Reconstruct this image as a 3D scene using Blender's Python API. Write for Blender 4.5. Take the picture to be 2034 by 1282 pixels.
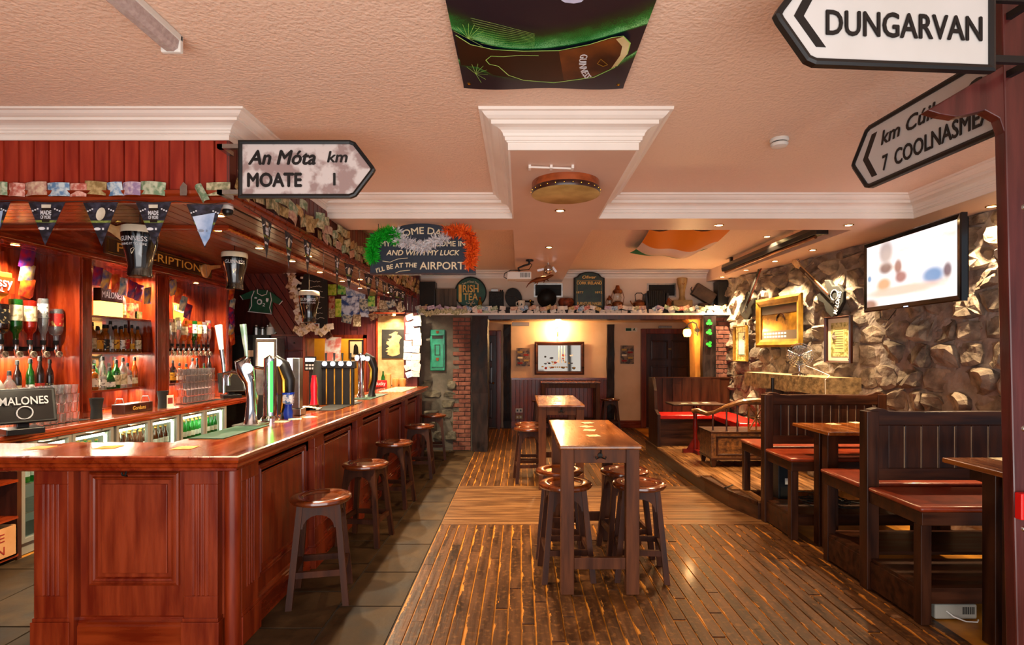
import bpy, bmesh, math, random
from mathutils import Vector, Matrix, noise
PI = math.pi
R = random.Random(7)
for o in list(bpy.data.objects): bpy.data.objects.remove(o)
S = bpy.context.scene
C = S.collection
# ---------------------------------------------------------------- camera (level, vertical shift lens)
K, VX, VY, H = 1100.0, 1034.0, 700.0, 1.65
cam = bpy.data.objects.new('camera', bpy.data.cameras.new('camera'))
C.objects.link(cam)
cam.data.sensor_width = 36.0
cam.data.lens = K / 2034.0 * 36.0
cam.data.shift_x = -(VX - 1017.0) / 2034.0
cam.data.shift_y = (VY - 641.0) / 2034.0
cam.data.clip_start = 0.05
cam.location = (0, 0, H)
cam.rotation_euler = (PI / 2, 0, 0)
S.camera = cam
# ---------------------------------------------------------------- world, exposure
W = bpy.data.worlds.new('world'); S.world = W; W.use_nodes = True
W.node_tree.nodes['Background'].inputs[0].default_value = (0.80, 0.88, 1.0, 1)
W.node_tree.nodes['Background'].inputs[1].default_value = 0.3
S.view_settings.view_transform = 'Standard'
S.view_settings.look = 'None'
S.view_settings.gamma = 1.0
S.view_settings.use_curve_mapping = False
S.view_settings.exposure = 0.75
def lamp(kind, loc, e, col=(1, .72, .42), rot=(0, 0, 0), parent=None, **kw):
    d = bpy.data.lights.new('lamp_light', kind); d.energy = e; d.color = col
    for k, v in kw.items(): setattr(d, k, v)
    o = bpy.data.objects.new('lamp_light', d); C.objects.link(o); o.location = loc; o.rotation_euler = rot
    if parent: o.parent = parent
    return o
# daylight entering through the shop front behind the photographer
lamp('AREA', (0.2, -1.6, 1.5), 92, (1, .96, .93), (PI / 2 + .25, 0, 0), shape='RECTANGLE', size=6.0, size_y=2.2)
lamp('AREA', (0.2, -1.2, .25), 74, (1, .94, .9), (PI / 2 + .95, 0, 0), shape='RECTANGLE', size=6.0, size_y=1.2)   # added low fill tilted up to brighten the ceiling, no such source there
# ---------------------------------------------------------------- projection helpers (pixel -> metres on a known plane)
def pY(px, py, Y): return Vector(((px - VX) * Y / K, Y, H - (py - VY) * Y / K))
def pZ(px, py, Z): return pY(px, py, K * (H - Z) / (py - VY))
def pX(px, py, X): return pY(px, py, X * K / (px - VX))
# ---------------------------------------------------------------- mesh builder
class MB:
    def __init__(s): s.v = []; s.f = []
    def add(s, vs, fs):
        b = len(s.v); s.v += [tuple(v) for v in vs]; s.f += [tuple(b + i for i in f) for f in fs]; return s
    def box(s, x0, x1, y0, y1, z0, z1):
        return s.hexa([(x0, y0, z0), (x1, y0, z0), (x1, y1, z0), (x0, y1, z0)], [(x0, y0, z1), (x1, y0, z1), (x1, y1, z1), (x0, y1, z1)])
    def hexa(s, b, t):
        return s.add(list(b) + list(t), [(3, 2, 1, 0), (4, 5, 6, 7), (0, 1, 5, 4), (1, 2, 6, 5), (2, 3, 7, 6), (3, 0, 4, 7)])
    def beam(s, p0, p1, w, d, up=(0, 0, 1), w1=None, d1=None):
        p0, p1 = Vector(p0), Vector(p1); a = (p1 - p0).normalized()
        u = Vector(up)
        if abs(a.dot(u)) > .98: u = Vector((0, 1, 0))
        x = a.cross(u).normalized(); y = x.cross(a)
        w1 = w1 or w; d1 = d1 or d
        q = lambda p, w, d: [p + x * i * w / 2 + y * j * d / 2 for i, j in ((-1, -1), (1, -1), (1, 1), (-1, 1))]
        return s.hexa(q(p0, w, d), q(p1, w1, d1))
    def cyl(s, p0, p1, r0, r1=None, n=14):
        if r1 is None: r1 = r0
        return s.tube([p0, p1], [r0, r1], n)
    def tube(s, pts, r, n=8, caps=True, flat=1.0):
        pts = [Vector(p) for p in pts]
        if not isinstance(r, (list, tuple)): r = [r] * len(pts)
        up = None; rings = []; L = len(pts)
        for i, p in enumerate(pts):
            a = ((pts[min(i + 1, L - 1)] - p).normalized() + (p - pts[max(i - 1, 0)]).normalized())
            a = a.normalized() if a.length > 1e-6 else Vector((0, 0, 1))
            if up is None:
                up = Vector((0, 0, 1)) if abs(a.z) < .9 else Vector((0, 1, 0))
            x = a.cross(up)
            if x.length < 1e-4: x = a.cross(Vector((1, .1, 0)))
            x.normalize(); y = x.cross(a).normalized(); up = y
            rings.append([p + (x * math.cos(t * 2 * PI / n) + y * flat * math.sin(t * 2 * PI / n)) * r[i] for t in range(n)])
        fs = []
        for i in range(L - 1):
            for t in range(n):
                u = (t + 1) % n; fs.append((i * n + t, i * n + u, (i + 1) * n + u, (i + 1) * n + t))
        if caps: fs += [tuple(range(n))[::-1], tuple((L - 1) * n + t for t in range(n))]
        return s.add([p for r_ in rings for p in r_], fs)
    def lathe(s, prof, n=16, c=(0, 0, 0), axis='z', closed=True):
        vs = []; fs = []
        for r, z in prof:
            for t in range(n):
                a = t * 2 * PI / n; q = (r * math.cos(a), r * math.sin(a), z)
                if axis == 'y': q = (q[0], q[2], q[1])
                if axis == 'x': q = (q[2], q[0], q[1])
                vs.append((q[0] + c[0], q[1] + c[1], q[2] + c[2]))
        L = len(prof)
        for i in range(L - 1):
            for t in range(n):
                u = (t + 1) % n; fs.append((i * n + t, i * n + u, (i + 1) * n + u, (i + 1) * n + t))
        if closed: fs += [tuple(range(n))[::-1], tuple((L - 1) * n + t for t in range(n))]
        return s.add(vs, fs)
    def prism(s, poly, a0, a1, pl='xz'):
        n = len(poly)
        m = {'xz': lambda u, v, w: (u, w, v), 'xy': lambda u, v, w: (u, v, w), 'yz': lambda u, v, w: (w, u, v)}[pl]
        vs = [m(u, v, a0) for u, v in poly] + [m(u, v, a1) for u, v in poly]
        return s.add(vs, [tuple(range(n)), tuple(range(2 * n - 1, n - 1, -1))] + [(i, (i + 1) % n, n + (i + 1) % n, n + i) for i in range(n)])
    def sph(s, c, r, n=12, m=8, sc=(1, 1, 1)):
        vs = []; fs = []
        for i in range(1, m):
            for t in range(n):
                a = PI * i / m; b = 2 * PI * t / n
                vs.append((c[0] + r * sc[0] * math.sin(a) * math.cos(b), c[1] + r * sc[1] * math.sin(a) * math.sin(b), c[2] + r * sc[2] * math.cos(a)))
        for i in range(m - 2):
            for t in range(n):
                u = (t + 1) % n; fs.append((i * n + t, (i + 1) * n + t, (i + 1) * n + u, i * n + u))
        fs += [tuple(range(n)), tuple((m - 2) * n + t for t in range(n))[::-1]]
        return s.add(vs, fs)
    def sweep(s, path, N, prof, closed=False):
        # profile (a, b): a = offset to the right of the path seen against N, b = offset along N
        path = [Vector(p) for p in path]; N = Vector(N).normalized(); L = len(path); vs = []; n = len(prof)
        for i, p in enumerate(path):
            d0 = (p - path[i - 1]) if (closed or i > 0) else (path[1] - p)
            d1 = (path[(i + 1) % L] - p) if (closed or i < L - 1) else d0
            n0 = d0.normalized().cross(N); n1 = d1.normalized().cross(N)
            m = (n0 + n1); m = m / max(1e-6, (m.length ** 2) / 2)
            for a, b in prof: vs.append(p + m * a + N * b)
        fs = []
        for i in range(L if closed else L - 1):
            j = (i + 1) % L
            for k in range(n):
                l = (k + 1) % n; fs.append((i * n + k, i * n + l, j * n + l, j * n + k))
        if not closed: fs += [tuple(range(n)), tuple((L - 1) * n + k for k in range(n))[::-1]]
        return s.add(vs, fs)
    def grid(s, fn, nu, nv, th=0):
        vs = [fn(i / nu, j / nv) for j in range(nv + 1) for i in range(nu + 1)]
        fs = [(j * (nu + 1) + i, j * (nu + 1) + i + 1, (j + 1) * (nu + 1) + i + 1, (j + 1) * (nu + 1) + i) for j in range(nv) for i in range(nu)]
        if th:
            m = len(vs); vs += [(v[0], v[1], v[2] - th) for v in vs]
            fs += [tuple(m + i for i in f)[::-1] for f in fs]
            b = [(j * (nu + 1)) for j in range(nv + 1)]
            ed = [(i, i + 1) for i in range(nu)] + [(nv * (nu + 1) + i + 1, nv * (nu + 1) + i) for i in range(nu)]
            ed += [(b[j + 1], b[j]) for j in range(nv)] + [(b[j] + nu, b[j + 1] + nu) for j in range(nv)]
            fs += [(a, c2, m + c2, m + a)[::-1] for a, c2 in ed]
        return s.add(vs, fs)
    def rot(s, M):
        s.v = [tuple(M @ Vector(v)) for v in s.v]; return s
def mesh(name, mb, mt, smooth=False, recalc=True):
    me = bpy.data.meshes.new(name); me.from_pydata(mb.v, [], mb.f)
    if recalc:
        bm = bmesh.new(); bm.from_mesh(me); bmesh.ops.recalc_face_normals(bm, faces=bm.faces); bm.to_mesh(me); bm.free()
    me.materials.append(mt)
    if smooth:
        me.shade_smooth(); me.set_sharp_from_angle(angle=math.radians(38))
    return me
def PT(name, mb, mt, parent=None, bev=0, smooth=False, loc=None, rot=None, label=None):
    me = mb if isinstance(mb, bpy.types.Mesh) else mesh(name, mb, mt, smooth)
    o = bpy.data.objects.new(name, me); C.objects.link(o)
    if parent is not None: o.parent = parent
    if bev:
        b = o.modifiers.new('bevel', 'BEVEL'); b.width = bev; b.segments = 2; b.limit_method = 'ANGLE'; b.angle_limit = .6
    if loc is not None: o.location = loc
    if rot is not None: o.rotation_euler = rot
    if label: o['label'] = label
    return o
def TG(o, label, cat, group=None):
    o['label'] = label; o['category'] = cat
    if group: o['group'] = group
    return o
def TH(name, label, cat, loc=(0, 0, 0), rot=(0, 0, 0), group=None):
    o = bpy.data.objects.new(name, None); C.objects.link(o); o.location = loc; o.rotation_euler = rot; o.empty_display_size = .05
    return TG(o, label, cat, group)
def TM(name, mb, mt, label, cat, group=None, **kw): return TG(PT(name, mb, mt, None, **kw), label, cat, group)
def ST(name, mb, mt, parent=None, **kw):
    o = PT(name, mb, mt, parent, **kw)
    if parent is None: o['kind'] = 'structure'
    return o
def dup(o, loc=None, rot=None, label=None, group=None, parent=None, kids={}):
    c = o.copy(); C.objects.link(c)
    if parent is not None: c.parent = parent
    if loc is not None: c.location = loc
    if rot is not None: c.rotation_euler = rot
    if label: c['label'] = label
    if group: c['group'] = group
    for ch in list(KIDS(o)): dup(ch, parent=c)
    return c
def KIDS(o): return list(o.children)
def TXT(s, size, mt, parent, loc, rot=(PI / 2, 0, 0), w=None, ext=.0008, shear=0, bold=0, arc=0, name='lettering', al='CENTER', sp=1.0, h=None, lab=None, fat=0):
    cu = bpy.data.curves.new('t', 'FONT'); cu.body = s; cu.size = size; cu.extrude = ext; cu.shear = shear; cu.offset = bold
    cu.align_x = al; cu.align_y = 'CENTER'; cu.resolution_u = 3; cu.space_character = sp
    ob = bpy.data.objects.new('t', cu); me = bpy.data.meshes.new_from_object(ob)
    bpy.data.objects.remove(ob); bpy.data.curves.remove(cu)
    me.name = name
    if me.vertices:
        xs = [v.co.x for v in me.vertices]; ys = [v.co.y for v in me.vertices]
        k = (w / (max(xs) - min(xs))) if w else 1.0; ky = (h / (max(ys) - min(ys))) if h else 1.0
        x0 = (max(xs) + min(xs)) / 2 if al == 'CENTER' else min(xs); y0 = (max(ys) + min(ys)) / 2
        for v in me.vertices:
            v.co.x = (v.co.x - x0) * k; v.co.y = (v.co.y - (y0 if h else 0)) * ky
            if arc:
                a = v.co.x / arc; r = arc + v.co.y; v.co.x = r * math.sin(a); v.co.y = r * math.cos(a) - arc
    if fat:
        vs = [v.co.copy() for v in me.vertices]; fs = [tuple(p.vertices) for p in me.polygons]; n = len(vs); V = []; F = []
        for i, (dx, dy) in enumerate(((-1, 0), (1, 0), (0, -1), (0, 1), (0, 0))):
            V += [(v.x + dx * fat, v.y + dy * fat, v.z + .00025 * i) for v in vs]; F += [tuple(a + i * n for a in f) for f in fs]
        me = bpy.data.meshes.new(name); me.from_pydata(V, [], F)
    me.materials.clear(); me.materials.append(mt)
    o = bpy.data.objects.new(name, me); C.objects.link(o); o.parent = parent; o.location = loc; o.rotation_euler = rot
    if parent is None: pass
    if lab: o['label'] = lab
    return o
# ---------------------------------------------------------------- materials
def lin(h):
    if isinstance(h, tuple): return h if len(h) == 4 else (*h, 1)
    c = [int(h[i:i + 2], 16) / 255 for i in (0, 2, 4)]
    return tuple(x / 12.92 if x <= .04045 else ((x + .055) / 1.055) ** 2.4 for x in c) + (1,)
def newmat(name):
    m = bpy.data.materials.new(name); m.use_nodes = True
    return m, m.node_tree, m.node_tree.nodes['Principled BSDF']
def nd(t, ty, **kw):
    n = t.nodes.new(ty)
    for k, v in kw.items():
        if k.startswith('i_'): n.inputs[k[2:].replace('_', ' ')].default_value = v
        else: setattr(n, k, v)
    return n
def mat(name, c1, c2=None, rough=.5, metal=0, ns=8.0, st=(1, 1, 1), bump=0, bs=None, rnd=0, coat=0, emis=0, trans=0, detail=5, lo=.35, hi=.65, ecol=None, alpha=1, ior=1.45, spec=None, rr=0, world=False, bd=.01):
    m, t, b = newmat(name); L = t.links
    b.inputs['Roughness'].default_value = rough; b.inputs['Metallic'].default_value = metal
    b.inputs['Coat Weight'].default_value = coat; b.inputs['Coat Roughness'].default_value = .12
    b.inputs['Transmission Weight'].default_value = trans; b.inputs['IOR'].default_value = ior
    b.inputs['Alpha'].default_value = alpha
    if spec is not None: b.inputs['Specular IOR Level'].default_value = spec
    c1 = lin(c1); c2 = lin(c2) if c2 else c1
    tc = nd(t, 'ShaderNodeTexCoord'); mp = nd(t, 'ShaderNodeMapping'); mp.inputs['Scale'].default_value = st
    if world:
        geo = nd(t, 'ShaderNodeNewGeometry'); L.new(geo.outputs['Position'], mp.inputs[0])
    else: L.new(tc.outputs['Object'], mp.inputs[0])
    nz = nd(t, 'ShaderNodeTexNoise'); nz.inputs['Scale'].default_value = ns; nz.inputs['Detail'].default_value = detail
    L.new(mp.outputs[0], nz.inputs['Vector'])
    if rnd:
        oi = nd(t, 'ShaderNodeObjectInfo'); ml = nd(t, 'ShaderNodeMath', operation='MULTIPLY'); ml.inputs[1].default_value = 37
        L.new(oi.outputs['Random'], ml.inputs[0]); nz.noise_dimensions = '4D'; L.new(ml.outputs[0], nz.inputs['W'])
    cr = nd(t, 'ShaderNodeValToRGB'); e = cr.color_ramp.elements
    e[0].position = lo; e[0].color = c1; e[1].position = hi; e[1].color = c2
    L.new(nz.outputs['Fac'], cr.inputs[0]); out = cr.outputs[0]
    if rnd:
        hs = nd(t, 'ShaderNodeHueSaturation'); mr = nd(t, 'ShaderNodeMapRange'); mr.inputs['To Min'].default_value = 1 - rnd; mr.inputs['To Max'].default_value = 1 + rnd
        L.new(oi.outputs['Random'], mr.inputs[0]); L.new(mr.outputs[0], hs.inputs['Value']); L.new(out, hs.inputs['Color']); out = hs.outputs[0]
    L.new(out, b.inputs['Base Color'])
    if rr:
        mr2 = nd(t, 'ShaderNodeMapRange'); mr2.inputs['From Min'].default_value = .3; mr2.inputs['From Max'].default_value = .7
        mr2.inputs['To Min'].default_value = max(0, rough - rr); mr2.inputs['To Max'].default_value = rough + rr
        L.new(nz.outputs['Fac'], mr2.inputs[0]); L.new(mr2.outputs[0], b.inputs['Roughness'])
    if bump:
        bp = nd(t, 'ShaderNodeBump'); bp.inputs['Strength'].default_value = bump; bp.inputs['Distance'].default_value = bd
        n2 = nd(t, 'ShaderNodeTexNoise'); n2.inputs['Scale'].default_value = bs or ns; n2.inputs['Detail'].default_value = 6
        L.new(mp.outputs[0], n2.inputs['Vector']); L.new(n2.outputs['Fac'], bp.inputs['Height']); L.new(bp.outputs[0], b.inputs['Normal'])
    if emis:
        b.inputs['Emission Strength'].default_value = emis
        if ecol: b.inputs['Emission Color'].default_value = lin(ecol)
        else: L.new(out, b.inputs['Emission Color'])
    return m
def wood(name, c1, c2, g='z', rough=.35, rnd=0, bump=.08, coat=.3, ns=6, **kw):
    st = {'x': (.12, 1, 1), 'y': (1, .12, 1), 'z': (1, 1, .12)}[g]
    st = tuple(3.2 * a for a in st)
    return mat(name, c1, c2, rough=rough, ns=ns, st=st, bump=bump, bs=ns * 3, rnd=rnd, coat=coat, rr=.08, **kw)
M = {}
M['red_z'] = wood('mahogany stained wood', '641704', '8e330c', 'z', .4, rnd=.06, coat=.15)
M['red_y'] = wood('mahogany stained wood along y', '641704', '8e330c', 'y', .3)
M['red_x'] = wood('mahogany stained wood along x', '641704', '8e330c', 'x', .3)
M['plank'] = wood('red stained tongue and groove', '7c190c', 'a03119', 'z', .42, rnd=.07, coat=.1)
M['plank_dk'] = wood('dark red tongue and groove', '48140c', '6a2214', 'z', .5, rnd=.08, coat=.1)
M['soffit'] = wood('dark varnished soffit boards', '42170a', '6a2d12', 'y', .4, coat=.2, rnd=.06)
M['counter'] = wood('polished bar counter', '5a2008', '8a4418', 'y', .2, coat=.6, rnd=0)
M['counter_x'] = wood('polished bar counter across', '5a2008', '8a4418', 'x', .2, coat=.6)
M['stool'] = wood('dark stained stool wood', '2e140a', '4e2814', 'z', .52, spec=.25, coat=0, rnd=.08)
M['seat'] = wood('varnished stool seat', '4a1d0b', '7a3a17', 'x', .14, coat=.9)
M['table'] = wood('high table frame wood', '40200f', '66391f', 'z', .55, coat=0, rnd=.06, spec=.25)
M['ttop'] = wood('varnished table top', '65300d', '92531c', 'y', .24, coat=.45)
M['bench'] = wood('dark varnished bench wood', '200c05', '42200c', 'z', .42, coat=.08, rnd=.1, spec=.3)
M['bench_x'] = wood('dark varnished bench rail', '200c05', '42200c', 'x', .4, coat=.1, spec=.3)
M['leather'] = mat('red brown leatherette', '70260f', '8a3416', rough=.34, ns=14, bump=.08, bs=60, coat=.3)
M['redleather'] = mat('bright red leatherette', 'a3100c', 'b81c12', rough=.3, ns=10, coat=.3)
M['oldbeam'] = mat('dark adzed oak beam', '120c0b', '30221f', rough=.5, ns=7, st=(2.2, 2.2, .5), bump=1.0, bs=5, coat=0, rr=.1, spec=.2)
M['oak_dk'] = wood('dark door wood', '260e08', '431c0e', 'z', .35, coat=.3)
M['doorframe'] = wood('door frame wood', '5a1d0c', '7a2c12', 'z', .4)
M['cornice'] = mat('cream painted plaster moulding', 'e2d6cb', 'eae0d6', rough=.5, ns=2)
M['cream'] = mat('warm cream painted wall', 'dcb690', 'e6c3a0', rough=.7, ns=3, bump=.1, bs=40)
M['white'] = mat('white plastic', 'd8d4cc', rough=.4)
M['black'] = mat('black plastic', '0c0b0c', '141214', rough=.35, ns=6)
M['blackmatt'] = mat('matt black', '0d0c0c', '17140f', rough=.75, ns=20)
M['chrome'] = mat('polished chrome', 'c8c8cc', rough=.08, metal=1)
M['steel'] = mat('brushed steel', '9a9a98', 'adada8', rough=.3, metal=1, ns=20)
M['brass'] = mat('brass', 'b0802a', 'c69a3e', rough=.25, metal=1)
M['gold'] = mat('gold paint', '80591a', 'a87c2a', rough=.4, metal=.4)
M['goldtext'] = mat('gold leaf lettering', 'd09c3c', 'e4b858', rough=.45)
M['copper'] = mat('aged copper', '6a3a20', '8a5430', rough=.35, metal=.8, ns=10)
M['iron'] = mat('black iron', '15120f', '241e18', rough=.55, metal=.5)
M['string'] = mat('cord', '2a211c', rough=.8)
M['paper'] = mat('white card', 'd2c8ba', 'e0d8cc', rough=.7, rnd=.12, ns=3)
M['glass'] = mat('clear glass', 'f2f6f6', rough=.03, trans=1.0, ior=1.45)
def emit(name, c, s): return mat(name, c, emis=s, rough=.5)
M['lampdisc'] = emit('lamp lens lit', 'ffd890', 30)
# ================================================================ STRUCTURE
ZC, ZS, ZB = 3.06, 2.87, 2.58
CX = -1.76
def ceilmat():
    m, t, b = newmat('embossed ceiling paper'); L = t.links
    b.inputs['Base Color'].default_value = lin('e2c4ae'); b.inputs['Roughness'].default_value = .55
    tc = nd(t, 'ShaderNodeTexCoord'); v = nd(t, 'ShaderNodeTexVoronoi'); v.inputs['Scale'].default_value = 52; v.feature = 'SMOOTH_F1'
    n = nd(t, 'ShaderNodeTexNoise'); n.inputs['Scale'].default_value = 80; n.inputs['Detail'].default_value = 3
    L.new(tc.outputs['Object'], v.inputs['Vector']); L.new(tc.outputs['Object'], n.inputs['Vector'])
    a = nd(t, 'ShaderNodeMath', operation='ADD'); L.new(v.outputs['Distance'], a.inputs[0]); L.new(n.outputs['Fac'], a.inputs[1])
    bp = nd(t, 'ShaderNodeBump'); bp.inputs['Strength'].default_value = .5; bp.inputs['Distance'].default_value = .008
    L.new(a.outputs[0], bp.inputs['Height']); L.new(bp.outputs[0], b.inputs['Normal'])
    return m
M['ceil'] = ceilmat()
M['soffitplaster'] = mat('smooth painted soffit', 'cfae9a', 'd6b7a4', rough=.45, ns=2)
ST('ceiling', MB().box(-5.2, 4.5, -1.7, 9.8, ZC, ZC + .1), M['ceil'])
b0, b1 = -.073, .71          # long beam
ST('trim_1', MB().box(b0, b1, 3.34, 9.7, ZS, ZC + .01), M['soffitplaster'])
ST('trim_2', MB().box(CX + .01, b0, 5.05, 5.52, ZS, ZC + .01).box(b1, 4.2, 5.05, 5.52, ZS, ZC + .01), M['soffitplaster'])
# side bulkhead along the stone wall
ST('trim_3', MB().box(3.585, 4.45, 1.0, 5.05, ZS, ZC + .01).prism([(3.22, 9.7), (3.9, 9.7), (4.2, 5.52), (3.3, 5.52)], ZS, ZC + .01, 'xy'), M['soffitplaster'])
prof = [(.003, -.001), (.003, .042), (.01, .044), (.012, .05), (.02, .052), (.022, .072), (.03, .075), (.034, .09), (.046, .104), (.064, .112), (.086, .116), (.1, .118), (.1, .14), (.118, .143), (.135, .155), (.15, .172), (.168, .174), (.17, .19), (-.01, .19), (-.01, 0)]
prof2 = [(a, b * .68) for a, b in prof]
prof3 = [(a * .75, b * .7) for a, b in prof]
# the path runs so that 'right of path' is out of the beam
ST('trim_4', MB().sweep([(b0, 5.05, ZS), (b0, 3.34, ZS), (b1, 3.34, ZS), (b1, 5.05, ZS)], (0, 0, 1), [(a, b) for a, b in prof]), M['cornice'])
ST('trim_5', MB().sweep([(CX, 5.05, ZS), (b0, 5.05, ZS)], (0, 0, 1), prof), M['cornice'])
ST('trim_6', MB().sweep([(b1, 5.05, ZS), (3.585, 5.05, ZS), (3.585, 1.0, ZS)], (0, 0, 1), prof), M['cornice'])
ST('trim_7', MB().sweep([(-5.2, 3.34, 2.93), (CX, 3.34, 2.93), (CX, 5.05, 2.93)], (0, 0, 1), prof2), M['cornice'])
ST('trim_8', MB().sweep([(-.09 + .0, 9.6, 2.93), (-1.76, 9.6, 2.93)][::-1], (0, 0, 1), prof3).sweep([(b1 + .0, 9.6, 2.93), (3.24, 9.6, 2.93)], (0, 0, 1), prof3), M['cornice'])
# walls
ST('wall_left', MB().box(-5.0, -4.9, -1.7, 12.2, -.05, 3.06), M['plank_dk'])
ST('wall_near', MB().box(-5.2, -4.0, -1.8, -1.7, 0, 3.06).box(4.0, 5.0, -1.8, -1.7, 0, 3.06), M['cream'])
ST('wall_far', MB().box(-5, 4.2, 12.1, 12.2, -.05, 2.6), M['cream'])
ST('wall_upper', MB().box(-1.9, 3.7, 9.6, 9.7, 2.3, ZC), mat('cream upper wall', 'd4bda6', 'dcc6b2', rough=.7, ns=3))
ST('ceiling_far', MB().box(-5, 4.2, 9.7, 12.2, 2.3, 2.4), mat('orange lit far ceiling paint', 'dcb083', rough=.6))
# ---- floor
def boardmat():
    m = wood('worn floor boards', '28150a', '5a3517', 'y', .42, rnd=.2, coat=.08, spec=.35, bump=.25, ns=5, lo=.34, hi=.7)
    t = m.node_tree; L = t.links; b = t.nodes['Principled BSDF']; old = b.inputs['Base Color'].links[0].from_socket
    tc = nd(t, 'ShaderNodeTexCoord'); sx = nd(t, 'ShaderNodeSeparateXYZ'); L.new(tc.outputs['Object'], sx.inputs[0])
    geo = nd(t, 'ShaderNodeNewGeometry'); mp = nd(t, 'ShaderNodeMapping'); mp.inputs['Scale'].default_value = (6, 1.2, 1); L.new(geo.outputs['Position'], mp.inputs[0])
    nz = nd(t, 'ShaderNodeTexNoise'); nz.inputs['Scale'].default_value = 2.2; nz.inputs['Detail'].default_value = 9; nz.inputs['Roughness'].default_value = .7; L.new(mp.outputs[0], nz.inputs['Vector'])
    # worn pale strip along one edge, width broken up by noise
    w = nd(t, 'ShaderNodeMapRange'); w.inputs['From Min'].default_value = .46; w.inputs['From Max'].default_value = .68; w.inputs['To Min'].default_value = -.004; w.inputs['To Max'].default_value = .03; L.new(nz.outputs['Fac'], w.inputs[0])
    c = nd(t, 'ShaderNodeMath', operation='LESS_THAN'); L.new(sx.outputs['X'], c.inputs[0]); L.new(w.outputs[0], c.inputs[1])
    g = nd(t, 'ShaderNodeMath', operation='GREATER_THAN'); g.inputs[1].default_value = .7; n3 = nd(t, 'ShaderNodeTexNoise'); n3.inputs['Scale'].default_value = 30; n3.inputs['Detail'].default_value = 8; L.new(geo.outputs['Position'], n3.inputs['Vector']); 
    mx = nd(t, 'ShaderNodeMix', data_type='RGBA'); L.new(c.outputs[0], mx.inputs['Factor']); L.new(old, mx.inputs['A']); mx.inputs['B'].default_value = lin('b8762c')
    # scuffed light grain
    s_ = nd(t, 'ShaderNodeMapRange'); s_.inputs['From Min'].default_value = .52; s_.inputs['From Max'].default_value = .7; s_.inputs['To Max'].default_value = .3; L.new(n3.outputs['Fac'], s_.inputs[0])
    m2 = nd(t, 'ShaderNodeMix', data_type='RGBA'); L.new(s_.outputs[0], m2.inputs['Factor']); L.new(mx.outputs['Result'], m2.inputs['A']); m2.inputs['B'].default_value = lin('a06a34')
    L.new(m2.outputs['Result'], b.inputs['Base Color']); return m
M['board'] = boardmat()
M['board_x'] = wood('worn floor boards across', '4a2e1a', '7a5430', 'x', .36, rnd=.1, coat=.3, bump=.2, ns=5)
M['underfloor'] = mat('base wood with gap glow painted in', '8a5414', 'bd7b22', rough=.4, ns=5, world=True)  # orange gleam of the gaps between boards is put into this colour
M['plaster_dk'] = mat('dark mortar bed', '2c251e', rough=.9)
M['flag'] = mat('dark slate flagstone', '2a1d10', '45331f', rough=.6, spec=.2, ns=5, bump=.5, bs=9, rnd=.12, rr=.1)
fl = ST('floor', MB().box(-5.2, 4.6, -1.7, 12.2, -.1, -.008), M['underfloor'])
ST('wall_right_far', MB().box(3.9, 4.0, 9.7, 12.1, 0, 2.5), M['cream'])
bw = .085
def board_mesh(L, w, m, n): 
    g = .0035
    return mesh(n, MB().hexa([(g, 0, -.02), (w - g, 0, -.02), (w - g, L, -.02), (g, L, -.02)], [(g + .002, .003, 0), (w - g - .002, .003, 0), (w - g - .002, L - .003, 0), (g + .002, L - .003, 0)]), m)
cache = {}
def put_board(x, y, L, w=bw, m='board', rz=0, parent=fl, z=0):
    key = (round(L, 2), w, m)
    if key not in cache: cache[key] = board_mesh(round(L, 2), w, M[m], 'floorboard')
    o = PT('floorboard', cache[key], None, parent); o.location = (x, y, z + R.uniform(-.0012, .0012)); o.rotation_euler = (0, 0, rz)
x = -.76; i = 0
while x < 2.5:
    off = (i * .37) % 1.0
    ys = [2.3, 3.1 + off * .8, 4.3 + off * .6, 5.3]
    for a, b in zip(ys[:-1], ys[1:]): put_board(x, a, round((b - a) * 20) / 20)
    if x < 2.12:
        m_ = 7.4 + off
        put_board(x, 6.8, round((m_ - 6.8) * 20) / 20); put_board(x, m_, 9.5 - m_)
    if -.85 < x < 2.4: put_board(x, 9.5, 2.6)
    x += bw; i += 1
# boards laid across the room (rotated -90 deg: length runs +x)
y = 5.3; i = 0
while y < 6.78:
    c = .4 + (i * .53) % 1.3
    for a, b in ((-.76, c), (c, 2.3 if y > 5.6 else 2.5)):
        L = round(b - a, 2)
        key = (L, 'x')
        if key not in cache:
            g = .002
            cache[key] = mesh('floorboard', MB().hexa([(0, g, -.02), (L, g, -.02), (L, bw - g, -.02), (0, bw - g, -.02)], [(.002, g + .001, 0), (L - .002, g + .001, 0), (L - .002, bw - g - .001, 0), (.002, bw - g - .001, 0)]), M['board_x'])
        PT('floorboard', cache[key], None, fl, loc=(a, y, R.uniform(-.001, .001)))
    y += bw; i += 1
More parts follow.
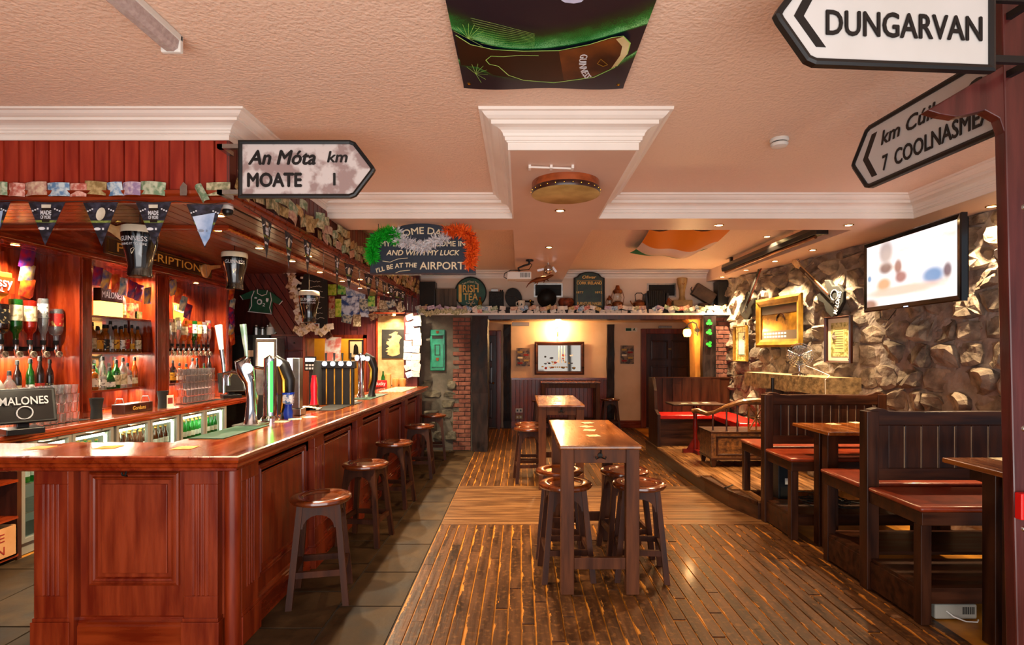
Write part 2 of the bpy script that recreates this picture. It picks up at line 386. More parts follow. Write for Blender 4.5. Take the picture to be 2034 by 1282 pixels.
# slate flags beside the bar and behind it
for (x0, x1, y0, y1, n) in ((-1.18, -.765, 2.3, 9.4, .62), (-1.62, -1.18, 2.3, 9.4, .55), (-2.9, -2.35, 3.6, 5.6, .5), (-3.45, -2.9, 2.3, 6, .5), (-4.0, -3.45, 2.3, 6, .5), (-4.6, -4.0, 2.3, 4.4, .5), (-2.9, -2.7, 2.3, 3.6, .65)):
    y = y0 + R.uniform(-.2, 0)
    PT('slate_bed', MB().box(x0, x1, y0, y1, -.012, -.006), M['plaster_dk'], fl)
    while y < y1:
        L = n * R.uniform(.85, 1.3); g = .004
        PT('flagstone', MB().hexa([(x0 + g, y + g, -.03), (x1 - g, y + g, -.03), (x1 - g, min(y + L, y1) - g, -.03), (x0 + g, min(y + L, y1) - g, -.03)],
            [(x0 + g * 2, y + g * 2, R.uniform(-.002, .001)), (x1 - g * 2, y + g * 2, R.uniform(-.002, .001)), (x1 - g * 2, min(y + L, y1) - g * 2, 0), (x0 + g * 2, min(y + L, y1) - g * 2, 0)]), M['flag'], fl)
        y += L
# ---- rubble stones (voronoi cells)
def clip(poly, a, b, c):
    out = []
    for i in range(len(poly)):
        p, q = poly[i], poly[(i + 1) % len(poly)]
        dp = a * p[0] + b * p[1] - c; dq = a * q[0] + b * q[1] - c
        if dp <= 0: out.append(p)
        if dp * dq < 0:
            t = dp / (dp - dq); out.append((p[0] + (q[0] - p[0]) * t, p[1] + (q[1] - p[1]) * t))
    return out
def stones(parent, pts, box, tf, mt, th=.05, gap=.014, asp=1.5, skip=None, keep=1.0):
    u0, u1, v0, v1 = box
    for i, (pu, pv) in enumerate(pts):
        if skip and skip(pu, pv): continue
        poly = [(u0, v0), (u1, v0), (u1, v1), (u0, v1)]
        for j, (qu, qv) in enumerate(pts):
            if i == j or abs(qu - pu) > 1.2 or abs(qv - pv) > 1.0: continue
            du, dv = (qu - pu), (qv - pv) * asp
            # bisector in stretched space
            poly = clip(poly, du, dv * asp, du * (pu + qu) / 2 + dv * asp * (pv + qv) / 2)
            if len(poly) < 3: break
        if len(poly) < 3 or R.random() > keep: continue
        cu = sum(p[0] for p in poly) / len(poly); cv = sum(p[1] for p in poly) / len(poly)
        rad = sum(math.hypot(p[0] - cu, p[1] - cv) for p in poly) / len(poly)
        k = max(.3, 1 - gap / rad)
        ring = []
        for a in range(len(poly)):
            p, q = poly[a], poly[(a + 1) % len(poly)]
            if math.hypot(p[0] - q[0], p[1] - q[1]) < .03: continue
            ring.append((p[0] * .9 + cu * .1, p[1] * .9 + cv * .1)); ring.append(((p[0] + q[0]) / 2, (p[1] + q[1]) / 2))
        if len(ring) < 4: continue
        n = len(ring); t = th * R.uniform(.6, 1.5) * min(1.4, rad / .12); tu, tv = R.uniform(-.3, .3), R.uniform(-.3, .3); vs = []
        for s_, hh in ((k, -.01), (k * .965, t * .7), (k * .7, t)):
            for (a, b_) in ring:
                j = 1 + R.uniform(-.06, .04)
                uu = cu + (a - cu) * s_ * j; vv = cv + (b_ - cv) * s_ * j
                h2 = hh if hh < 0 else max(.002, hh * R.uniform(.65, 1.25) + (a - cu) * tu * hh / th + (b_ - cv) * tv * hh / th)
                vs.append((uu, vv, h2))
        vs.append((cu, cv, t * R.uniform(.8, 1.2)))
        fs = []
        for r_ in range(2):
            for a in range(n):
                b_ = (a + 1) % n; fs.append((r_ * n + a, r_ * n + b_, (r_ + 1) * n + b_, (r_ + 1) * n + a))
        for a in range(n): fs.append((2 * n + a, 2 * n + (a + 1) % n, 3 * n))
        PT('stone', MB().add([tf(*v) for v in vs], fs), mt, parent)
M['stone'] = mat('rubble stone', '54473d', '8e7b69', rough=.85, ns=9, bump=1.0, bs=9, rnd=.14, detail=10, bd=.035)
M['stone_dk'] = mat('dark rubble stone', '38322a', '5e5646', rough=.85, ns=11, bump=1.0, bs=16, rnd=.12, detail=10)
M['mortar'] = mat('lime mortar', '74675e', '92837a', rough=.9, ns=6, bump=1.0, bs=8, detail=9, bd=.03)
A = Vector((3.5, 9.4, 0)); B = Vector((4.22, 3.4, 0)); WD = (B - A).normalized(); WN = Vector((WD.y, -WD.x, 0))   # points into the room (-x)
if WN.x > 0: WN = -WN
WL = (B - A).length
def wp(px, py):   # pixel -> point on right stone wall
    k = (px - VX) / K  # x = k*y
    t = (A.x - k * A.y) / (k * (B.y - A.y) - (B.x - A.x)); p = A + (B - A) * t
    return Vector((p.x, p.y, H - (py - VY) * p.y / K))
def wtf(u, v, h): p = A + WD * u + WN * h; return (p.x, p.y, v)
NR = 26
def mort(i, j):
    u = i * WL; v = j * 2.9; return wtf(u, v, .012 + .014 * noise.noise(Vector((u * 4, v * 4, 0))) + .012 * noise.noise(Vector((u * 9, v * 11, 3))) + .007 * noise.noise(Vector((u * 26, v * 30, 7))))
mbw = MB().grid(mort, 240, 110)
mbw.prism([(A.x + .02, A.y), (B.x + .02, B.y), (B.x + .3, B.y), (A.x + .3, A.y)], 0, 2.9, 'xy')
wr = ST('wall_right', mbw, M['mortar'])
pts = []; v = .35
while v < 2.95:
    u = R.uniform(-.1, .1); rowh = R.uniform(.15, .27)
    while u < WL + .1:
        w_ = R.uniform(.18, .46); pts.append((u + w_ / 2, v + R.uniform(-.05, .05))); u += w_
    v += rowh
stones(wr, pts, (0, WL, .3, 2.87), wtf, M['stone'], th=.032, asp=1.3, gap=.008)
# partition wall at Y 9.3: left part (stone + brick), beams, opening, right part
PW = 9.3
M['brick'] = mat('old red brick', '5e3026', '84503f', rough=.85, ns=14, bump=.6, bs=30, rnd=.2)
M['plaster_gr'] = mat('rough grey render', '46413a', '625a50', rough=.9, ns=5, bump=1, bs=10, detail=8)
wpn = ST('wall_partition', MB().box(-1.70, -.80, PW, 9.6, 0, 2.3).box(3.02, 3.7, PW, 9.6, 0, 2.3).box(-.8, 3.02, PW + .02, 9.6, 2.24, 2.32), M['plaster_gr'])
pts = []; v = .1
while v < 1.45:
    u = -1.62 + R.uniform(-.05, .05)
    while u < -1.1: w_ = R.uniform(.16, .3); pts.append((u + w_ / 2, v + R.uniform(-.03, .03))); u += w_
    v += R.uniform(.13, .2)
for q in ((-1.55, 2.05), (-1.15, 2.05), (-1.12, 1.8), (-1.6, 1.5), (-1.2, 1.5)): pts.append(q)
stones(wpn, pts, (-1.66, -1.05, .02, 2.24), lambda u, v, h: (u, PW - h * .6, v), M['stone_dk'], th=.035, gap=.02, keep=.85, skip=lambda u, v: v > 1.15)
bm1 = mesh('brick', MB().hexa([(-.1, 0, -.031), (.1, 0, -.031), (.1, 0, .031), (-.1, 0, .031)], [(-.096, -.022, -.028), (.096, -.022, -.028), (.096, -.022, .028), (-.096, -.022, .028)]), M['brick'])
bm2 = mesh('brick', MB().hexa([(-.047, 0, -.031), (.047, 0, -.031), (.047, 0, .031), (-.047, 0, .031)], [(-.044, -.022, -.028), (.044, -.022, -.028), (.044, -.022, .028), (-.044, -.022, .028)]), M['brick'])
for r_ in range(31):
    z = .04 + r_ * .072
    if z > 2.24: break
    odd = r_ % 2
    if odd: PT('brick', bm1, None, wpn, loc=(-.935, PW, z)); 
    else:
        PT('brick', bm2, None, wpn, loc=(-.882, PW, z))
        PT('brick', bm1, None, wpn, loc=(-1.035, PW, z))
    if odd and (r_ < 8 or r_ > 24 or 12 < r_ < 19): PT('brick', bm2, None, wpn, loc=(-1.09, PW, z))
    if z > .9:
        PT('brick', bm1 if odd else bm2, None, wpn, loc=(3.41 if odd else 3.46, PW, z)); PT('brick', bm2 if odd else bm1, None, wpn, loc=(3.255 if odd else 3.305, PW, z))
# adzed oak posts
def post(x0, x1, y0, y1, z0, z1, n, lab=None):
    mb = MB(); N_ = 14
    for i in range(N_ + 1):
        z = z0 + (z1 - z0) * i / N_; j = lambda: R.uniform(-.008, .008)
        mb.v += [(x0 + j(), y0 + j(), z), (x1 + j(), y0 + j(), z), (x1 + j(), y1, z), (x0 + j(), y1, z)]
        if i: 
            b = (i - 1) * 4; mb.f += [(b + k, b + (k + 1) % 4, b + 4 + (k + 1) % 4, b + 4 + k) for k in range(4)]
    mb.f += [(3, 2, 1, 0), tuple(N_ * 4 + k for k in range(4))]
    return ST(n, mb, M['oldbeam'])
post(-.80, -.545, 9.17, 9.6, 0, 2.25, 'trim_9')
post(3.02, 3.24, 9.17, 9.6, 0, 2.25, 'trim_10')
# lintel shelf over the opening
ST('trim_11', MB().box(-1.72, 3.56, 9.2, 9.6, 2.27, 2.30), M['cornice'])
ST('trim_12', MB().box(-1.72, 3.56, 9.24, 9.6, 2.30, 2.40), M['blackmatt'])
ST('trim_13', MB().box(-.8, 3.02, 9.22, 9.6, 2.20, 2.27), M['oak_dk'])
post(-.37, -.21, 11.98, 12.1, 0, 2.25, 'trim_14'); post(1.88, 2.03, 11.98, 12.1, 0, 2.25, 'trim_15')
# curved orange-lit reveal at the right of the opening
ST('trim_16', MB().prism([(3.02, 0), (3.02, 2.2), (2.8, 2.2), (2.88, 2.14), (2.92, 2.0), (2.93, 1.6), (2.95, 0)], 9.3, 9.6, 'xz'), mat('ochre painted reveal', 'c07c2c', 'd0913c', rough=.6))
# wainscot, far room
wn = ST('baseboard_far', MB().box(-.2, 1.88, 12.04, 12.1, 1.05, 1.09).box(-.2, 1.88, 12.05, 12.1, 0, .14).box(2.04, 2.62, 12.05, 12.1, 0, .16), M['red_x'])
ws = ST('wall_wainscot', MB().box(-.2, 1.88, 12.08, 12.1, .1, 1.06), M['red_z'])
pm = mesh('plank', MB().hexa([(0, 0, 0), (.084, 0, 0), (.084, 0, .92), (0, 0, .92)], [(.004, -.012, 0), (.08, -.012, 0), (.08, -.012, .92), (.004, -.012, .92)]), M['red_z'])
x = -.19
while x < 1.8: PT('plank', pm, None, ws, loc=(x, 12.08, .13)); x += .087
# doors
def door(n, x0, x1, y, z1, fr=.11, open_=False, handle='r'):
    d = ST(n, MB().box(x0 + fr, x1 - fr, y - .03, y, 0.01, z1 - fr), M['oak_dk'])
    ST('door_frame', MB().box(x0, x0 + fr, y - .08, y + .02, 0, z1).box(x1 - fr, x1, y - .08, y + .02, 0, z1).box(x0 + fr, x1 - fr, y - .08, y + .02, z1 - fr, z1), M['doorframe'], d, bev=.008)
    a, b = x0 + fr, x1 - fr; w = b - a; h_ = z1 - fr
    for i in range(2):
        for (q0, q1) in ((.1, .42), (.48, .66), (.72, .93)):
            xa = a + w * (.1 + i * .42); xb = xa + w * .36
            mb = MB().sweep([(xa, y - .03, h_ * q0), (xb, y - .03, h_ * q0), (xb, y - .03, h_ * q1), (xa, y - .03, h_ * q1)], (0, -1, 0), [(0, 0), (-.006, .012), (-.03, .014), (-.036, 0)], True)
            mb.box(xa + .04, xb - .04, y - .036, y - .02, h_ * q0 + .04, h_ * q1 - .04)
            PT('door_panel', mb, M['oak_dk'], d)
    hx = a + .06 if handle == 'l' else b - .06
    PT('door_handle', MB().cyl((hx, y - .03, .98), (hx, y - .08, .98), .01).sph((hx, y - .095, .98), .025), M['brass'], d, smooth=True)
    return d
d1 = door('door_1', 2.62, 3.9, 12.1, 2.16)
TXT('1021', .05, M['goldtext'], d1, (3.26, 12.06, 1.72), name='door_number')
d2 = door('door_2', -1.35, -.42, 12.1, 2.12)
ST('door_3', MB().box(-.5, -.44, 11.9, 12.1, 0, 2.1), M['doorframe'])
S.cycles.use_denoising = True
S.cycles.max_bounces = 10; S.cycles.diffuse_bounces = 4; S.cycles.glossy_bounces = 4; S.cycles.transmission_bounces = 8
S.cycles.sample_clamp_indirect = 6
# ================================================================ DOWNLIGHTS
dl_ring = mesh('trim_ring', MB().lathe([(.032, 0), (.046, 0), (.046, -.004), (.032, -.007)], 18, closed=False), M['brass'], True)
dl_lens = mesh('lens', MB().lathe([(.001, -.001), (.033, -.001), (.033, -.004), (.001, -.005)], 14), M['lampdisc'])
def downlight(p, lab, e=30, col=(1, .66, .34), ang=100, group=None, aim=None, blend=.6):
    t = TH('downlight', lab, 'ceiling light', p, group=group)
    PT('trim_ring', dl_ring, None, t); PT('lens', dl_lens, None, t)
    l = lamp('SPOT', (0, 0, -.012), e, col, aim or (0, 0, 0), t, spot_size=math.radians(ang), spot_blend=blend, shadow_soft_size=.025)
    return t
downlight((.34, 4.76, ZS), 'recessed spotlight on the central beam just behind the round drum', 230, ang=86, blend=1)
downlight((.33, 6.42, ZS), 'recessed spotlight on the central beam, middle of its three', 230, ang=86, blend=1)
downlight((.32, 8.08, ZS), 'recessed spotlight at the far end of the central beam', 200, ang=86, blend=1)
downlight((3.14, 5.3, ZS), 'recessed spotlight in the right half of the cross beam', 150, ang=120)
downlight((3.0, 6.74, ZC), 'recessed spotlight in the papered ceiling beside the projector screen tube', 130, ang=120)
downlight((1.9, 5.3, ZS), 'recessed spotlight in the cross beam above the orange and white flag', 150, ang=120)
for i, (x, y) in enumerate(((3.42, 8.95), (3.5, 8.2), (3.56, 7.4), (3.64, 6.6))):
    downlight((x - .16, y, ZS), 'spotlight grazing the stone wall, %s from the far corner' % ['first', 'second', 'third', 'fourth'][i], 260, (1, .78, .46), 90, aim=(0, math.radians(-6), 0))
downlight((3.93, 4.62, ZS), 'spotlight grazing the stone wall to the right of the television', 240, (1, .76, .44), 100)
for i, y in enumerate((4.2, 4.92, 5.62, 6.4, 7.2, 8.0)):
    downlight((-2.32 if i else -2.3, y, ZB - .001), 'spotlight in the wooden canopy above the counter, %s from the camera' % ['nearest', 'second', 'third', 'fourth', 'fifth', 'farthest'][i], 50, (1, .72, .42), 130)
for i, y in enumerate((3.75, 5.33, 7.05, 8.6)):
    downlight((-2.04, y, ZB - .001), 'spotlight in the outer band of the wooden canopy behind the pennants, %s' % ['nearest', 'second', 'third', 'farthest'][i], 210, (1, .82, .55), 140)
# ================================================================ CANOPY OVER THE BAR
pk = mesh('plank', MB().hexa([(.002, .01, 0), (.089, .01, 0), (.089, .01, .37), (.002, .01, .37)], [(.006, -.006, 0), (.085, -.006, 0), (.085, -.006, .37), (.006, -.006, .37)]), M['plank'])
cf = ST('wall_canopy', MB().box(-5, CX - .02, 3.36, 3.46, ZB, 3.0).box(CX - .1, CX - .012, 3.36, 9.6, ZB, 3.0), M['blackmatt'])
x = CX - .092
while x > -4.2: PT('plank', pk, None, cf, loc=(x, 3.355, 2.58)); x -= .091
pk2 = mesh('plank', MB().hexa([(-.01, .002, 0), (-.01, .089, 0), (-.01, .089, .42), (-.01, .002, .42)], [(.006, .006, 0), (.006, .085, 0), (.006, .085, .42), (.006, .006, .42)]), M['plank_dk'])
y = 3.345
while y < 9.5: PT('plank', pk2, None, cf, loc=(CX - .006, y, 2.58)); y += .091
rail = [(-.02, .05), (.02, .05), (.034, .04), (.03, .022), (.022, .012), (.03, 0), (.026, -.018), (.01, -.03), (-.02, -.03)]
TR = ST('trim_17', MB().sweep([(-5, 3.35, ZB), (CX, 3.35, ZB), (CX, 9.6, ZB)], (0, 0, 1), rail), M['red_x'])
# underside: boards, inner moulding, inner ceiling
sf = ST('ceiling_canopy', MB().box(-2.5, CX - .01, 3.46, 9.4, ZB + .012, ZB + .04).box(-5, -2.5, 3.37, 4.09, ZB + .012, ZB + .04).box(-5, -2.5, 4.09, 9.4, 2.9, 2.94), M['soffit'])
sb = mesh('soffit_board', MB().hexa([(.004, 0, 0), (.09, 0, 0), (.09, 5.9, 0), (.004, 5.9, 0)], [(0, 0, .014), (.094, 0, .014), (.094, 5.9, .014), (0, 5.9, .014)]), M['soffit'])
for i in range(8): PT('soffit_board', sb, None, sf, loc=(-2.5 + i * .094, 3.44, ZB))
M['soffit_x'] = wood('dark varnished soffit boards across', '42170a', '6a2d12', 'x', .28, coat=.4, rnd=.06)
sb2 = mesh('soffit_board', MB().hexa([(0, .004, 0), (2.5, .004, 0), (2.5, .09, 0), (0, .09, 0)], [(0, 0, .014), (2.5, 0, .014), (2.5, .094, .014), (0, .094, .014)]), M['soffit_x'])
for i in range(7): PT('soffit_board', sb2, None, sf, loc=(-5.0, 3.42 + i * .094, ZB))
sb3 = mesh('soffit_board', MB().box(.002, .118, 0, 5.2, 0, .012), M['soffit'])
for i in range(20): PT('soffit_board', sb3, None, sf, loc=(-4.9 + i * .12, 4.1, 2.89))
ir = [(-.03, .0), (-.03, -.022), (-.012, -.03), (.0, -.018), (.012, -.03), (.03, -.022), (.03, 0)]
ST('trim_18', MB().sweep([(-5, 4.09, ZB), (-2.17, 4.09, ZB), (-2.17, 9.3, ZB)], (0, 0, 1), ir), M['red_x'])
# ================================================================ BAR COUNTER
bar = TH('bar_counter', 'long red mahogany bar counter with fluted pilasters running down the left side', 'bar counter')
FX, FY = -1.62, 3.06      # side face, front face planes
edge = [(-.45, .0), (.0, .0), (.012, -.006), (.016, -.02), (.010, -.032), (.0, -.036), (.004, -.044), (.004, -.056), (-.006, -.064), (-.006, -.076), (-.02, -.084), (-.05, -.086), (-.45, -.04)]
TOPZ = 1.10
PT('counter_top', MB().prism([(-2.75, 2.93), (-1.50, 2.93), (-1.50, 8.95), (-2.12, 8.95), (-2.12, 3.38), (-2.75, 3.38)], TOPZ - .045, TOPZ, 'xy'), M['counter'], bar)
ed = [(-.001, 0), (.012, -.005), (.016, -.02), (.010, -.034), (.0, -.038), (.006, -.046), (.004, -.058), (-.006, -.066), (-.006, -.078), (-.03, -.088), (-.08, -.088), (-.08, -.03)]
PT('counter_edge_moulding', MB().sweep([(-2.75, 3.38, TOPZ), (-2.75, 2.93, TOPZ), (-1.50, 2.93, TOPZ), (-1.50, 8.95, TOPZ)], (0, 0, 1), ed), M['red_y'], bar, smooth=True)
PT('body', MB().box(-2.62, FX, FY + .05, FY + .09, 0, 1.04).box(FX - .04, FX, FY + .05, 8.95, 0, 1.04).box(-2.12, FX, FY + .1, 8.95, .9, 1.04), M['red_z'], bar)
def flute_prof(w, d=.05, n=4):
    # cross-section of a fluted pilaster face: u across, depth outward negative
    pts = [(0, d), (0, 0)]
    m = .22 * w; gw = (w - 2 * m) / n
    for i in range(n):
        c = m + gw * (i + .5); r = gw * .24
        pts += [(c - r, 0), (c - r * .7, r * .75), (c, r), (c + r * .7, r * .75), (c + r, 0)]
    return pts + [(w, 0), (w, d)]
def pilaster(u0, w, face, mt, lab=None):
    p = flute_prof(w)
    mb = MB()
    if face == 'front':
        mb.prism([(u0 + a, FY + b) for a, b in p], .30, .92, 'xy').box(u0, u0 + w, FY, FY + .05, .92, 1.03).box(u0, u0 + w, FY, FY + .05, 0, .30)
        mb.box(u0 - .012, u0 + w + .012, FY - .012, FY + .05, 0, .16).box(u0 - .006, u0 + w + .006, FY - .006, FY + .05, .16, .18)
    else:
        X = FX + .05
        mb.prism([(X - b, u0 + a) for a, b in p], .30, .92, 'xy').box(X - .05, X, u0, u0 + w, .92, 1.03).box(X - .05, X, u0, u0 + w, 0, .30)
        mb.box(X - .05, X + .012, u0 - .012, u0 + w + .012, 0, .16).box(X - .05, X + .006, u0 - .006, u0 + w + .006, .16, .18)
    return PT('pilaster', mb, mt, bar, bev=.003)
pilaster(-2.69, .19, 'front', M['red_z']); pilaster(-1.86, .185, 'front', M['red_z'])
PT('return_panel', MB().box(-2.5, -2.47, FY, FY + .1, 0, 1.03).box(-2.69, -2.67, FY + .05, FY + .42, 0, 1.03), M['red_z'], bar)
PT('corner_post', MB().tube([(FX + .012, FY + .035, 0), (FX + .012, FY + .035, 1.03)], .042, 14), M['red_z'], bar, smooth=True)
pm_ = [(0, 0), (-.004, .012), (-.012, .018), (-.018, .010), (-.026, .010), (-.032, .018), (-.042, .014), (-.048, .0)]
def framed(parent, face, a, b, z0, z1, off=.05):
    if face == 'front':
        y = FY + off; path = [(a, y, z0), (b, y, z0), (b, y, z1), (a, y, z1)]; N = (0, -1, 0)
        fld = MB().box(a + .07, b - .07, y - .008, y, z0 + .07, z1 - .07)
    else:
        x = FX; path = [(x, a, z0), (x, b, z0), (x, b, z1), (x, a, z1)]; N = (1, 0, 0)
        fld = MB().box(x, x + .006, a + .07, b - .07, z0 + .07, z1 - .07)
    o = PT('panel', fld, M['red_z'], parent, bev=.003)
    PT('panel_moulding', MB().sweep(path, N, pm_, True), M['red_z'], o)
framed(bar, 'front', -2.42, -1.91, .34, .98)
sk = [(0, 0), (.026, 0), (.026, .12), (.018, .128), (.018, .142), (.01, .15), (.006, .166), (0, .17)]
PT('skirting', MB().sweep([(-2.47, FY + .05, 0), (-1.87, FY + .05, 0)], (0, 0, 1), sk), M['red_x'], bar)
ys_ = [3.12, 4.22, 5.32, 6.42, 7.52, 8.62]
for i, y in enumerate(ys_):
    pilaster(y, .2, 'side', M['red_z'])
    if i < 5:
        framed(bar, 'side', y + .27, y + 1.03, .26, .96)
        PT('skirting', MB().sweep([(FX, y + .21, 0), (FX, y + 1.09, 0)], (0, 0, 1), sk), M['red_y'], bar)
PT('bag_hook', MB().tube([(-2.17, FY + .045, 1.0), (-2.17, FY - .01, 1.0), (-2.17, FY - .02, .975), (-2.175, FY + .0, .965), (-2.2, FY + .0, .97), (-2.205, FY, .985)], .005, 6), M['iron'], bar, smooth=True)
# counter flap to the left of the front section
fp = TH('counter_flap', 'hinged mahogany counter flap at the left end of the bar', 'counter flap')
PT('flap_top', MB().box(-4.0, -2.76, 2.95, 3.38, TOPZ - .05, TOPZ - .006), M['counter_x'], fp)
PT('flap_moulding', MB().sweep([(-4.0, 2.95, TOPZ - .006), (-2.76, 2.95, TOPZ - .006)], (0, 0, 1), ed), M['red_x'], fp, smooth=True)
# ================================================================ BACK COUNTER
BX = -4.0
bc = TH('back_counter', 'mahogany back counter along the bottle shelves', 'counter')
PT('worktop', MB().box(-4.86, BX, 3.3, 8.3, .965, 1.0), M['counter'], bc, bev=.004)
PT('edge_moulding', MB().sweep([(BX - .002, 3.3, 1.0), (BX - .002, 8.3, 1.0)], (0, 0, 1), ed), M['red_y'], bc, smooth=True)
PT('end_panel', MB().box(-4.85, BX + .0, 4.40, 4.44, 0, .96), M['oak_dk'], bc)
PT('shelf', MB().box(-4.8, BX + .01, 3.3, 4.4, .62, .64), M['red_y'], bc); PT('shelf', MB().box(-4.8, BX + .01, 3.3, 4.4, .33, .35), M['red_y'], bc); PT('shelf', MB().box(-4.8, BX + .01, 3.3, 4.4, .03, .05), M['red_y'], bc)
cb = TH('cardboard_box', 'open cardboard snack box on the low shelf at the far left', 'box', (-4.12, 4.08, .05))
PT('carton', MB().box(-.18, .14, -.28, .3, 0, .012).box(.128, .14, -.28, .3, 0, .24).box(-.18, .14, .288, .3, 0, .24).box(-.18, .14, -.28, -.268, 0, .2), mat('brown cardboard', 'b47a48', 'c08a58', rough=.85), cb)
M['printred'] = mat('red print', '8a1c10', rough=.7)
TXT('CHEESE', .09, M['printred'], cb, (.142, -.02, .165), (PI / 2, 0, PI / 2), w=.42); TXT('& ONION', .09, M['printred'], cb, (.142, -.02, .065), (PI / 2, 0, PI / 2), w=.42)
sp = TM('crisp_packet', MB().grid(lambda u, v: ((u - .5) * .16 - 4.1, 4.15 + .03 * math.sin(u * 3.1) * math.sin(v * 3.1), .12 + v * .22), 6, 6).grid(lambda u, v: ((u - .5) * .16 - 4.1, 4.15 - .03 * math.sin(u * 3.1) * math.sin(v * 3.1), .12 + v * .22), 6, 6), mat('blue foil packet', '1c3c9a', 'b0303a', rough=.3, ns=12), 'blue and red crisp packet standing in the cardboard box', 'crisps', smooth=True)
# ---------------- fridges
M['fr_grey'] = mat('grey fridge frame', '8a8478', rough=.35, metal=.3)
M['fr_in'] = mat('white fridge liner', 'd8dccf', rough=.5)
M['fr_led'] = emit('fridge light tube', 'f2ffe4', 9)
gl_door = mat('fridge door glass', 'e8f4ee', rough=.02, trans=1.0, ior=1.1)
M['gbot'] = mat('green bottle glass', '1f8a2a', rough=.08, trans=.55, coat=.5)
M['bbot'] = mat('brown bottle glass', '5a2a0c', rough=.08, trans=.4, coat=.5)
def fridge(y0, lab, bm, bot='green'):
    t = TH('bottle_fridge', lab, 'fridge', (BX - .05, y0, 0))
    PT('cabinet', MB().box(-.5, 0, 0, 1.04, 0, .1).box(-.5, 0, 0, 1.04, .87, .95).box(-.5, -.48, 0, 1.04, .1, .87).box(-.5, 0, 0, .02, .1, .87).box(-.5, 0, 1.02, 1.04, .1, .87), M['fr_grey'], t)
    PT('liner', MB().box(-.478, -.47, .03, 1.01, .1, .87), M['fr_in'], t)
    PT('light_tube', MB().box(-.06, -.03, .06, .98, .84, .865), M['fr_led'], t)
    PT('light_tube', MB().box(-.06, -.04, .015, .03, .12, .84).box(-.06, -.04, 1.01, 1.025, .12, .84), M['fr_led'], t)
    for z in (.32, .56): PT('wire_shelf', MB().box(-.46, -.04, .02, 1.02, z - .006, z), M['steel'], t)
    for k in range(2):
        d = PT('door', MB().sweep([(.0, .01 + k * .51, .1), (.0, .51 + k * .51, .1), (.0, .51 + k * .51, .93), (.0, .01 + k * .51, .93)], (1, 0, 0), [(0, 0), (0, .03), (-.035, .03), (-.045, .0)], True), M['fr_grey'], t)
        PT('glass_pane', MB().box(.008, .014, .05 + k * .51, .47 + k * .51, .14, .89), gl_door, d)
        PT('door_handle', MB().tube([(.03, .16 + k * .51, .905), (.045, .19 + k * .51, .9), (.045, .33 + k * .51, .9), (.03, .36 + k * .51, .905)], .008, 6), M['steel'], d, smooth=True)
    lamp('AREA', (-.2, .52, .83), 3.5, (.9, 1, .8), (0, 0, 0), t, size=.4)
    return t
bprof = [(.001, 0), (.03, 0), (.031, .01), (.031, .14), (.026, .165), (.014, .195), (.013, .235), (.001, .236)]
for i, (y0, lab) in enumerate(((4.45, 'grey two-door bottle fridge nearest the camera under the back counter'), (5.5, 'lit two-door fridge of brown bottles under the back counter'), (6.55, 'lit two-door fridge of green bottles at the far end'))):
    fridge(y0, lab, None)
gb = {}
for key, m_ in (('green', 'gbot'), ('brown', 'bbot')):
    gb[key] = (mesh('bottle', MB().lathe(bprof, 10), M[m_], True), mesh('label', MB().lathe([(.0315, .05), (.0315, .11)], 10, closed=False), M['paper'], True), mesh('cap', MB().lathe([(.001, .245), (.015, .244), (.016, .23), (.001, .23)], 8), M['gold']))
def smallbottle(p, key, lab, grp):
    b = TG(PT('beer_bottle', gb[key][0], None, loc=p), lab, 'bottle', grp)
    PT('label', gb[key][1], None, b); PT('cap', gb[key][2], None, b)
for k, (y0, key, shelf, lab) in enumerate(((5.5, 'brown', .56, 'brown beer bottle on the upper wire shelf of the middle fridge'), (6.55, 'green', .56, 'green beer bottle on the upper wire shelf of the farthest fridge'), (6.55, 'green', .32, 'green beer bottle on the lower wire shelf of the farthest fridge'), (4.45, 'green', .56, 'green beer bottle in the fridge nearest the camera'))):
    for r_ in range(2):
        for i in range(11): smallbottle((BX - .14 - r_ * .11, y0 + .09 + i * .086, shelf), key, lab, 'bottles in the fridges, ' + lab[-22:])
# ================================================================ GANTRY (bottle shelves behind the bar)
G = TH('bar_gantry', 'tall mahogany back bar with three lit bays of bottle shelves', 'back bar')
GX = -4.3; GB = -4.62
M['gred'] = wood('glossy mahogany', '5e1606', '8c300e', 'z', .25, coat=.5)
M['gred_y'] = wood('glossy mahogany shelf', '5e1606', '8c300e', 'y', .25, coat=.5)
M['mirror'] = mat('mirror glass', 'c8c0b8', rough=.03, metal=1)
PT('back_panel', MB().box(GB - .03, GB, 3.3, 8.3, 1.0, 2.66), M['gred'], G)
for a, b in ((4.05, 4.2), (5.40, 5.56), (6.52, 6.78), (8.1, 8.26)): PT('pier', MB().box(GB, GX, a, b, 1.0, 2.62).box(GX - .0, GX + .012, a + .02, b - .02, 1.06, 2.56), M['gred'], G, bev=.004)
for y in (4.55, 4.95, 5.28): PT('panel_batten', MB().box(GB, GB + .02, y - .02, y + .02, 1.7, 2.55), M['gred'], G)
PT('header', MB().box(GB, GX + .03, 3.3, 8.3, 2.6, 2.9).box(GX + .03, GX + .045, 3.3, 8.3, 2.6, 2.64).box(GX + .03, GX + .06, 3.3, 8.3, 2.84, 2.9), M['gred_y'], G, bev=.004)
PT('soffit', MB().box(GB, GX + .02, 3.3, 8.3, 2.585, 2.6), M['gred_y'], G)
for z, ys in ((1.25, ((4.2, 5.4), (5.56, 6.52), (6.78, 8.1))), (1.65, ((5.56, 6.52),)), (2.03, ((5.56, 6.52),))):
    for a, b in ys:
        PT('shelf', MB().box(GB, GX - .05 if z > 1.3 else GB + .2, a, b, z - .022, z), M['gred_y'], G, bev=.003)
for a, b in ((4.3, 5.36), (6.84, 8.04)):
    PT('optic_rail', MB().box(GB, GB + .06, a, b, 1.66, 1.70), M['blackmatt'], G)
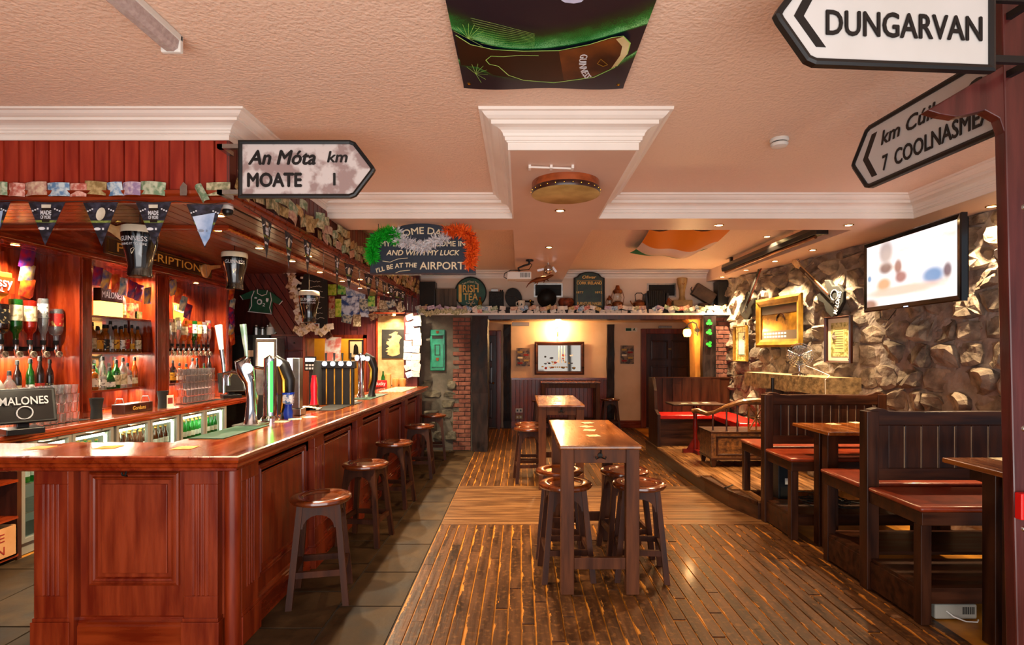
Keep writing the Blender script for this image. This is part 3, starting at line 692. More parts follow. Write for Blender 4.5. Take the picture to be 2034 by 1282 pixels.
PT('mirror_panel', MB().box(GB, GB + .006, 5.58, 6.5, 1.02, 2.02), M['mirror'], G)
for a, b, n in ((4.2, 5.4, 0), (5.56, 6.52, 1), (6.78, 8.1, 2)):
    lamp('AREA', (GB + .12, (a + b) / 2, 1.215), 9, (1, .88, .66), (0, 0, 0), None, shape='RECTANGLE', size=.05, size_y=.9)
    lamp('AREA', (GB + .08, (a + b) / 2, 1.615), 11, (1, .88, .66), (0, 0, 0), None, shape='RECTANGLE', size=.05, size_y=.9)
for i, (p, lab) in enumerate((((-4.38, 4.8, 2.584), 'spotlight over the bottle bay nearest the camera'), ((-4.40, 6.33, 2.584), 'spotlight over the middle bottle bay'), ((-4.37, 7.46, 2.584), 'spotlight over the farthest bottle bay'))):
    downlight(p, lab, 110, (1, .88, .66), 140)
# header sign, hurleys
sg = TH('shop_sign', 'dark wooden header sign with gold lettering PRESCRIPTIONS', 'sign', (GX + .062, 6.62, 2.75))
PT('board', MB().box(0, .02, -1.0, .95, -.09, .09), M['oak_dk'], sg, bev=.003)
PT('border', MB().sweep([(.02, -.97, -.075), (.02, .92, -.075), (.02, .92, .075), (.02, -.97, .075)], (1, 0, 0), [(0, 0), (0, .006), (-.008, .006), (-.008, 0)], True), M['brass'], sg)
TXT('PRESCRIPTIONS', .13, M['goldtext'], sg, (.022, -.02, 0), (PI / 2, 0, PI / 2), w=1.62, h=.095)
M['ash'] = wood('pale ash wood', 'b98a54', 'd6ad78', 'y', .4)
def hurley(p, rot, lab):
    out = [(-.045, 0), (-.02, -.03), (.02, -.035), (.065, -.02), (.11, .02), (.13, .09), (.09, .17), (.03, .24), (.02, .5), (.022, .86), (-.016, .86), (-.02, .5), (-.03, .24), (-.045, .15), (-.055, .06)]
    t = TH('hurley', lab, 'hurley stick', p, rot)
    PT('stick', MB().prism(out, -.012, .012, 'xz'), M['ash'], t, bev=.004)
    PT('grip', MB().box(-.021, .026, -.014, .014, .68, .86), M['blackmatt'], t, bev=.004)
    PT('band', MB().box(-.056, .12, -.0135, .0135, .075, .085), M['steel'], t)
hurley((-2.72, 4.0, 2.42), (0, math.radians(-62), 0), 'pale wooden hurley stick hung under the canopy behind the front pennants')
hurley(pX(402, 534, GX + .1) + Vector((0, 0, 0)), (0, math.radians(78), PI / 2 + .1), 'pale wooden hurley stick on the header right of the gold-lettered sign')
# ================================================================ BOTTLES
SP = {'tall': [(.001, 0), (.036, 0), (.038, .012), (.038, .17), (.033, .2), (.016, .225), (.014, .275), (.001, .276)],
      'square': [(.001, 0), (.042, 0), (.044, .012), (.044, .15), (.036, .175), (.016, .19), (.015, .235), (.001, .236)],
      'slim': [(.001, 0), (.030, 0), (.031, .01), (.033, .16), (.028, .21), (.014, .25), (.013, .3), (.001, .3)],
      'squat': [(.001, 0), (.048, 0), (.052, .03), (.05, .09), (.034, .13), (.016, .16), (.015, .2), (.001, .2)]}
def glassm(n, c, tr=.65): return mat(n, c, rough=.06, trans=tr, coat=.6, ior=1.35)
GL = {'clear': glassm('clear spirit bottle', 'dfe6e4', .9), 'amber': glassm('amber whiskey bottle', 'c06a14'), 'green': glassm('green spirit bottle', '1d6a22'),
      'dark': mat('dark bottle', '1a0d0a', rough=.1, coat=.6), 'red': glassm('red spirit bottle', 'c02a18'), 'orange': glassm('orange liqueur bottle', 'e8811a'), 'white': mat('white opaque bottle', 'e0d8c8', rough=.3, coat=.4)}
LB = {'cream': mat('cream bottle label', 'd6c8a0', '9a8a62', rough=.6, ns=30, lo=.5, hi=.6), 'white': mat('white bottle label', 'e0dcd0', '6a6258', rough=.6, ns=34, lo=.56, hi=.62), 'black': mat('black bottle label', '14110f', 'c9b27a', rough=.6, ns=34, lo=.58, hi=.64), 'red': mat('red bottle label', 'a01c14', 'd8b060', rough=.6, ns=30, lo=.56, hi=.62), 'yellow': mat('yellow bottle label', 'd89a1e', '5a2410', rough=.6, ns=30, lo=.56, hi=.62)}
bmc = {}
def bmesh_(shape, gl, lb):
    k = (shape, gl, lb)
    if k not in bmc:
        pr = SP[shape]; rm = pr[2][0]; zt = pr[3][1]; top = pr[-1][1]; n = 4 if False else 14
        bmc[k] = (mesh('bottle', MB().lathe(pr, n), GL[gl], True), mesh('label', MB().lathe([(rm + .0012, zt * .22), (rm + .0012, zt * .82)], n, closed=False), LB[lb], True),
                  mesh('stopper', MB().lathe([(.001, top + .028), (.014, top + .026), (.017, top - .012), (.001, top - .012)], 10), M['blackmatt'], True))
    return bmc[k]
def bottle(p, shape, gl, lb, lab, group, rot=(0, 0, 0), sc=1):
    a, b, c = bmesh_(shape, gl, lb)
    t = TG(PT('bottle', a, None, loc=p, rot=rot), lab, 'bottle', group); t.scale = (sc,) * 3
    PT('label', b, None, t); PT('stopper', c, None, t); return t
ORD = ['first', 'second', 'third', 'fourth', 'fifth', 'sixth', 'seventh', 'eighth', 'ninth', 'tenth', 'eleventh', 'twelfth', 'thirteenth', 'fourteenth', 'fifteenth', 'sixteenth']
CN = {'clear': 'clear', 'amber': 'amber', 'green': 'green', 'dark': 'dark', 'red': 'red', 'orange': 'orange', 'white': 'white'}
ring_m = mesh('dispenser_ring', MB().lathe([(.022, -.008), (.03, -.008), (.03, .008), (.022, .008)], 14, axis='x', closed=False).lathe([(.001, 0), (.023, 0), (.023, .002), (.001, .002)], 12, axis='x'), mat('pale optic badge', 'd8cbb0', '6a5a48', rough=.3, metal=.3, ns=40), True)
body_m = mesh('measure_body', MB().lathe([(.012, .09), (.016, .07), (.02, .06), (.02, .0), (.01, -.02), (.006, -.06), (.001, -.06)], 10), M['chrome'], True)
def optic(y, gl, lb, shape, lab, grp, z=1.74):
    o = TH('optic_dispenser', 'chrome measure under the ' + lab.replace('bottle, ', 'one, '), 'optic', (GB + .13, y, 1.66), group=grp + ' dispensers')
    PT('measure_body', body_m, None, o); PT('badge_ring', ring_m, None, o, loc=(.035, 0, -.03)); PT('bracket', MB().box(-.07, -.01, -.01, .01, .0, .03), M['blackmatt'], o)
    top = SP[shape][-1][1]
    bottle((GB + .13, y, 1.745 + top * (1.36 if 'near' in grp else 1.2)), shape, gl, lb, lab, grp, rot=(PI, 0, R.uniform(0, 6)), sc=1.36 if 'near' in grp else 1.2)
for i, (gl, lb, sh) in enumerate((('dark', 'black', 'square'), ('clear', 'white', 'square'), ('dark', 'black', 'square'), ('green', 'cream', 'tall'), ('red', 'cream', 'tall'), ('clear', 'white', 'slim'), ('clear', 'red', 'square'))):
    optic(4.50 + i * .142, gl, lb, sh, 'upturned %s bottle, %s from the left in the near optic row' % (CN[gl], ORD[i]), 'near optic row')
for i, (gl, lb, sh) in enumerate((('red', 'white', 'tall'), ('clear', 'white', 'square'), ('clear', 'cream', 'tall'), ('clear', 'white', 'slim'), ('amber', 'cream', 'square'), ('amber', 'red', 'tall'), ('green', 'green' if False else 'white', 'tall'), ('amber', 'cream', 'tall'), ('clear', 'white', 'tall'), ('clear', 'red', 'slim'))):
    optic(6.9 + i * .118, gl, lb, sh, 'upturned %s bottle, %s from the left in the far optic row' % (CN[gl], ORD[i]), 'far optic row')
def brow(y0, y1, n, z, x, rec, where, group):
    for i in range(n):
        gl, lb, sh = rec[i % len(rec)]
        bottle((x + R.uniform(-.015, .015), y0 + (y1 - y0) * (i + .5) / n, z), sh, gl, lb, '%s bottle, %s from the left %s' % (CN[gl].capitalize(), ORD[i], where), group, rot=(0, 0, R.uniform(0, 6)), sc=R.uniform(.95, 1.12))
brow(4.4, 5.36, 9, 1.25, GB + .1, [('clear', 'white', 'slim'), ('clear', 'cream', 'tall'), ('dark', 'white', 'tall'), ('white', 'cream', 'squat'), ('clear', 'yellow', 'squat'), ('dark', 'cream', 'slim'), ('green', 'white', 'slim'), ('dark', 'red', 'slim'), ('dark', 'black', 'slim')], 'below the near optic row', 'bottles below the near optics')
brow(5.6, 6.5, 9, 1.25, GB + .12, [('orange', 'cream', 'tall'), ('orange', 'yellow', 'tall'), ('amber', 'white', 'square'), ('clear', 'white', 'slim'), ('green', 'white', 'squat'), ('green', 'cream', 'tall'), ('clear', 'cream', 'tall'), ('clear', 'white', 'square'), ('amber', 'cream', 'slim')], 'on the lowest shelf of the middle bay', 'bottles on the lowest middle shelf')
brow(5.6, 6.5, 11, 1.65, GB + .14, [('dark', 'white', 'slim'), ('amber', 'cream', 'tall'), ('amber', 'cream', 'tall'), ('amber', 'yellow', 'square'), ('amber', 'black', 'tall'), ('clear', 'white', 'slim'), ('amber', 'yellow', 'tall'), ('amber', 'white', 'tall'), ('amber', 'red', 'tall'), ('amber', 'yellow', 'slim'), ('amber', 'cream', 'tall')], 'on the whiskey shelf of the middle bay', 'bottles on the whiskey shelf')
brow(5.62, 5.78, 1, 2.03, GB + .12, [('green', 'cream', 'tall')], 'beside the lit box on the top shelf', 'bottles on the top middle shelf')
brow(6.14, 6.34, 1, 2.03, GB + .12, [('clear', 'cream', 'tall')], 'left of the red snack box on the top shelf', 'bottles on the top middle shelf')
brow(6.85, 8.05, 9, 1.25, GB + .12, [('amber', 'cream', 'squat'), ('clear', 'cream', 'tall'), ('dark', 'yellow', 'tall'), ('amber', 'white', 'square'), ('amber', 'yellow', 'squat'), ('clear', 'white', 'tall'), ('dark', 'cream', 'slim'), ('green', 'yellow', 'squat'), ('dark', 'white', 'slim')], 'below the far optic row', 'bottles below the far optics')
# glasses
tum = mesh('tumbler', MB().lathe([(.001, 0), (.03, 0), (.038, .085), (.035, .085), (.027, .008), (.001, .008)], 12, closed=False), mat('tumbler glass', 'ffffff', rough=.0, trans=.96, coat=.3, ior=1.42), True)
def stack(x, y0, n, lay, rows, lab, g):
    for l in range(lay):
        for r_ in range(rows):
            for i in range(n - (l % 2)):
                TG(PT('tumbler', tum, None, loc=(x + r_ * .078 + (l % 2) * .02, y0 + i * .078 + (l % 2) * .039, 1.002 + l * .087)), lab, 'glass', g)
stack(-4.3, 4.62, 9, 4, 2, 'upright clear tumbler in the stack of glasses on the near back counter', 'near stack of tumblers')
stack(-4.3, 6.95, 9, 5, 2, 'upright clear tumbler in the stack of glasses below the far optics', 'far stack of tumblers')
TM('glass_tray', MB().box(-4.36, -4.17, 4.55, 5.38, 1.0, 1.002), M['blackmatt'], 'flat black tray under the near stack of tumblers', 'tray')
M['groove_glint'] = mat('pale groove glint', '8a7058', '9c8468', rough=.7)
# ================================================================ BAR STOOLS
st_seat = mesh('seat', MB().lathe([(.001, .672), (.118, .672), (.122, .678), (.135, .684), (.185, .684), (.198, .676), (.2, .662), (.19, .648), (.001, .646)], 30), M['seat'], True)
def stool_meshes():
    tp, bt = .115, .175
    leg = MB().hexa([(bt - .02, bt - .02, 0), (bt + .02, bt - .02, 0), (bt + .02, bt + .02, 0), (bt - .02, bt + .02, 0)], [(tp - .018, tp - .018, .648), (tp + .02, tp - .018, .648), (tp + .02, tp + .02, .648), (tp - .018, tp + .02, .648)])
    n = 9; arch = []
    top = [(-.118, .645), (.118, .645)]
    a = [(.130, .50), (.112, .50)] + [(.098 * math.cos(t * PI / n), .50 + .085 * math.sin(t * PI / n)) for t in range(n + 1)] + [(-.112, .50), (-.130, .50)]
    ap = MB().prism(top + a, -.010, .010, 'xz')
    ap.v = [(v[0], v[1] + .118 + (.645 - v[2]) * .085, v[2]) for v in ap.v]
    z = .21; w = bt - (bt - tp) * z / .65
    sr = MB().box(-w + .018, w - .018, w - .012, w + .012, z - .02, z + .02)
    return mesh('leg', leg, M['stool']), mesh('apron', ap, M['stool']), mesh('stretcher', sr, M['stool'])
SL, SA, SR = stool_meshes()
def stool(x, y, rz, lab, grp, z=0):
    t = TH('bar_stool', lab, 'stool', (x, y, z), (0, 0, rz), grp)
    PT('seat', st_seat, None, t)
    for k in range(4):
        o = PT('leg', SL, None, t, rot=(0, 0, k * PI / 2)); 
        PT('apron', SA, None, t, rot=(0, 0, k * PI / 2)); PT('stretcher', SR, None, t, rot=(0, 0, k * PI / 2))
    return t
g = 'wooden stools along the bar'
stool(-1.35, 3.75, .22, 'dark wooden bar stool nearest the camera along the bar', g)
stool(-1.36, 4.86, -.12, 'second bar stool from the camera along the bar', g)
stool(-1.37, 6.0, -.08, 'third bar stool from the camera along the bar', g)
stool(-1.345, 7.36, .05, 'fourth bar stool from the camera along the bar', g)
stool(-1.355, 8.62, .15, 'last bar stool at the far end of the bar by the grey stone wall', g)
g = 'wooden stools at the high tables'
stool(.335, 4.13, .06, 'stool tucked under the left side of the front high table, nearer one', g)
stool(.325, 4.60, -.05, 'stool tucked under the left side of the front high table, farther one', g)
stool(.885, 4.13, -.1, 'stool at the right side of the front high table, nearer one', g)
stool(.86, 4.58, .1, 'stool at the right side of the front high table, farther one', g)
stool(.11, 7.13, .1, 'stool left of the second high table, nearer one', g)
stool(.12, 7.55, 0, 'stool left of the second high table, farther one', g)
stool(.42, 11.2, 0, 'stool left of the high table against the far wall', g)
stool(1.86, 11.5, 0, 'stool right of the high table against the far wall', g)
# ================================================================ HIGH TABLES
def htable(x0, x1, y0, y1, z, lab, ov=.22, hook=True, lw=.09, grp='high tables in the middle of the room'):
    t = TH('high_table', lab, 'table', ((x0 + x1) / 2, (y0 + y1) / 2, 0), group=grp)
    a, b = (x1 - x0) / 2, (y1 - y0) / 2
    PT('table_top', MB().box(-a, a, -b, b, z - .028, z), M['ttop'], t, bev=.008)
    la, lb0, lb1 = a - .012, -b + .03, b - ov
    for sx in (-1, 1):
        for (ya) in (lb0, lb1 - lw):
            PT('leg', MB().box(min(sx * la, sx * (la - lw)), max(sx * la, sx * (la - lw)), ya, ya + lw * .8, 0, z - .028), M['table'], t, bev=.004)
    for ya in (lb0 + .012, lb1 - .05): PT('apron', MB().box(-la + lw, la - lw, ya, ya + .025, z - .125, z - .03), M['table'], t, bev=.002)
    for sx in (-1, 1): PT('apron', MB().box(min(sx * (la - .02), sx * (la - .045)), max(sx * (la - .02), sx * (la - .045)), lb0 + lw * .8, lb1 - lw, z - .125, z - .03), M['table'], t)
    for ya in (lb0 + .02, lb1 - .06): PT('stretcher', MB().box(-la + lw, la - lw, ya, ya + .03, .165, .245), M['table'], t, bev=.003)
    if hook:
        h_ = PT('coat_hook', MB().cyl((0, lb0 + .013, z - .07), (0, lb0 - .004, z - .07), .016, n=10), M['iron'], t, smooth=True)
        PT('hook_prong', MB().tube([(0, lb0, z - .055), (0, lb0 - .03, z - .05), (0, lb0 - .035, z - .03)], .005, 6).tube([(-.035, lb0 - .025, z - .075), (-.03, lb0 - .03, z - .09), (-.01, lb0 - .01, z - .085), (.01, lb0 - .01, z - .085), (.03, lb0 - .03, z - .09), (.035, lb0 - .025, z - .075)], .005, 6), M['iron'], h_, smooth=True)
    return t
htable(.262, .82, 3.73, 5.15, 1.02, 'front wooden high table with three pale card mats down its top')
htable(.205, .77, 6.6, 8.1, 1.02, 'second wooden high table standing behind the front one', ov=.25)
htable(.42, 1.66, 11.45, 11.97, 1.03, 'long high table against the far red wainscot', ov=.05, hook=False)
M['coaster'] = mat('beer mat card', 'd8c8a4', 'b8a070', rough=.7, ns=40, lo=.45, hi=.55)
def coaster(p, rz, lab, s=.047, m='coaster', grp=None): return TG(PT('beer_mat', MB().box(-s, s, -s, s, 0, .0018), M[m], None, loc=p, rot=(0, 0, rz)), lab, 'beer mat', grp)
for i, (px, py) in enumerate(((1167, 841), (1164, 848), (1171, 855), (1178, 866))):
    p = pZ(px, py, 1.0205); p.z = 1.0205 + (.002 * (i == 0)); coaster(p, .3 + i * .5, 'cream beer mat on the front high table, %s from its far end' % ORD[i])
for i, (px, py) in enumerate(((1102, 793), (1108, 797))):
    coaster(pZ(px, py, 1.0205), .4 * i, 'cream beer mat on the second high table, %s one' % ('farther', 'nearer')[i])
M['mat_orange'] = mat('yellow printed beer mat', 'd89a3a', 'b8641c', rough=.55, ns=22)
for i, (px, py) in enumerate(((80, 890), (216, 889), (368, 890))): coaster(pZ(px, py, 1.1005), .15, 'yellow beer mat on the front of the bar, %s from the left' % ORD[i], .055, 'mat_orange')
for i, (px, py) in enumerate(((560, 838), (586, 833), (615, 829), (662, 812), (700, 797), (720, 793))):
    coaster(pZ(px, py, 1.1005), i * .4, 'beer mat on the long bar beside the taps, %s from the camera' % ORD[i], .05)
# ================================================================ DOUBLE BENCHES (booths)
def dbench(x, y, rear_z, lab, W_=1.1, w2=1.1):
    t = TH('double_bench', lab, 'bench', (x, y, 0))
    PT('post', MB().box(0, .085, -.045, .045, .0, 1.24), M['bench'], t, bev=.006); PT('post', MB().box(W_, W_ + .085, -.045, .045, 0, 1.24), M['bench'], t, bev=.006)
    # shaped crest rail
    crest = [(.02, 1.06)] + [(.02, 1.2), (.03, 1.25), (.08, 1.262), (.13, 1.255), (.16, 1.24)] + [(.25, 1.235), (W_ / 2, 1.238), (W_ - .1, 1.235), (W_ - .05, 1.25), (W_ - .01, 1.268), (W_ + .06, 1.25), (W_ + .075, 1.2), (W_ + .075, 1.06)]
    PT('crest_rail', MB().prism([(a, b if b > 1.1 else 1.14) for a, b in crest], -.035, .035, 'xz'), M['bench_x'], t, bev=.006)
    PT('bottom_rail', MB().box(.085, W_, -.03, .03, .76, .84), M['bench_x'], t)
    PT('groove_glint_board', MB().box(.1, W_, -.008, .018, .83, 1.13), M['groove_glint'], t)  # pale board added; its colour stands in for light caught by board edges
    n = 11; w = (W_ - .16) / n
    for i in range(n): PT('back_board', MB().box(.165 + i * w * .96 + .005, .165 + (i + 1) * w * .96 - .005, -.014, .019, .82, 1.15), M['bench'], t, bev=.003)
    PT('back_stile', MB().box(.085, .162, -.025, .025, .82, 1.16), M['bench'], t)
    zs = .72
    for s_, zl in ((-1, 0), (1, rear_z)):
        ya, yb = sorted((s_ * .05, s_ * .56))
        PT('seat_cushion', MB().box(.0, W_ + .08, ya, yb, zs - .035, zs), M['leather'], t, bev=.014, smooth=True)
        PT('seat_frame', MB().box(.015, W_ + .065, ya + (.01 if s_ < 0 else 0), yb - (0 if s_ < 0 else .01), zs - .115, zs - .035), M['bench_x'], t, bev=.003)
        for xx in (.015, W_ + .0): PT('leg', MB().box(xx, xx + .065, min(s_ * .475, s_ * .54), max(s_ * .475, s_ * .54), zl, zs - .115), M['bench'], t, bev=.004)
        if zl == 0:
            PT('foot_board', MB().box(.03, W_ + .06, ya + .03, yb - .01 * 0, .2, .222), M['bench_x'], t)
            PT('side_rail', MB().box(.02, .055, *sorted((s_ * .05, s_ * .47)), .02, .2), M['bench_x'], t)
            PT('front_rail', MB().box(.08, W_, s_ * .5 - .015, s_ * .5 + .015, .12, .2), M['bench_x'], t)
    return t
dbench(2.36, 5.40, .182, 'back-to-back wooden booth bench at the edge of the stage, farther one')
dbench(2.40, 3.88, 0, 'back-to-back wooden booth bench nearest the camera', W_=1.5)
def btable(x0, x1, y0, y1, z, lab):
    t = TH('booth_table', lab, 'table', ((x0 + x1) / 2, (y0 + y1) / 2, 0)); a, b = (x1 - x0) / 2, (y1 - y0) / 2
    PT('table_top', MB().box(-a, a, -b, b, z - .03, z), M['ttop'], t, bev=.006)
    PT('apron', MB().box(-a + .1, a - .1, -b + .09, b - .09, z - .11, z - .03), M['bench_x'], t)
    for sx in (-1, 1):
        PT('leg', MB().box(*sorted((sx * (a - .04), sx * (a - .13))), -.22, -.13, 0, z - .03), M['bench'], t, bev=.004)
        PT('leg', MB().box(*sorted((sx * (a - .04), sx * (a - .13))), -.09, -.0, 0, z - .03), M['bench'], t, bev=.004)
    return t
btable(2.50, 3.6, 4.50, 4.80 + .3, 1.0, 'booth table between the two double benches')
btable(2.60, 3.9, 2.92, 3.42, 1.0, 'booth table at the right edge beside the red post')
for i, (px, py) in enumerate(((1655, 843), (1700, 840))): coaster(pZ(px, py, 1.0005), .2, 'cream beer mat on the booth table between the benches, %s one' % ('left', 'right')[i])
coaster(pZ(1990, 913, 1.0005), .1, 'cream beer mat on the booth table at the right edge')
# ================================================================ STAGE
stg = TH('stage', 'raised wooden stage platform with a riser along the dance floor', 'platform')
SE = [(2.10, 9.28), (2.12, 8.2), (2.14, 7.3), (2.16, 6.5), (2.22, 5.9), (2.34, 5.46), (2.46, 5.46), (2.46, 5.9), (3.82, 5.9), (3.5, 9.28)]
PT('riser', MB().prism(SE, 0.0, .16, 'xy'), wood('dark riser board', '2a1408', '4e2a12', 'y', .4), stg)
M['sboard'] = wood('worn stage boards', '4a2c16', '8a5c32', 'y', .32, rnd=.15, coat=.25, bump=.2)
x = 2.1; i = 0
while x < 3.4:
    y0 = 5.46 if 2.34 <= x < 2.46 else (5.95 if x > 2.2 else 6.6)
    if x > 2.28: y0 = max(y0, 5.47) if x < 2.4 else 5.9
    mid = 7 + (i * .37) % 1.5
    for a, b in ((y0, mid), (mid, 9.26)):
        PT('stage_board', MB().box(x + .002, x + .083, a + .001, b - .001, .16, .18), M['sboard'], stg)
    x += bw; i += 1
PT('nosing', MB().sweep([(q[0], q[1], .16) for q in SE[:6]], (0, 0, 1), [(-.004, 0), (-.0, .021), (.012, .019), (.012, -.02), (-.002, -.02)]), M['bench_x'], stg)
# ================================================================ FAR BOOTH (settle), little table, carved seat
bt = TH('settle', 'high-backed boarded settle with red seat across the back of the stage', 'settle', (2.12, 8.2, .18))
n = 9
for i in range(n):
    x0 = .06 + i * .158
    if x0 > 1.3: break
    PT('back_board', MB().box(x0 + .002, x0 + .156, .93 - .03 * math.sin(i / 8 * PI), .95 - .03 * math.sin(i / 8 * PI), .0, 1.04), M['bench'], bt)
PT('cap_rail', MB().box(0, 1.4, .9, .96, 1.04, 1.06), M['bench_x'], bt)
side = [(.0, 0), (.97, 0), (.97, 1.06), (.78, 1.06), (.62, .92), (.58, .62), (.5, .5), (.4, .48), (.4, 0)]
PT('end_panel', MB().prism([(v[0], v[1]) for v in [(.38, 0), (.97, 0), (.97, 1.06), (.74, 1.06), (.6, .86), (.56, .56), (.38, .5)]], 0, .05, 'yz'), M['bench'], bt, bev=.004)
PT('seat_box', MB().box(.05, 1.3, .48, .9, 0, .42), M['bench_x'], bt); PT('seat_cushion', MB().box(.05, 1.3, .44, .9, .42, .49), M['redleather'], bt, bev=.015, smooth=True)
PT('seat_box', MB().box(.95, 1.28, -.5, .48, 0, .4), M['bench_x'], bt); PT('seat_cushion', MB().box(.9, 1.28, -.55, .44, .4, .49), M['redleather'], bt, bev=.015, smooth=True)
tb = TH('pedestal_table', 'low dark table with a red painted pedestal on the stage', 'table', (2.56, 8.12, .18))
PT('table_top', MB().box(-.38, .38, -.22, .22, .70, .725), M['bench_x'], tb, bev=.004)
M['redpaint'] = mat('glossy red paint', '5a0d08', '74140c', rough=.3)
PT('column', MB().lathe([(.001, .0), (.03, .0), (.035, .2), (.025, .3), (.04, .36), (.03, .42), (.025, .5), (.04, .6), (.03, .7), (.001, .7)], 12), M['redpaint'], tb, smooth=True)
PT('base', MB().box(-.18, .18, -.03, .03, 0, .05).prism([(-.12, .05), (-.03, .05), (-.03, .2)], -.02, .02, 'xz').prism([(.12, .05), (.03, .2), (.03, .05)], -.02, .02, 'xz').box(-.03, .03, -.2, .2, 0, .05), M['redpaint'], tb)
for i in range(3): coaster((2.38 + i * .17, 8.05 + .04 * i, .9055), .1 * i, 'beer mat on the low red-footed table, %s from the left' % ORD[i])
cs = TH('carved_settle', 'carved box settle with a curved arm rail seen from behind on the stage', 'settle', (2.43, 7.05, .18))
M['carve'] = mat('carved dark oak', '3a200e', '7a4c22', rough=.38, ns=20, bump=.6, bs=40, coat=.3)
PT('box_seat', MB().box(0, 1.0, 0, .46, .1, .44), M['carve'], cs, bev=.004)
PT('lid_moulding', MB().box(-.015, 1.015, -.015, .475, .44, .46).box(-.01, 1.01, -.01, .47, .1, .125), M['bench_x'], cs, bev=.004)
PT('carved_panel', MB().sweep([(.06, 0, .15), (.94, 0, .15), (.94, 0, .4), (.06, 0, .4)], (0, -1, 0), [(0, 0), (-.005, .008), (-.02, .008), (-.025, 0)], True), M['bench_x'], cs)
for xx in (0, .93): 
    for yy in (0, .39): PT('foot', MB().hexa([(xx + .015, yy + .015, 0), (xx + .055, yy + .015, 0), (xx + .055, yy + .055, 0), (xx + .015, yy + .055, 0)], [(xx, yy, .1), (xx + .07, yy, .1), (xx + .07, yy + .07, .1), (xx, yy + .07, .1)]), M['bench'], cs)
arc = [(-.12 + .0, .40, .68), (-.05, .35, .685), (.02, .2, .66), (.08, .08, .70), (.2, .01, .78), (.38, -.02, .84), (.55, -.02, .855), (.72, 0, .84), (.88, .06, .78), (.98, .16, .7), (1.02, .3, .66), (1.05, .42, .66)]
PT('curved_arm_rail', MB().tube(arc, [.035, .05, .035, .03, .035, .045, .05, .045, .035, .03, .035, .045], 8, flat=.8), M['carve'], cs, smooth=True)
for i, (xx, yy, zz) in enumerate(((.06, .12, .68), (.2, .02, .75), (.33, .0, .8), (.78, .02, .8), (.9, .08, .75))): PT('spindle', MB().lathe([(.001, .46), (.014, .46), (.01, .5), (.018, .56), (.01, .62), (.014, zz), (.001, zz)], 8, c=(xx, yy, 0)), M['bench'], cs, smooth=True)
sp_ = MB().box(.46, .68, -.01, .01, .46, .80)
PT('pierced_splat', MB().sweep([(.46, 0, .46), (.68, 0, .46), (.68, 0, .82), (.46, 0, .82)], (0, -1, 0), [(0, 0), (0, .012), (-.02, .012), (-.02, 0)], True).beam((.48, -.0, .48), (.66, 0, .80), .018, .012).beam((.66, 0, .48), (.48, 0, .80), .018, .012).beam((.57, 0, .46), (.57, 0, .82), .018, .012).beam((.48, 0, .64), (.66, 0, .64), .018, .012), M['carve'], cs)
# speaker box, cables, white box under the benches
spk = TH('floor_speaker', 'dark blue-black floor speaker with white socket plate under the farther bench', 'speaker', (2.66, 5.62, .182))
PT('cabinet', MB().box(-.09, .09, -.1, .1, 0, .36), mat('black blue cabinet', '0e1318', '141b22', rough=.5), spk, bev=.006)
PT('socket_plate', MB().box(-.025, .02, -.106, -.1, .15, .21), M['white'], spk); PT('grille', MB().box(-.07, .07, -.104, -.1, .02, .12), M['blackmatt'], spk)
rb = TH('router_box', 'pale grey electronic box with vents on the floor under the nearest bench', 'equipment box', (2.68, 3.38 + .12, .0))
PT('case', MB().box(-.12, .14, -.08, .08, .0, .09), mat('pale grey plastic', '9a968a', rough=.5), rb, bev=.008)
for i in range(7): PT('vent_slot', MB().box(.05 + i * .011, .056 + i * .011, -.082, -.08, .03, .075), M['blackmatt'], rb)
PT('cable', MB().tube([(-.05, -.08, .05), (-.03, -.11, .03), (.03, -.13, .01), (.1, -.13, .006), (.13, -.1, .006)], .004, 6), M['white'], rb, smooth=True)
cab = MB()
for k in range(6):
    x0, y0 = 2.75 + R.uniform(0, .5), 5.0 + R.uniform(0, .5)
    cab.tube([(x0 + .25 * math.cos(t * .9 + k) * (1 - t / 14), y0 + .14 * math.sin(t * .9 + k), .23 + .006 * k) for t in range(10)], .005, 5)
TM('cable_coil', cab, M['blackmatt'], 'tangle of black cables on the foot board under the farther bench', 'cable', smooth=True)
ft = TM('mic_stand_foot', MB().tube([(2.32, 6.05, .2), (2.23, 5.98, .19), (2.20, 5.95, .188)], [.007, .007, .014], 8), M['black'], 'black rubber-tipped foot of a stand poking out on the stage', 'stand', smooth=True)
ms = TH('microphone_stand', 'thin black upright stand behind the farther bench before the mantel', 'stand', (3.05, 6.7, .18))
PT('pole', MB().cyl((0, 0, 0), (0, 0, 1.16), .01), M['black'], ms, smooth=True); PT('clutch', MB().cyl((0, 0, 1.02), (0, 0, 1.16), .02), M['black'], ms, smooth=True); PT('base', MB().cyl((0, 0, 0), (0, 0, .02), .12, n=20), M['black'], ms, smooth=True)
# ================================================================ RED POST, BRACKET, FIRE CALL POINT
M['postred'] = wood('dark red painted timber', '3a0f0c', '521a14', 'z', .4, bump=.15)
rp = TH('timber_post', 'dark red timber post with a bracket at the right edge', 'post', (1.895, 2.1, 0))
PT('shaft', MB().hexa([(0, 0, 0), (.14, 0, 0), (.14, .05, 0), (0, .05, 0)], [(-.07, 0, 3.06), (.09, 0, 3.06), (.09, .05, 3.06), (-.07, .05, 3.06)]), M['postred'], rp, bev=.006)
for z in (1.36, .98, 2.2): PT('bolt_head', MB().lathe([(.001, -.008), (.008, -.006), (.012, 0), (.001, 0)], 10, axis='y', c=(.015, 0, z)), M['steel'], rp, smooth=True)
PT('bracket', MB().prism([(-.35, 2.57), (-.3, 2.555), (-.24, 2.545), (-.13, 2.57), (-.075, 2.54), (-.055, 2.48), (.0, 2.48), (.0, 2.776)], .004, .046, 'xz'), M['postred'], rp, bev=.004)
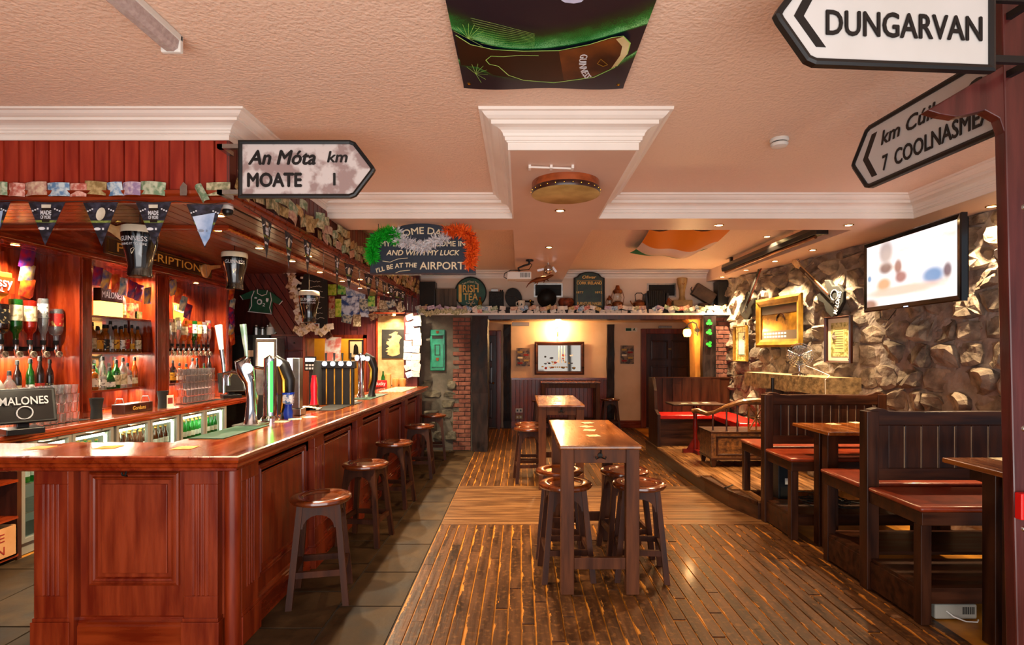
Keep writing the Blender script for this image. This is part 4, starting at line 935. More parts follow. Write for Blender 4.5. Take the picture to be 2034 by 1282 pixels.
fa = TH('fire_call_point', 'red fire alarm call point on the dark red post', 'fire alarm', (1.917, 2.1, 1.07))
PT('housing', MB().box(-.045, .05, -.03, 0, -.05, .05), mat('fire red plastic', 'c8100c', rough=.35), fa, bev=.004)
PT('break_panel', MB().box(-.034, .04, -.033, -.03, -.028, .022), M['white'], fa); PT('press_dot', MB().cyl((.003, -.035, -.003), (.003, -.032, -.003), .006), M['black'], fa)
TXT('FIRE', .014, M['white'], fa, (.003, -.031, .036))
# ================================================================ ROAD SIGNS
M['signwhite'] = mat('white enamel sign face', 'bcbab6', 'c4c2c0', rough=.4, ns=3)
M['signworn'] = mat('worn reflective sign face', '97807c', 'c9bfbb', rough=.45, ns=9, detail=15, lo=.44, hi=.54, bump=.1, bs=60)
M['signblack'] = mat('black sign paint', '0c0b0c', rough=.4)
def fpoint(L, Hh, tip, left, parent, face, th=.03):
    # outline in local xz: tip on the left if left
    pts = [(0, 0), (L - tip, 0), (L - tip * .15, Hh * .42), (L, Hh / 2), (L - tip * .15, Hh * .58), (L - tip, Hh), (0, Hh)]
    pts = [(0, 0), (L - tip * 1.12, 0), (L - tip * .88, .012), (L - .01, Hh * .44), (L, Hh / 2), (L - .01, Hh * .56), (L - tip * .88, Hh - .012), (L - tip * 1.12, Hh), (0, Hh)]
    if left: pts = [(-x, z) for x, z in pts]
    c = Vector((sum(p[0] for p in pts) / len(pts), Hh / 2))
    PT('sign_plate', MB().prism(pts, 0, .012, 'xz'), face, parent)
    path = [(x, 0, z) for x, z in pts]
    if left: path = path[::-1]
    PT('sign_frame', MB().sweep(path, (0, -1, 0), [(0.004, -.018), (.004, .008), (-.006, .012), (-.018, .008), (-.018, -.0), (-.012, -.018)], True), M['signblack'], parent, smooth=False)
s1 = TH('road_sign', 'worn pointed road sign reading MOATE 1 km fixed to the bar canopy corner', 'road sign', (-1.625, 3.2, 2.52 + .025), (0, 0, 0))
fpoint(.78, .325, .125, False, s1, M['signworn'])
TXT('An Móta', .115, M['signblack'], s1, (.055, -.004, .225), w=.385, shear=.25, fat=.0034, al='LEFT'); TXT('km', .09, M['signblack'], s1, (.51, -.004, .23), w=.115, shear=.2, al='LEFT', fat=.0022)
TXT('MOATE', .1, M['signblack'], s1, (.05, -.004, .10), w=.31, h=.078, fat=.0036, al='LEFT'); TXT('1', .1, M['signblack'], s1, (.55, -.004, .10), fat=.0022)
[PT('mount_clamp', MB().box(-.13, .0, .0, .03, a, a + .025).box(-.13, -.1, .0, .13, a, a + .025), M['steel'], s1) for a in (.285, .02)]
s2 = TH('road_sign', 'large white pointed road sign reading DUNGARVAN at the top right', 'road sign', pY(1972, 141, 1.97), (0, 0, math.radians(4)))
fpoint(.80, .33, .125, True, s2, M['signwhite'])
TXT('DUNGARVAN', .1, M['signblack'], s2, (-.62, -.004, .145), w=.575, h=.085, fat=.0022, al='LEFT')
PT('chevron', MB().prism([(-.655, .325 - .012), (-.735, .165), (-.655, .06), (-.62, .06), (-.70, .165), (-.62, .325 - .012)][::1], -.002, 0, 'xz'), M['signblack'], s2)
[PT('mount_bracket', MB().box(-.03, .19, .012, .03, a, a + .025).box(.17, .19, .012, .14, a, a + .025), M['signblack'], s2) for a in (.04, .26)]
s3p = pX(1686, 384, 1.84)
s3 = TH('road_sign', 'white pointed road sign reading COOLNASMEAR receding below the larger sign', 'road sign', (1.94, 2.165, s3p.z), (0, 0, math.radians(-86.5)))
fpoint(.97, .33, .125, True, s3, M['signwhite'])
PT('chevron', MB().prism([(-.815, .28), (-.885, .165), (-.815, .05), (-.775, .05), (-.845, .165), (-.775, .28)], -.002, 0, 'xz'), M['signblack'], s3)
TXT('km Cúil na Cu', .1, M['signblack'], s3, (-.74, -.004, .225), w=.64, shear=.2, al='LEFT', fat=.0022)
TXT('7  COOLNASMEAR', .1, M['signblack'], s3, (-.73, -.004, .095), w=.675, h=.078, al='LEFT', fat=.0022)
[PT('mount_bracket', MB().box(-.05, .016, .012, .03, a, a + .02), M['signblack'], s3) for a in (.04, .27)]
# ================================================================ CEILING THINGS
dr = TH('round_drum', 'round wooden frame drum fixed flat to the central beam', 'drum', (.324, 3.98, ZS - .005))
PT('shell', MB().lathe([(.24, .005), (.243, -.085), (.23, -.085), (.23, .005)], 40, closed=False), wood('drum shell', '7a3412', 'a85022', 'x', .35), dr, smooth=True)
PT('studded_band', MB().lathe([(.2435, -.045), (.247, -.05), (.247, -.08), (.2435, -.085)], 40, closed=False), M['oak_dk'], dr, smooth=True)
PT('skin', MB().lathe([(.001, -.088), (.236, -.088), (.245, -.084), (.245, -.078), (.001, -.078)], 40), mat('goat skin', '9a7a40', 'c8aa6a', rough=.55, ns=5), dr, smooth=True)
for k in range(26):
    a = k * 2 * PI / 26; PT('stud', MB().sph((.248 * math.cos(a), .248 * math.sin(a), -.064), .005, 6, 4), M['brass'], dr)
cr_ = TH('conduit', 'short thin pale conduit rail on the central beam before the drum', 'pipe', (.21, 3.62, ZS - .012))
PT('rod', MB().cyl((-.15, -.01, 0), (.13, .02, 0), .007), M['cornice'], cr_, smooth=True)
for x_ in (-.15, -.01, .13): PT('clip', MB().box(x_ - .008, x_ + .008, -.02, .03, -.01, .012), M['cornice'], cr_)
fl_ = TH('tube_light', 'ceiling fluorescent light fitting at the upper left, unlit', 'ceiling light', (-1.55, 1.85, ZC))
PT('body', MB().box(-.045, .045, -.62, .62, -.03, 0), M['white'], fl_, bev=.004)
PT('diffuser', MB().prism([(-.04, -.03), (-.034, -.065), (-.015, -.078), (.015, -.078), (.034, -.065), (.04, -.03)], -.6, .6, 'xz'), mat('prismatic diffuser', 'c9b8b4', 'b3a09c', rough=.25, ns=60, trans=.15), fl_)
PT('end_cap', MB().box(-.045, .045, .6, .625, -.08, -.0), M['white'], fl_, bev=.006)
def detector(p, lab):
    t = TH('smoke_detector', lab, 'smoke detector', p)
    PT('base', MB().lathe([(.001, 0), (.058, 0), (.06, -.012), (.052, -.022), (.001, -.022)], 24), M['white'], t, smooth=True)
    PT('sensor_slots', MB().lathe([(.046, -.022), (.046, -.034)], 24, closed=False), M['black'], t)
    PT('cap', MB().lathe([(.054, -.03), (.056, -.036), (.048, -.05), (.02, -.058), (.001, -.058)], 24), M['white'], t, smooth=True)
detector((1.71, 3.66, ZC), 'white smoke detector on the ceiling left of the pointed road signs')
detector((1.7, 6.2, ZC), 'small white smoke detector on the ceiling beside the flag')
# banner: printed cloth pinned to the ceiling
M['navy'] = mat('navy printed cloth', '060716', '0c0d26', rough=.35, ns=2)
bn = TH('ceiling_banner', 'dark printed banner with a glowing green and amber glass pinned to the ceiling', 'banner', (.12, 2.25, 3.03))
PT('cloth', MB().grid(lambda u, v: ((u - .5) * (.83 if v < .97 else .835), -.65 + v * 1.3 - .012 * math.sin(u * PI) * (v > .9) * -1, .012 * math.sin(u * 9) * math.sin(v * 5) * .5 + .006), 20, 24, .002), M['navy'], bn, smooth=True)
def bl(px, py): p = pZ(px, py, 3.018); return (p.x - .12, p.y - 2.25)
def dec(name, pts, z, mt, lab=None): return PT(name, MB().prism([bl(*p) for p in pts], z - .001, z, 'xy'), mt, bn, label=lab)
M['pgreen'] = mat('green glow print', '0a5a1a', '2fa83c', rough=.4, ns=9, detail=8, lo=.35, hi=.75)
M['pgreen2'] = mat('pale green line print', '8ad05a', 'b8e07a', rough=.4)
M['pamber'] = mat('amber glass print', '2a0d04', '8a4a18', rough=.35, ns=4, lo=.35, hi=.75)
M['pdark'] = mat('dark stout print', '0a0302', '2a0d04', rough=.35, ns=3)
M['pcream'] = mat('cream head print', 'b8a06a', 'd8cc9c', rough=.4, ns=6)
def banner_cloth():
    import numpy as np
    up = [bl(*q) for q in ((905, 66), (950, 90), (1010, 98), (1110, 100), (1170, 87), (1232, 70))]; lo = [bl(*q) for q in ((915, 128), (950, 134), (985, 149), (1040, 158), (1110, 161), (1180, 150), (1225, 130))]
    m, t, b = newmat('banner print'); L = t.links; b.inputs['Roughness'].default_value = .4
    tc = nd(t, 'ShaderNodeTexCoord'); sx = nd(t, 'ShaderNodeSeparateXYZ'); L.new(tc.outputs['Object'], sx.inputs[0])
    def M2(op, a, b_=None):
        n = nd(t, 'ShaderNodeMath', operation=op)
        for i_, v_ in enumerate((a, b_)):
            if v_ is None: continue
            if isinstance(v_, (int, float)): n.inputs[i_].default_value = v_
            else: L.new(v_, n.inputs[i_])
        return n.outputs[0]
    def poly(pts):
        c = np.polyfit([p[0] for p in pts], [p[1] for p in pts], 3); r = float(c[0])
        for k in c[1:]: r = M2('ADD', M2('MULTIPLY', sx.outputs['X'], r), float(k))
        return r
    nz = nd(t, 'ShaderNodeTexNoise'); nz.inputs['Scale'].default_value = 260; nz.inputs['Detail'].default_value = 3; L.new(tc.outputs['Object'], nz.inputs['Vector'])
    n2 = nd(t, 'ShaderNodeTexNoise'); n2.inputs['Scale'].default_value = 7; L.new(tc.outputs['Object'], n2.inputs['Vector'])
    def glow(y0, sg, w):
        d = M2('MULTIPLY', M2('SUBTRACT', sx.outputs['Y'], y0), sg)
        q_ = M2('MINIMUM', M2('ADD', M2('MULTIPLY', d, -1 / w), 1), M2('ADD', M2('MULTIPLY', d, 1 / .02), 1))
        return M2('POWER', M2('MAXIMUM', q_, 0), 1.8)
    g = M2('ADD', glow(poly(up), -1, .19), glow(poly(lo), 1, .07))
    g = M2('MULTIPLY', g, M2('ADD', M2('MULTIPLY', n2.outputs['Fac'], 2.2), -.1)); g = M2('MULTIPLY', g, M2('ADD', M2('MULTIPLY', nz.outputs['Fac'], 2.4), -.35))
    cr = nd(t, 'ShaderNodeValToRGB'); e = cr.color_ramp.elements; e[0].color = lin('080820'); e[1].color = lin('8ad08a'); e[1].position = .95
    k = e.new(.18); k.color = lin('083014'); k = e.new(.5); k.color = lin('148030')
    L.new(g, cr.inputs[0]); L.new(cr.outputs[0], b.inputs['Base Color']); return m
bn.children[0].data.materials[0] = banner_cloth()
dec('printed_glass', [(905, 70), (935, 88), (980, 97), (1040, 100), (1110, 100), (1170, 88), (1215, 74), (1238, 70), (1252, 84), (1246, 105), (1225, 130), (1180, 150), (1110, 161), (1040, 158), (980, 148), (950, 132), (915, 128)], -.0145, M['pdark'])
dec('printed_glass', [(1110, 100), (1150, 94), (1215, 75), (1238, 71), (1250, 84), (1244, 105), (1222, 130), (1180, 149), (1120, 158)], -.0155, M['pamber'], 'amber part of the printed glass')
dec('printed_glass', [(1224, 76), (1238, 71), (1251, 84), (1245, 106), (1226, 128), (1214, 134), (1232, 108), (1236, 90)], -.0165, M['pcream'], 'cream rim of the printed glass')
def streak(pts, r, m): return PT('printed_line', MB().tube([(*bl(*p), -.016) for p in pts], r, 4, flat=.2), M[m], bn)
streak([(965, 118), (975, 110), (1000, 111), (1035, 108), (1070, 109)], .0018, 'pgreen2'); streak([(965, 118), (972, 126), (990, 130), (1010, 148), (1040, 158), (1100, 163), (1180, 152), (1222, 132)], .0022, 'pgreen2')
streak([(905, 68), (935, 87), (980, 97), (1040, 100), (1110, 99), (1170, 87), (1215, 73), (1238, 70), (1252, 84), (1246, 105), (1225, 130)], .0024, 'pgreen2')
for k in range(11): streak([(935 + k * 2, 34 + k * 5), (985, 46 + k * 4.4), (1062, 66 + k * 2.6)], .0006, 'pgreen2')
for k in range(10):
    a = -2.6 + k * .35; streak([(930, 75), (930 + 34 * math.cos(a), 75 + 30 * math.sin(a))], .0008, 'pgreen2')
for k in range(8):
    a = -2.4 + k * .5; streak([(945, 145), (945 + 24 * math.cos(a), 145 + 20 * math.sin(a))], .0008, 'pgreen2')
M['printwhite'] = mat('white print', 'd8d8dc', rough=.4)
dec('printed_moon', [(1115, 0), (1122, 4), (1140, 6), (1155, 3), (1160, -2), (1155, -8), (1120, -8)], -.013, mat('pale blue white print', 'a8b4e0', 'd0d8f4', rough=.4, ns=6))
q = bl(1158, 131)
TXT('GUINNESS', .05, M['printwhite'], bn, (q[0], q[1], -.0175), (PI, 0, math.radians(78)), w=.22, h=.035, arc=-.35)
q = bl(1200, 122); PT('harp_emblem', MB().tube([(q[0] - .02, q[1] - .03, -.0175), (q[0] - .03, q[1] + .01, -.0175), (q[0], q[1] + .035, -.0175), (q[0] + .02, q[1] + .02, -.0175)], .0018, 4).tube([(q[0] - .02, q[1] - .03, -.0175), (q[0] + .02, q[1] + .02, -.0175)], .0018, 4), M['gold'], bn)
for p in ((932, 165), (1228, 167)):
    q = bl(*p); PT('eyelet', MB().lathe([(.004, -.014), (.009, -.014), (.009, -.018), (.004, -.018)], 12, c=(q[0], q[1], 0), closed=False), M['brass'], bn)
# flag hung under the ceiling
fo = MB().grid(lambda u, v: (1.42 + u * .9 + .06 * v, 6.1 + v * 1.4, 3.0 - .17 * math.sin(PI * min(1, v * 1.0)) * math.sin(PI * (u * .8 + .1)) - .02 * math.sin(u * 12)), 24, 24, .003)
fm, ft_, fb = newmat('tricolour cloth')
_tc = nd(ft_, 'ShaderNodeTexCoord'); _sx = nd(ft_, 'ShaderNodeSeparateXYZ'); ft_.links.new(_tc.outputs['Object'], _sx.inputs[0])
_mr = nd(ft_, 'ShaderNodeMapRange'); _mr.inputs['From Min'].default_value = 6.1; _mr.inputs['From Max'].default_value = 7.5; ft_.links.new(_sx.outputs['Y'], _mr.inputs[0])
_cr = nd(ft_, 'ShaderNodeValToRGB'); _cr.color_ramp.interpolation = 'CONSTANT'; _e = _cr.color_ramp.elements
_e[0].color = lin('d8780f'); _e[0].position = 0; _e[1].position = .33; _e[1].color = lin('d8c0b4'); _n = _e.new(.62); _n.color = lin('0f7a4a')
ft_.links.new(_mr.outputs[0], _cr.inputs[0]); ft_.links.new(_cr.outputs[0], fb.inputs['Base Color']); fb.inputs['Roughness'].default_value = .7
TM('flag', fo, fm, 'green white and orange flag sagging under the ceiling on the right', 'flag', smooth=True)
# projector screen tube
ps = TH('projector_screen_case', 'long black projector screen tube along the right ceiling edge', 'projector screen', (3.12, 7.1, 2.93))
PT('case', MB().prism([(-.05, -.05), (.05, -.05), (.06, 0), (.05, .05), (-.05, .05), (-.06, 0)], -1.35, 1.35, 'xz'), M['black'], ps, bev=.006)
PT('weight_bar', MB().cyl((-.02, -1.28, -.07), (-.02, 1.28, -.07), .018), M['copper'], ps, smooth=True); PT('end_cap', MB().box(-.062, .062, -1.38, -1.35, -.06, .06), M['black'], ps, bev=.004)
PT('badge', MB().box(-.02, .02, -1.383, -1.38, -.015, .015), M['white'], ps)
for y_ in (-1.1, 1.1): PT('hanger', MB().box(-.02, .02, y_ - .02, y_ + .02, .05, .125), M['black'], ps)
# projector
pj = TH('projector', 'white projector hanging from the central beam on a black arm', 'projector', (-.01, 7.3, 2.66))
PT('housing', MB().hexa([(-.17, -.12, -.06), (.15, -.12, -.06), (.15, .12, -.06), (-.17, .12, -.06)], [(-.16, -.11, .04), (.15, -.11, .04), (.15, .11, .04), (-.16, .11, .04)]), M['white'], pj, bev=.012, smooth=True)
PT('vent', MB().box(.0, .13, -.124, -.118, -.045, .025), M['white'], pj)
for i in range(8): PT('vent_slot', MB().box(.006 + i * .016, .014 + i * .016, -.128, -.12, -.04, .02), M['black'], pj)
PT('ceiling_arm', MB().tube([(0, 0, .04), (-.02, 0, .1), (.05, 0, .13), (.12, 0, .15), (.13, 0, .207)], .014, 8).cyl((.13, 0, .19), (.13, 0, .208), .05), M['black'], pj, smooth=True)
PT('cable', MB().tube([(.1, 0, .2), (.16, 0, .14), (.12, 0, .08), (.0, 0, .07), (-.12, 0, .07), (-.2, 0, .03), (-.21, 0, -.02), (-.17, 0, -.04)], .006, 6), M['black'], pj, smooth=True)
# reflector lamp and carved lizard
rl = TH('chrome_lamp', 'small chrome spot lamp on the central beam above the projector', 'ceiling light', (.38, 7.6, ZS))
PT('stem', MB().cyl((0, 0, 0), (0, 0, -.03), .012), M['chrome'], rl); PT('globe', MB().sph((0, 0, -.085), .065, 14, 10), M['chrome'], rl, smooth=True); PT('fin', MB().beam((-.06, 0, -.08), (-.15, 0, -.1), .02, .03).beam((.06, 0, -.05), (.11, .0, -.12), .01, .03), M['chrome'], rl)
lz = TH('lizard_ornament', 'brown lizard ornament with curled tail hanging from the central beam', 'ornament', (.28, 7.9, 2.68))
PT('body', MB().tube([(-.2, 0, -.11), (-.17, 0, -.06), (-.12, 0, -.02), (-.05, 0, 0), (.04, 0, .02), (.1, 0, .035), (.15, 0, .06), (.19, 0, .07)], [.004, .008, .016, .035, .038, .025, .022, .008], 8), M['copper'], lz, smooth=True)
for a, b in (((-.03, 0, -.01), (-.08, -.05, -.06)), ((-.03, 0, -.01), (-.05, .05, -.07)), ((.08, 0, .02), (.12, -.05, -.02)), ((.08, 0, .02), (.05, .05, -.03))): PT('leg', MB().tube([a, b], [.012, .005], 6), M['copper'], lz)
PT('hanging_wire', MB().cyl((.05, 0, .05), (.05, 0, .19), .002, n=5), M['string'], lz)
# ================================================================ WALL BEHIND THE BAR END (Y 9.3)
YB = 9.3
wb = ST('wall_back', MB().box(-4.9, -3.62, YB, 9.4, 0, 3.06).box(-3.62, -2.61, YB, 9.4, 1.9, 3.06).box(-2.61, -1.70, YB, 9.4, 0, 3.06), M['plank_dk'])
M['plum'] = wood('plum red boards', '4e1a1c', '6c2a28', 'z', .45, rnd=.1, coat=.1)
def bplank(x, z0, z1):
    PT('plank', MB().hexa([(x, YB, z0), (x + .105, YB, z0), (x + .105, YB, z1), (x, YB, z1)], [(x + .004, YB - .014, z0), (x + .101, YB - .014, z0), (x + .101, YB - .014, z1), (x + .004, YB - .014, z1)]), M['plum'], wb)
for i in range(9): bplank(-3.6 + i * .108, 1.92, 2.89)
for i in range(8): bplank(-2.58 + i * .108, 1.0, 2.89)
M['yellow'] = mat('yellow painted wall', 'e0a62a', 'e8b43c', rough=.6)
ST('wall_kitchen', MB().box(-4.2, -2.2, 10.4, 10.45, 0, 2.6), M['yellow'])
lamp('POINT', (-3.0, 9.9, 2.1), 14, (1, .78, .4), shadow_soft_size=.1)
ST('trim_19', MB().box(-3.66, -3.60, 9.2, 9.4, 0, 1.94).box(-2.63, -2.58, 9.24, 9.4, 0, 1.94).box(-3.66, -2.58, 9.24, 9.4, 1.88, 1.94), M['red_z'])
def frame(name, cx, cz, w, h, Y, fm_, inner, lab, cat='picture', fw=.025, mat_w=0, rz=0, x=None):
    t = TH(name, lab, cat, (cx, Y, cz), (0, 0, rz))
    path = [(-w / 2, 0, -h / 2), (w / 2, 0, -h / 2), (w / 2, 0, h / 2), (-w / 2, 0, h / 2)]
    PT('frame', MB().sweep(path, (0, -1, 0), [(0, 0), (0, .018), (-fw * .4, .026), (-fw * .8, .014), (-fw, .012), (-fw, 0)], True), fm_, t)
    PT('picture_sheet', MB().box(-w / 2 + fw * .8, w / 2 - fw * .8, -.004, 0, -h / 2 + fw * .8, h / 2 - fw * .8), inner, t)
    return t
M['paper_c'] = mat('cream paper', 'd9cdb4', 'e2d8c2', rough=.6)
p = pY(706, 694, 10.35)
f_ = frame('framed_picture', p.x, p.z, .27, .35, 10.39, M['oak_dk'], M['paper_c'], 'small dark framed picture of a standing couple on the yellow wall')
PT('printed_figure', MB().prism([(-.05, -.1), (.05, -.1), (.04, .04), (.02, .08), (-.01, .1), (-.04, .06)], -.008, -.004, 'xz'), M['iron'], f_)
def paper(name, px, py, w, h, Y, rz, mt, lab, cat, group=None, txt=None):
    p = pY(px, py, Y); w *= Y / K; h *= Y / K
    o = TG(PT(name, MB().grid(lambda u, v: ((u - .5) * w, -.006 * math.sin(u * 3) * (1 - v) - .001, (v - .5) * h), 4, 4), mt, None, loc=p, rot=(0, math.radians(rz), 0)), lab, cat, group)
    return o
def printmat(n, a, b, c=None, s=16):
    return mat(n, a, b, rough=.45, ns=s, lo=.42, hi=.55, detail=4)
PM = {'white': printmat('white blue print', 'e4e8ee', '8aa0c8'), 'lime': printmat('lime print', '9ac81e', 'e0e860'), 'green': printmat('green print', '2c9a3a', 'b8e070'), 'blue': printmat('blue sheet print', '2a4a8c', 'd8e4f8', s=9),
      'red': printmat('red print sheet', 'b03828', 'd8a080'), 'photo': printmat('photo print', '50606c', 'c8c8b8', s=22), 'cream': printmat('cream print', 'd8caa8', '9a8460', s=30), 'brown': printmat('brown photo print', '6a3a22', 'b89a78', s=22)}
paper('poster', 661, 700, 32, 60, 9.235, 2, printmat('white sheet red script', 'ece8e4', 'd87a70', s=6), 'white sheet with red brush writing hanging in the yellow hatch', 'poster')
for i, (px, py, w, h, rz, m_, lab) in enumerate(((660, 576, 17, 22, 0, 'lime', 'lime yellow poster at the top left of the poster cluster'), (679, 575, 17, 21, 4, 'green', 'green flyer at the top of the poster cluster'), (697, 578, 20, 22, -6, 'white', 'white and yellow flyer at the top of the poster cluster'), (715, 584, 22, 22, 3, 'white', 'crumpled white flyer at the upper right of the cluster'),
        (659, 602, 12, 26, 0, 'red', 'narrow red leaflet at the left edge of the cluster'), (659, 622, 12, 20, 0, 'cream', 'pale leaflet below the red one at the left edge'), (672, 612, 12, 36, 0, 'lime', 'narrow lime banner sheet beside the blue poster'), (696, 608, 36, 40, 0, 'blue', 'glossy blue and silver poster in the middle of the cluster'),
        (722, 606, 17, 24, 0, 'photo', 'landscape postcard right of the blue poster'), (724, 622, 18, 16, 5, 'blue', 'blue sea postcard below the landscape one'), (689, 634, 20, 16, 12, 'photo', 'tilted postcard of boats below the blue poster'), (709, 637, 16, 24, 0, 'cream', 'blank cream note hanging below the blue poster'),
        (738, 600, 14, 24, 0, 'green', 'tricolour striped card right of the postcards'), (752, 602, 6, 26, 0, 'red', 'thin orange strip card'), (740, 614, 18, 10, 0, 'photo', 'small harbour photo right of the cluster'), (742, 628, 18, 14, -25, 'brown', 'tilted brown photo at the right of the cluster'),
        (762, 606, 18, 18, 5, 'cream', 'pale photo above the map niche'), (758, 622, 18, 12, 0, 'brown', 'orange toned photo above the map niche'), (777, 604, 17, 14, -20, 'photo', 'tilted blue photo above the map niche'), (795, 610, 16, 20, -25, 'cream', 'tilted blank card right above the map niche'), (776, 622, 20, 12, 0, 'brown', 'wide brown photo above the map niche'))):
    paper('poster' if w > 15 and h > 20 else 'postcard', px, py, w, h, 9.26 - .004 * i, rz, PM[m_], lab, 'poster' if h > 20 else 'postcard', None)
# lit stone niche and slate map
p0, p1 = pY(752, 628, YB), pY(808, 765, YB)
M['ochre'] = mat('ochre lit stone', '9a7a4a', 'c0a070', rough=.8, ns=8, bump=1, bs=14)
nm = TH('map_panel', 'dark slate panel with a map of Ireland cut out, under a small lamp', 'map', (0, YB - .016, 0))
PT('stone_backing', MB().box(p0.x, p1.x, -.02, 0, p1.z, p0.z), M['ochre'], nm)
PT('panel_frame', MB().box(p0.x - .03, p0.x, -.05, 0, p1.z, p0.z), M['gred'], nm)
q0, q1 = pY(760, 655, YB), pY(806, 712, YB)
PT('slate', MB().box(q0.x, q1.x, -.04, -.02, q1.z, q0.z), mat('dark slate', '1a1714', '2c2822', rough=.5, ns=10, bump=.4), nm, bev=.004)
irl = [(.45, 0), (.30, .03), (.14, .08), (.24, .14), (.08, .2), (.25, .27), (.1, .3), (.3, .4), (.12, .5), (.14, .6), (.3, .62), (.2, .7), (.4, .72), (.42, .82), (.25, .86), (.45, .93), (.6, 1.0), (.75, .97), (.68, .88), (.85, .84), (.95, .75), (.85, .66), (.8, .55), (.85, .4), (.82, .25), (.85, .1), (.7, .04)]
mw, mh = (q1.x - q0.x) * .8, (q0.z - q1.z) * .86
PT('map_shape', MB().prism([(q0.x + (q1.x - q0.x) * .1 + a * mw, q1.z + (q0.z - q1.z) * .07 + b * mh) for a, b in irl], -.046, -.04, 'xz'), M['ochre'], nm)
downlight((pY(783, 640, 9.15).x, 9.15, 2.28), 'small lamp glowing above the slate map', 8, (1, .75, .4), 150)
ST('trim_20', MB().box(p0.x - .02, p1.x + .02, 9.05, 9.3, 2.281, 2.30), M['red_x'])
# things on the end of the bar below the map
def lathe_thing(name, prof, p, mt, lab, cat, n=16, group=None): return TG(PT(name, MB().lathe(prof, n), mt, None, loc=p, smooth=True), lab, cat, group)
be = lambda px, Y=8.8: ((px - VX) * Y / K, Y, 1.1)
g_ = lathe_thing('bottle', [(.001, 0), (.032, 0), (.034, .1), (.03, .15), (.014, .2), (.013, .25), (.001, .25)], be(761), GL['green'], 'small green bottle at the far end of the bar under the map', 'bottle')
for i, px in enumerate((786, 800)):
    j = TH('pottery_jar', 'tan pottery jar on the far end of the bar, %s one' % ('left', 'right')[i], 'jar', be(px, 8.78))
    PT('jar_body', MB().lathe([(.001, 0), (.05, 0), (.055, .02), (.055, .11), (.045, .13), (.03, .135), (.001, .135)], 14), mat('tan pottery', 'b06a30', 'c8884a', rough=.4), j, smooth=True)
    PT('handle', MB().tube([(.05, 0, .03), (.075, 0, .05), (.075, 0, .09), (.05, 0, .11)], .007, 6), M['oak_dk'], j, smooth=True)
lathe_thing('paper_roll', [(.001, 0), (.05, 0), (.05, .2), (.001, .2)], be(771, 8.84), mat('tan card', 'c89858'), 'tan card cylinder standing behind the pottery jars', 'roll')
sx_ = TH('counter_sign', 'small red counter sign with white script lettering', 'sign', be(757, 8.7)); PT('board', MB().box(-.09, .09, 0, .02, 0, .11), mat('red sign board', 'b01414', rough=.4), sx_, bev=.003); TXT('lucky', .08, M['printwhite'], sx_, (0, -.002, .055), w=.14)
# paper covered door frame beside the stone wall
M['note_w'] = mat('pinned white note', 'cfc6ba', '8c8478', rough=.7, ns=26, lo=.55, hi=.66)
pst = ST('trim_21', MB().box(-1.92, -1.70, 9.12, 9.3, 0, 2.3), M['plum'])
k = 0
for r_ in range(11):
    for c_ in range(2):
        px = 812 + c_ * 16 + R.uniform(-3, 3); py = 632 + r_ * 12.5 + R.uniform(-3, 3)
        if py > 752: continue
        paper('pinned_note', px, py, R.uniform(13, 18), R.uniform(11, 15), 9.105 - .001 * k, R.uniform(-25, 25) if r_ > 7 or r_ < 2 else R.uniform(-5, 5), [M['note_w'], M['paper'], PM['white'], M['note_w']][k % 4], 'white paper note pinned on the post beside the green wall letterbox', 'note', 'paper notes on the post'); k += 1
# ---------------- stair underside, jersey, chalkboard
YS_ = 8.75
ss = TH('stair_underside', 'sloping dark boarded underside of a staircase behind the bar', 'staircase')
for i in range(6):
    a, b = i / 6, (i + 1) / 6
    tl, tr = pY(462 + 90 * a, 524, YS_), pY(462 + 90 * b - 1, 524, YS_); bl_, br = pY(556 + 96 * a, 672, YS_), pY(556 + 96 * b - 1, 672, YS_)
    PT('board', MB().hexa([tl, tr, br, bl_], [tl + Vector((0, .04, 0)), tr + Vector((0, .04, 0)), br + Vector((0, .04, 0)), bl_ + Vector((0, .04, 0))]), M['plank_dk'], ss, bev=.004)
l0, l1 = pY(552, 520, YS_), pY(652, 672, YS_)
PT('stringer', MB().beam((l0.x + .03, YS_, l0.z), (l1.x + .03, YS_, l1.z), .06, .1), M['oak_dk'], ss)
js = TH('jersey', 'dark green sports jersey with white trim pinned to the sloping boards', 'jersey', pY(520, 600, YS_ - .03), (0, math.radians(6), 0))
sc_ = 8.72 / K
jo = [(-24, -22), (24, -22), (22, 2), (36, -2), (42, 6), (20, 20), (8, 24), (-6, 24), (-22, 20), (-43, 8), (-36, 0), (-22, 4)]
M['jgreen'] = mat('dark green jersey cloth', '0a3a24', '0f4c30', rough=.7)
def js2(pts): return [(a * sc_, b * sc_) for a, b in pts]
PT('shirt', MB().prism(js2(jo), -.02, 0, 'xz'), M['jgreen'], js, bev=.006)
for nme, pts in (('hem_trim', [(-24, -22), (24, -22)]), ('cuff_trim', [(36, -2), (42, 6)]), ('cuff_trim', [(-43, 8), (-36, 0)]), ('collar', [(-10, 24), (-9, 16), (0, 12), (9, 16), (10, 24)]), ('seam_trim', [(-16, 20), (-20, 6), (-18, -10), (-22, -20)]), ('seam_trim', [(16, 20), (20, 6), (18, -10), (22, -20)])):
    PT(nme, MB().tube([(a * sc_, -.022, b * sc_) for a, b in pts], .006, 5), M['printwhite'], js)
TXT('O₂', .13, M['printwhite'], js, (0, -.022, -.01), w=.13); TXT('O', .1, M['printwhite'], js, (-.03, -.0225, -.01), name='lettering')
PT('crest', MB().prism(js2([(9, 8), (14, 8), (14, 3), (11.5, 0), (9, 3)]), -.023, -.02, 'xz'), M['printwhite'], js); PT('maker_patch', MB().prism(js2([(-14, 8), (-9, 8), (-9, 5), (-14, 5)]), -.023, -.02, 'xz'), M['printwhite'], js)
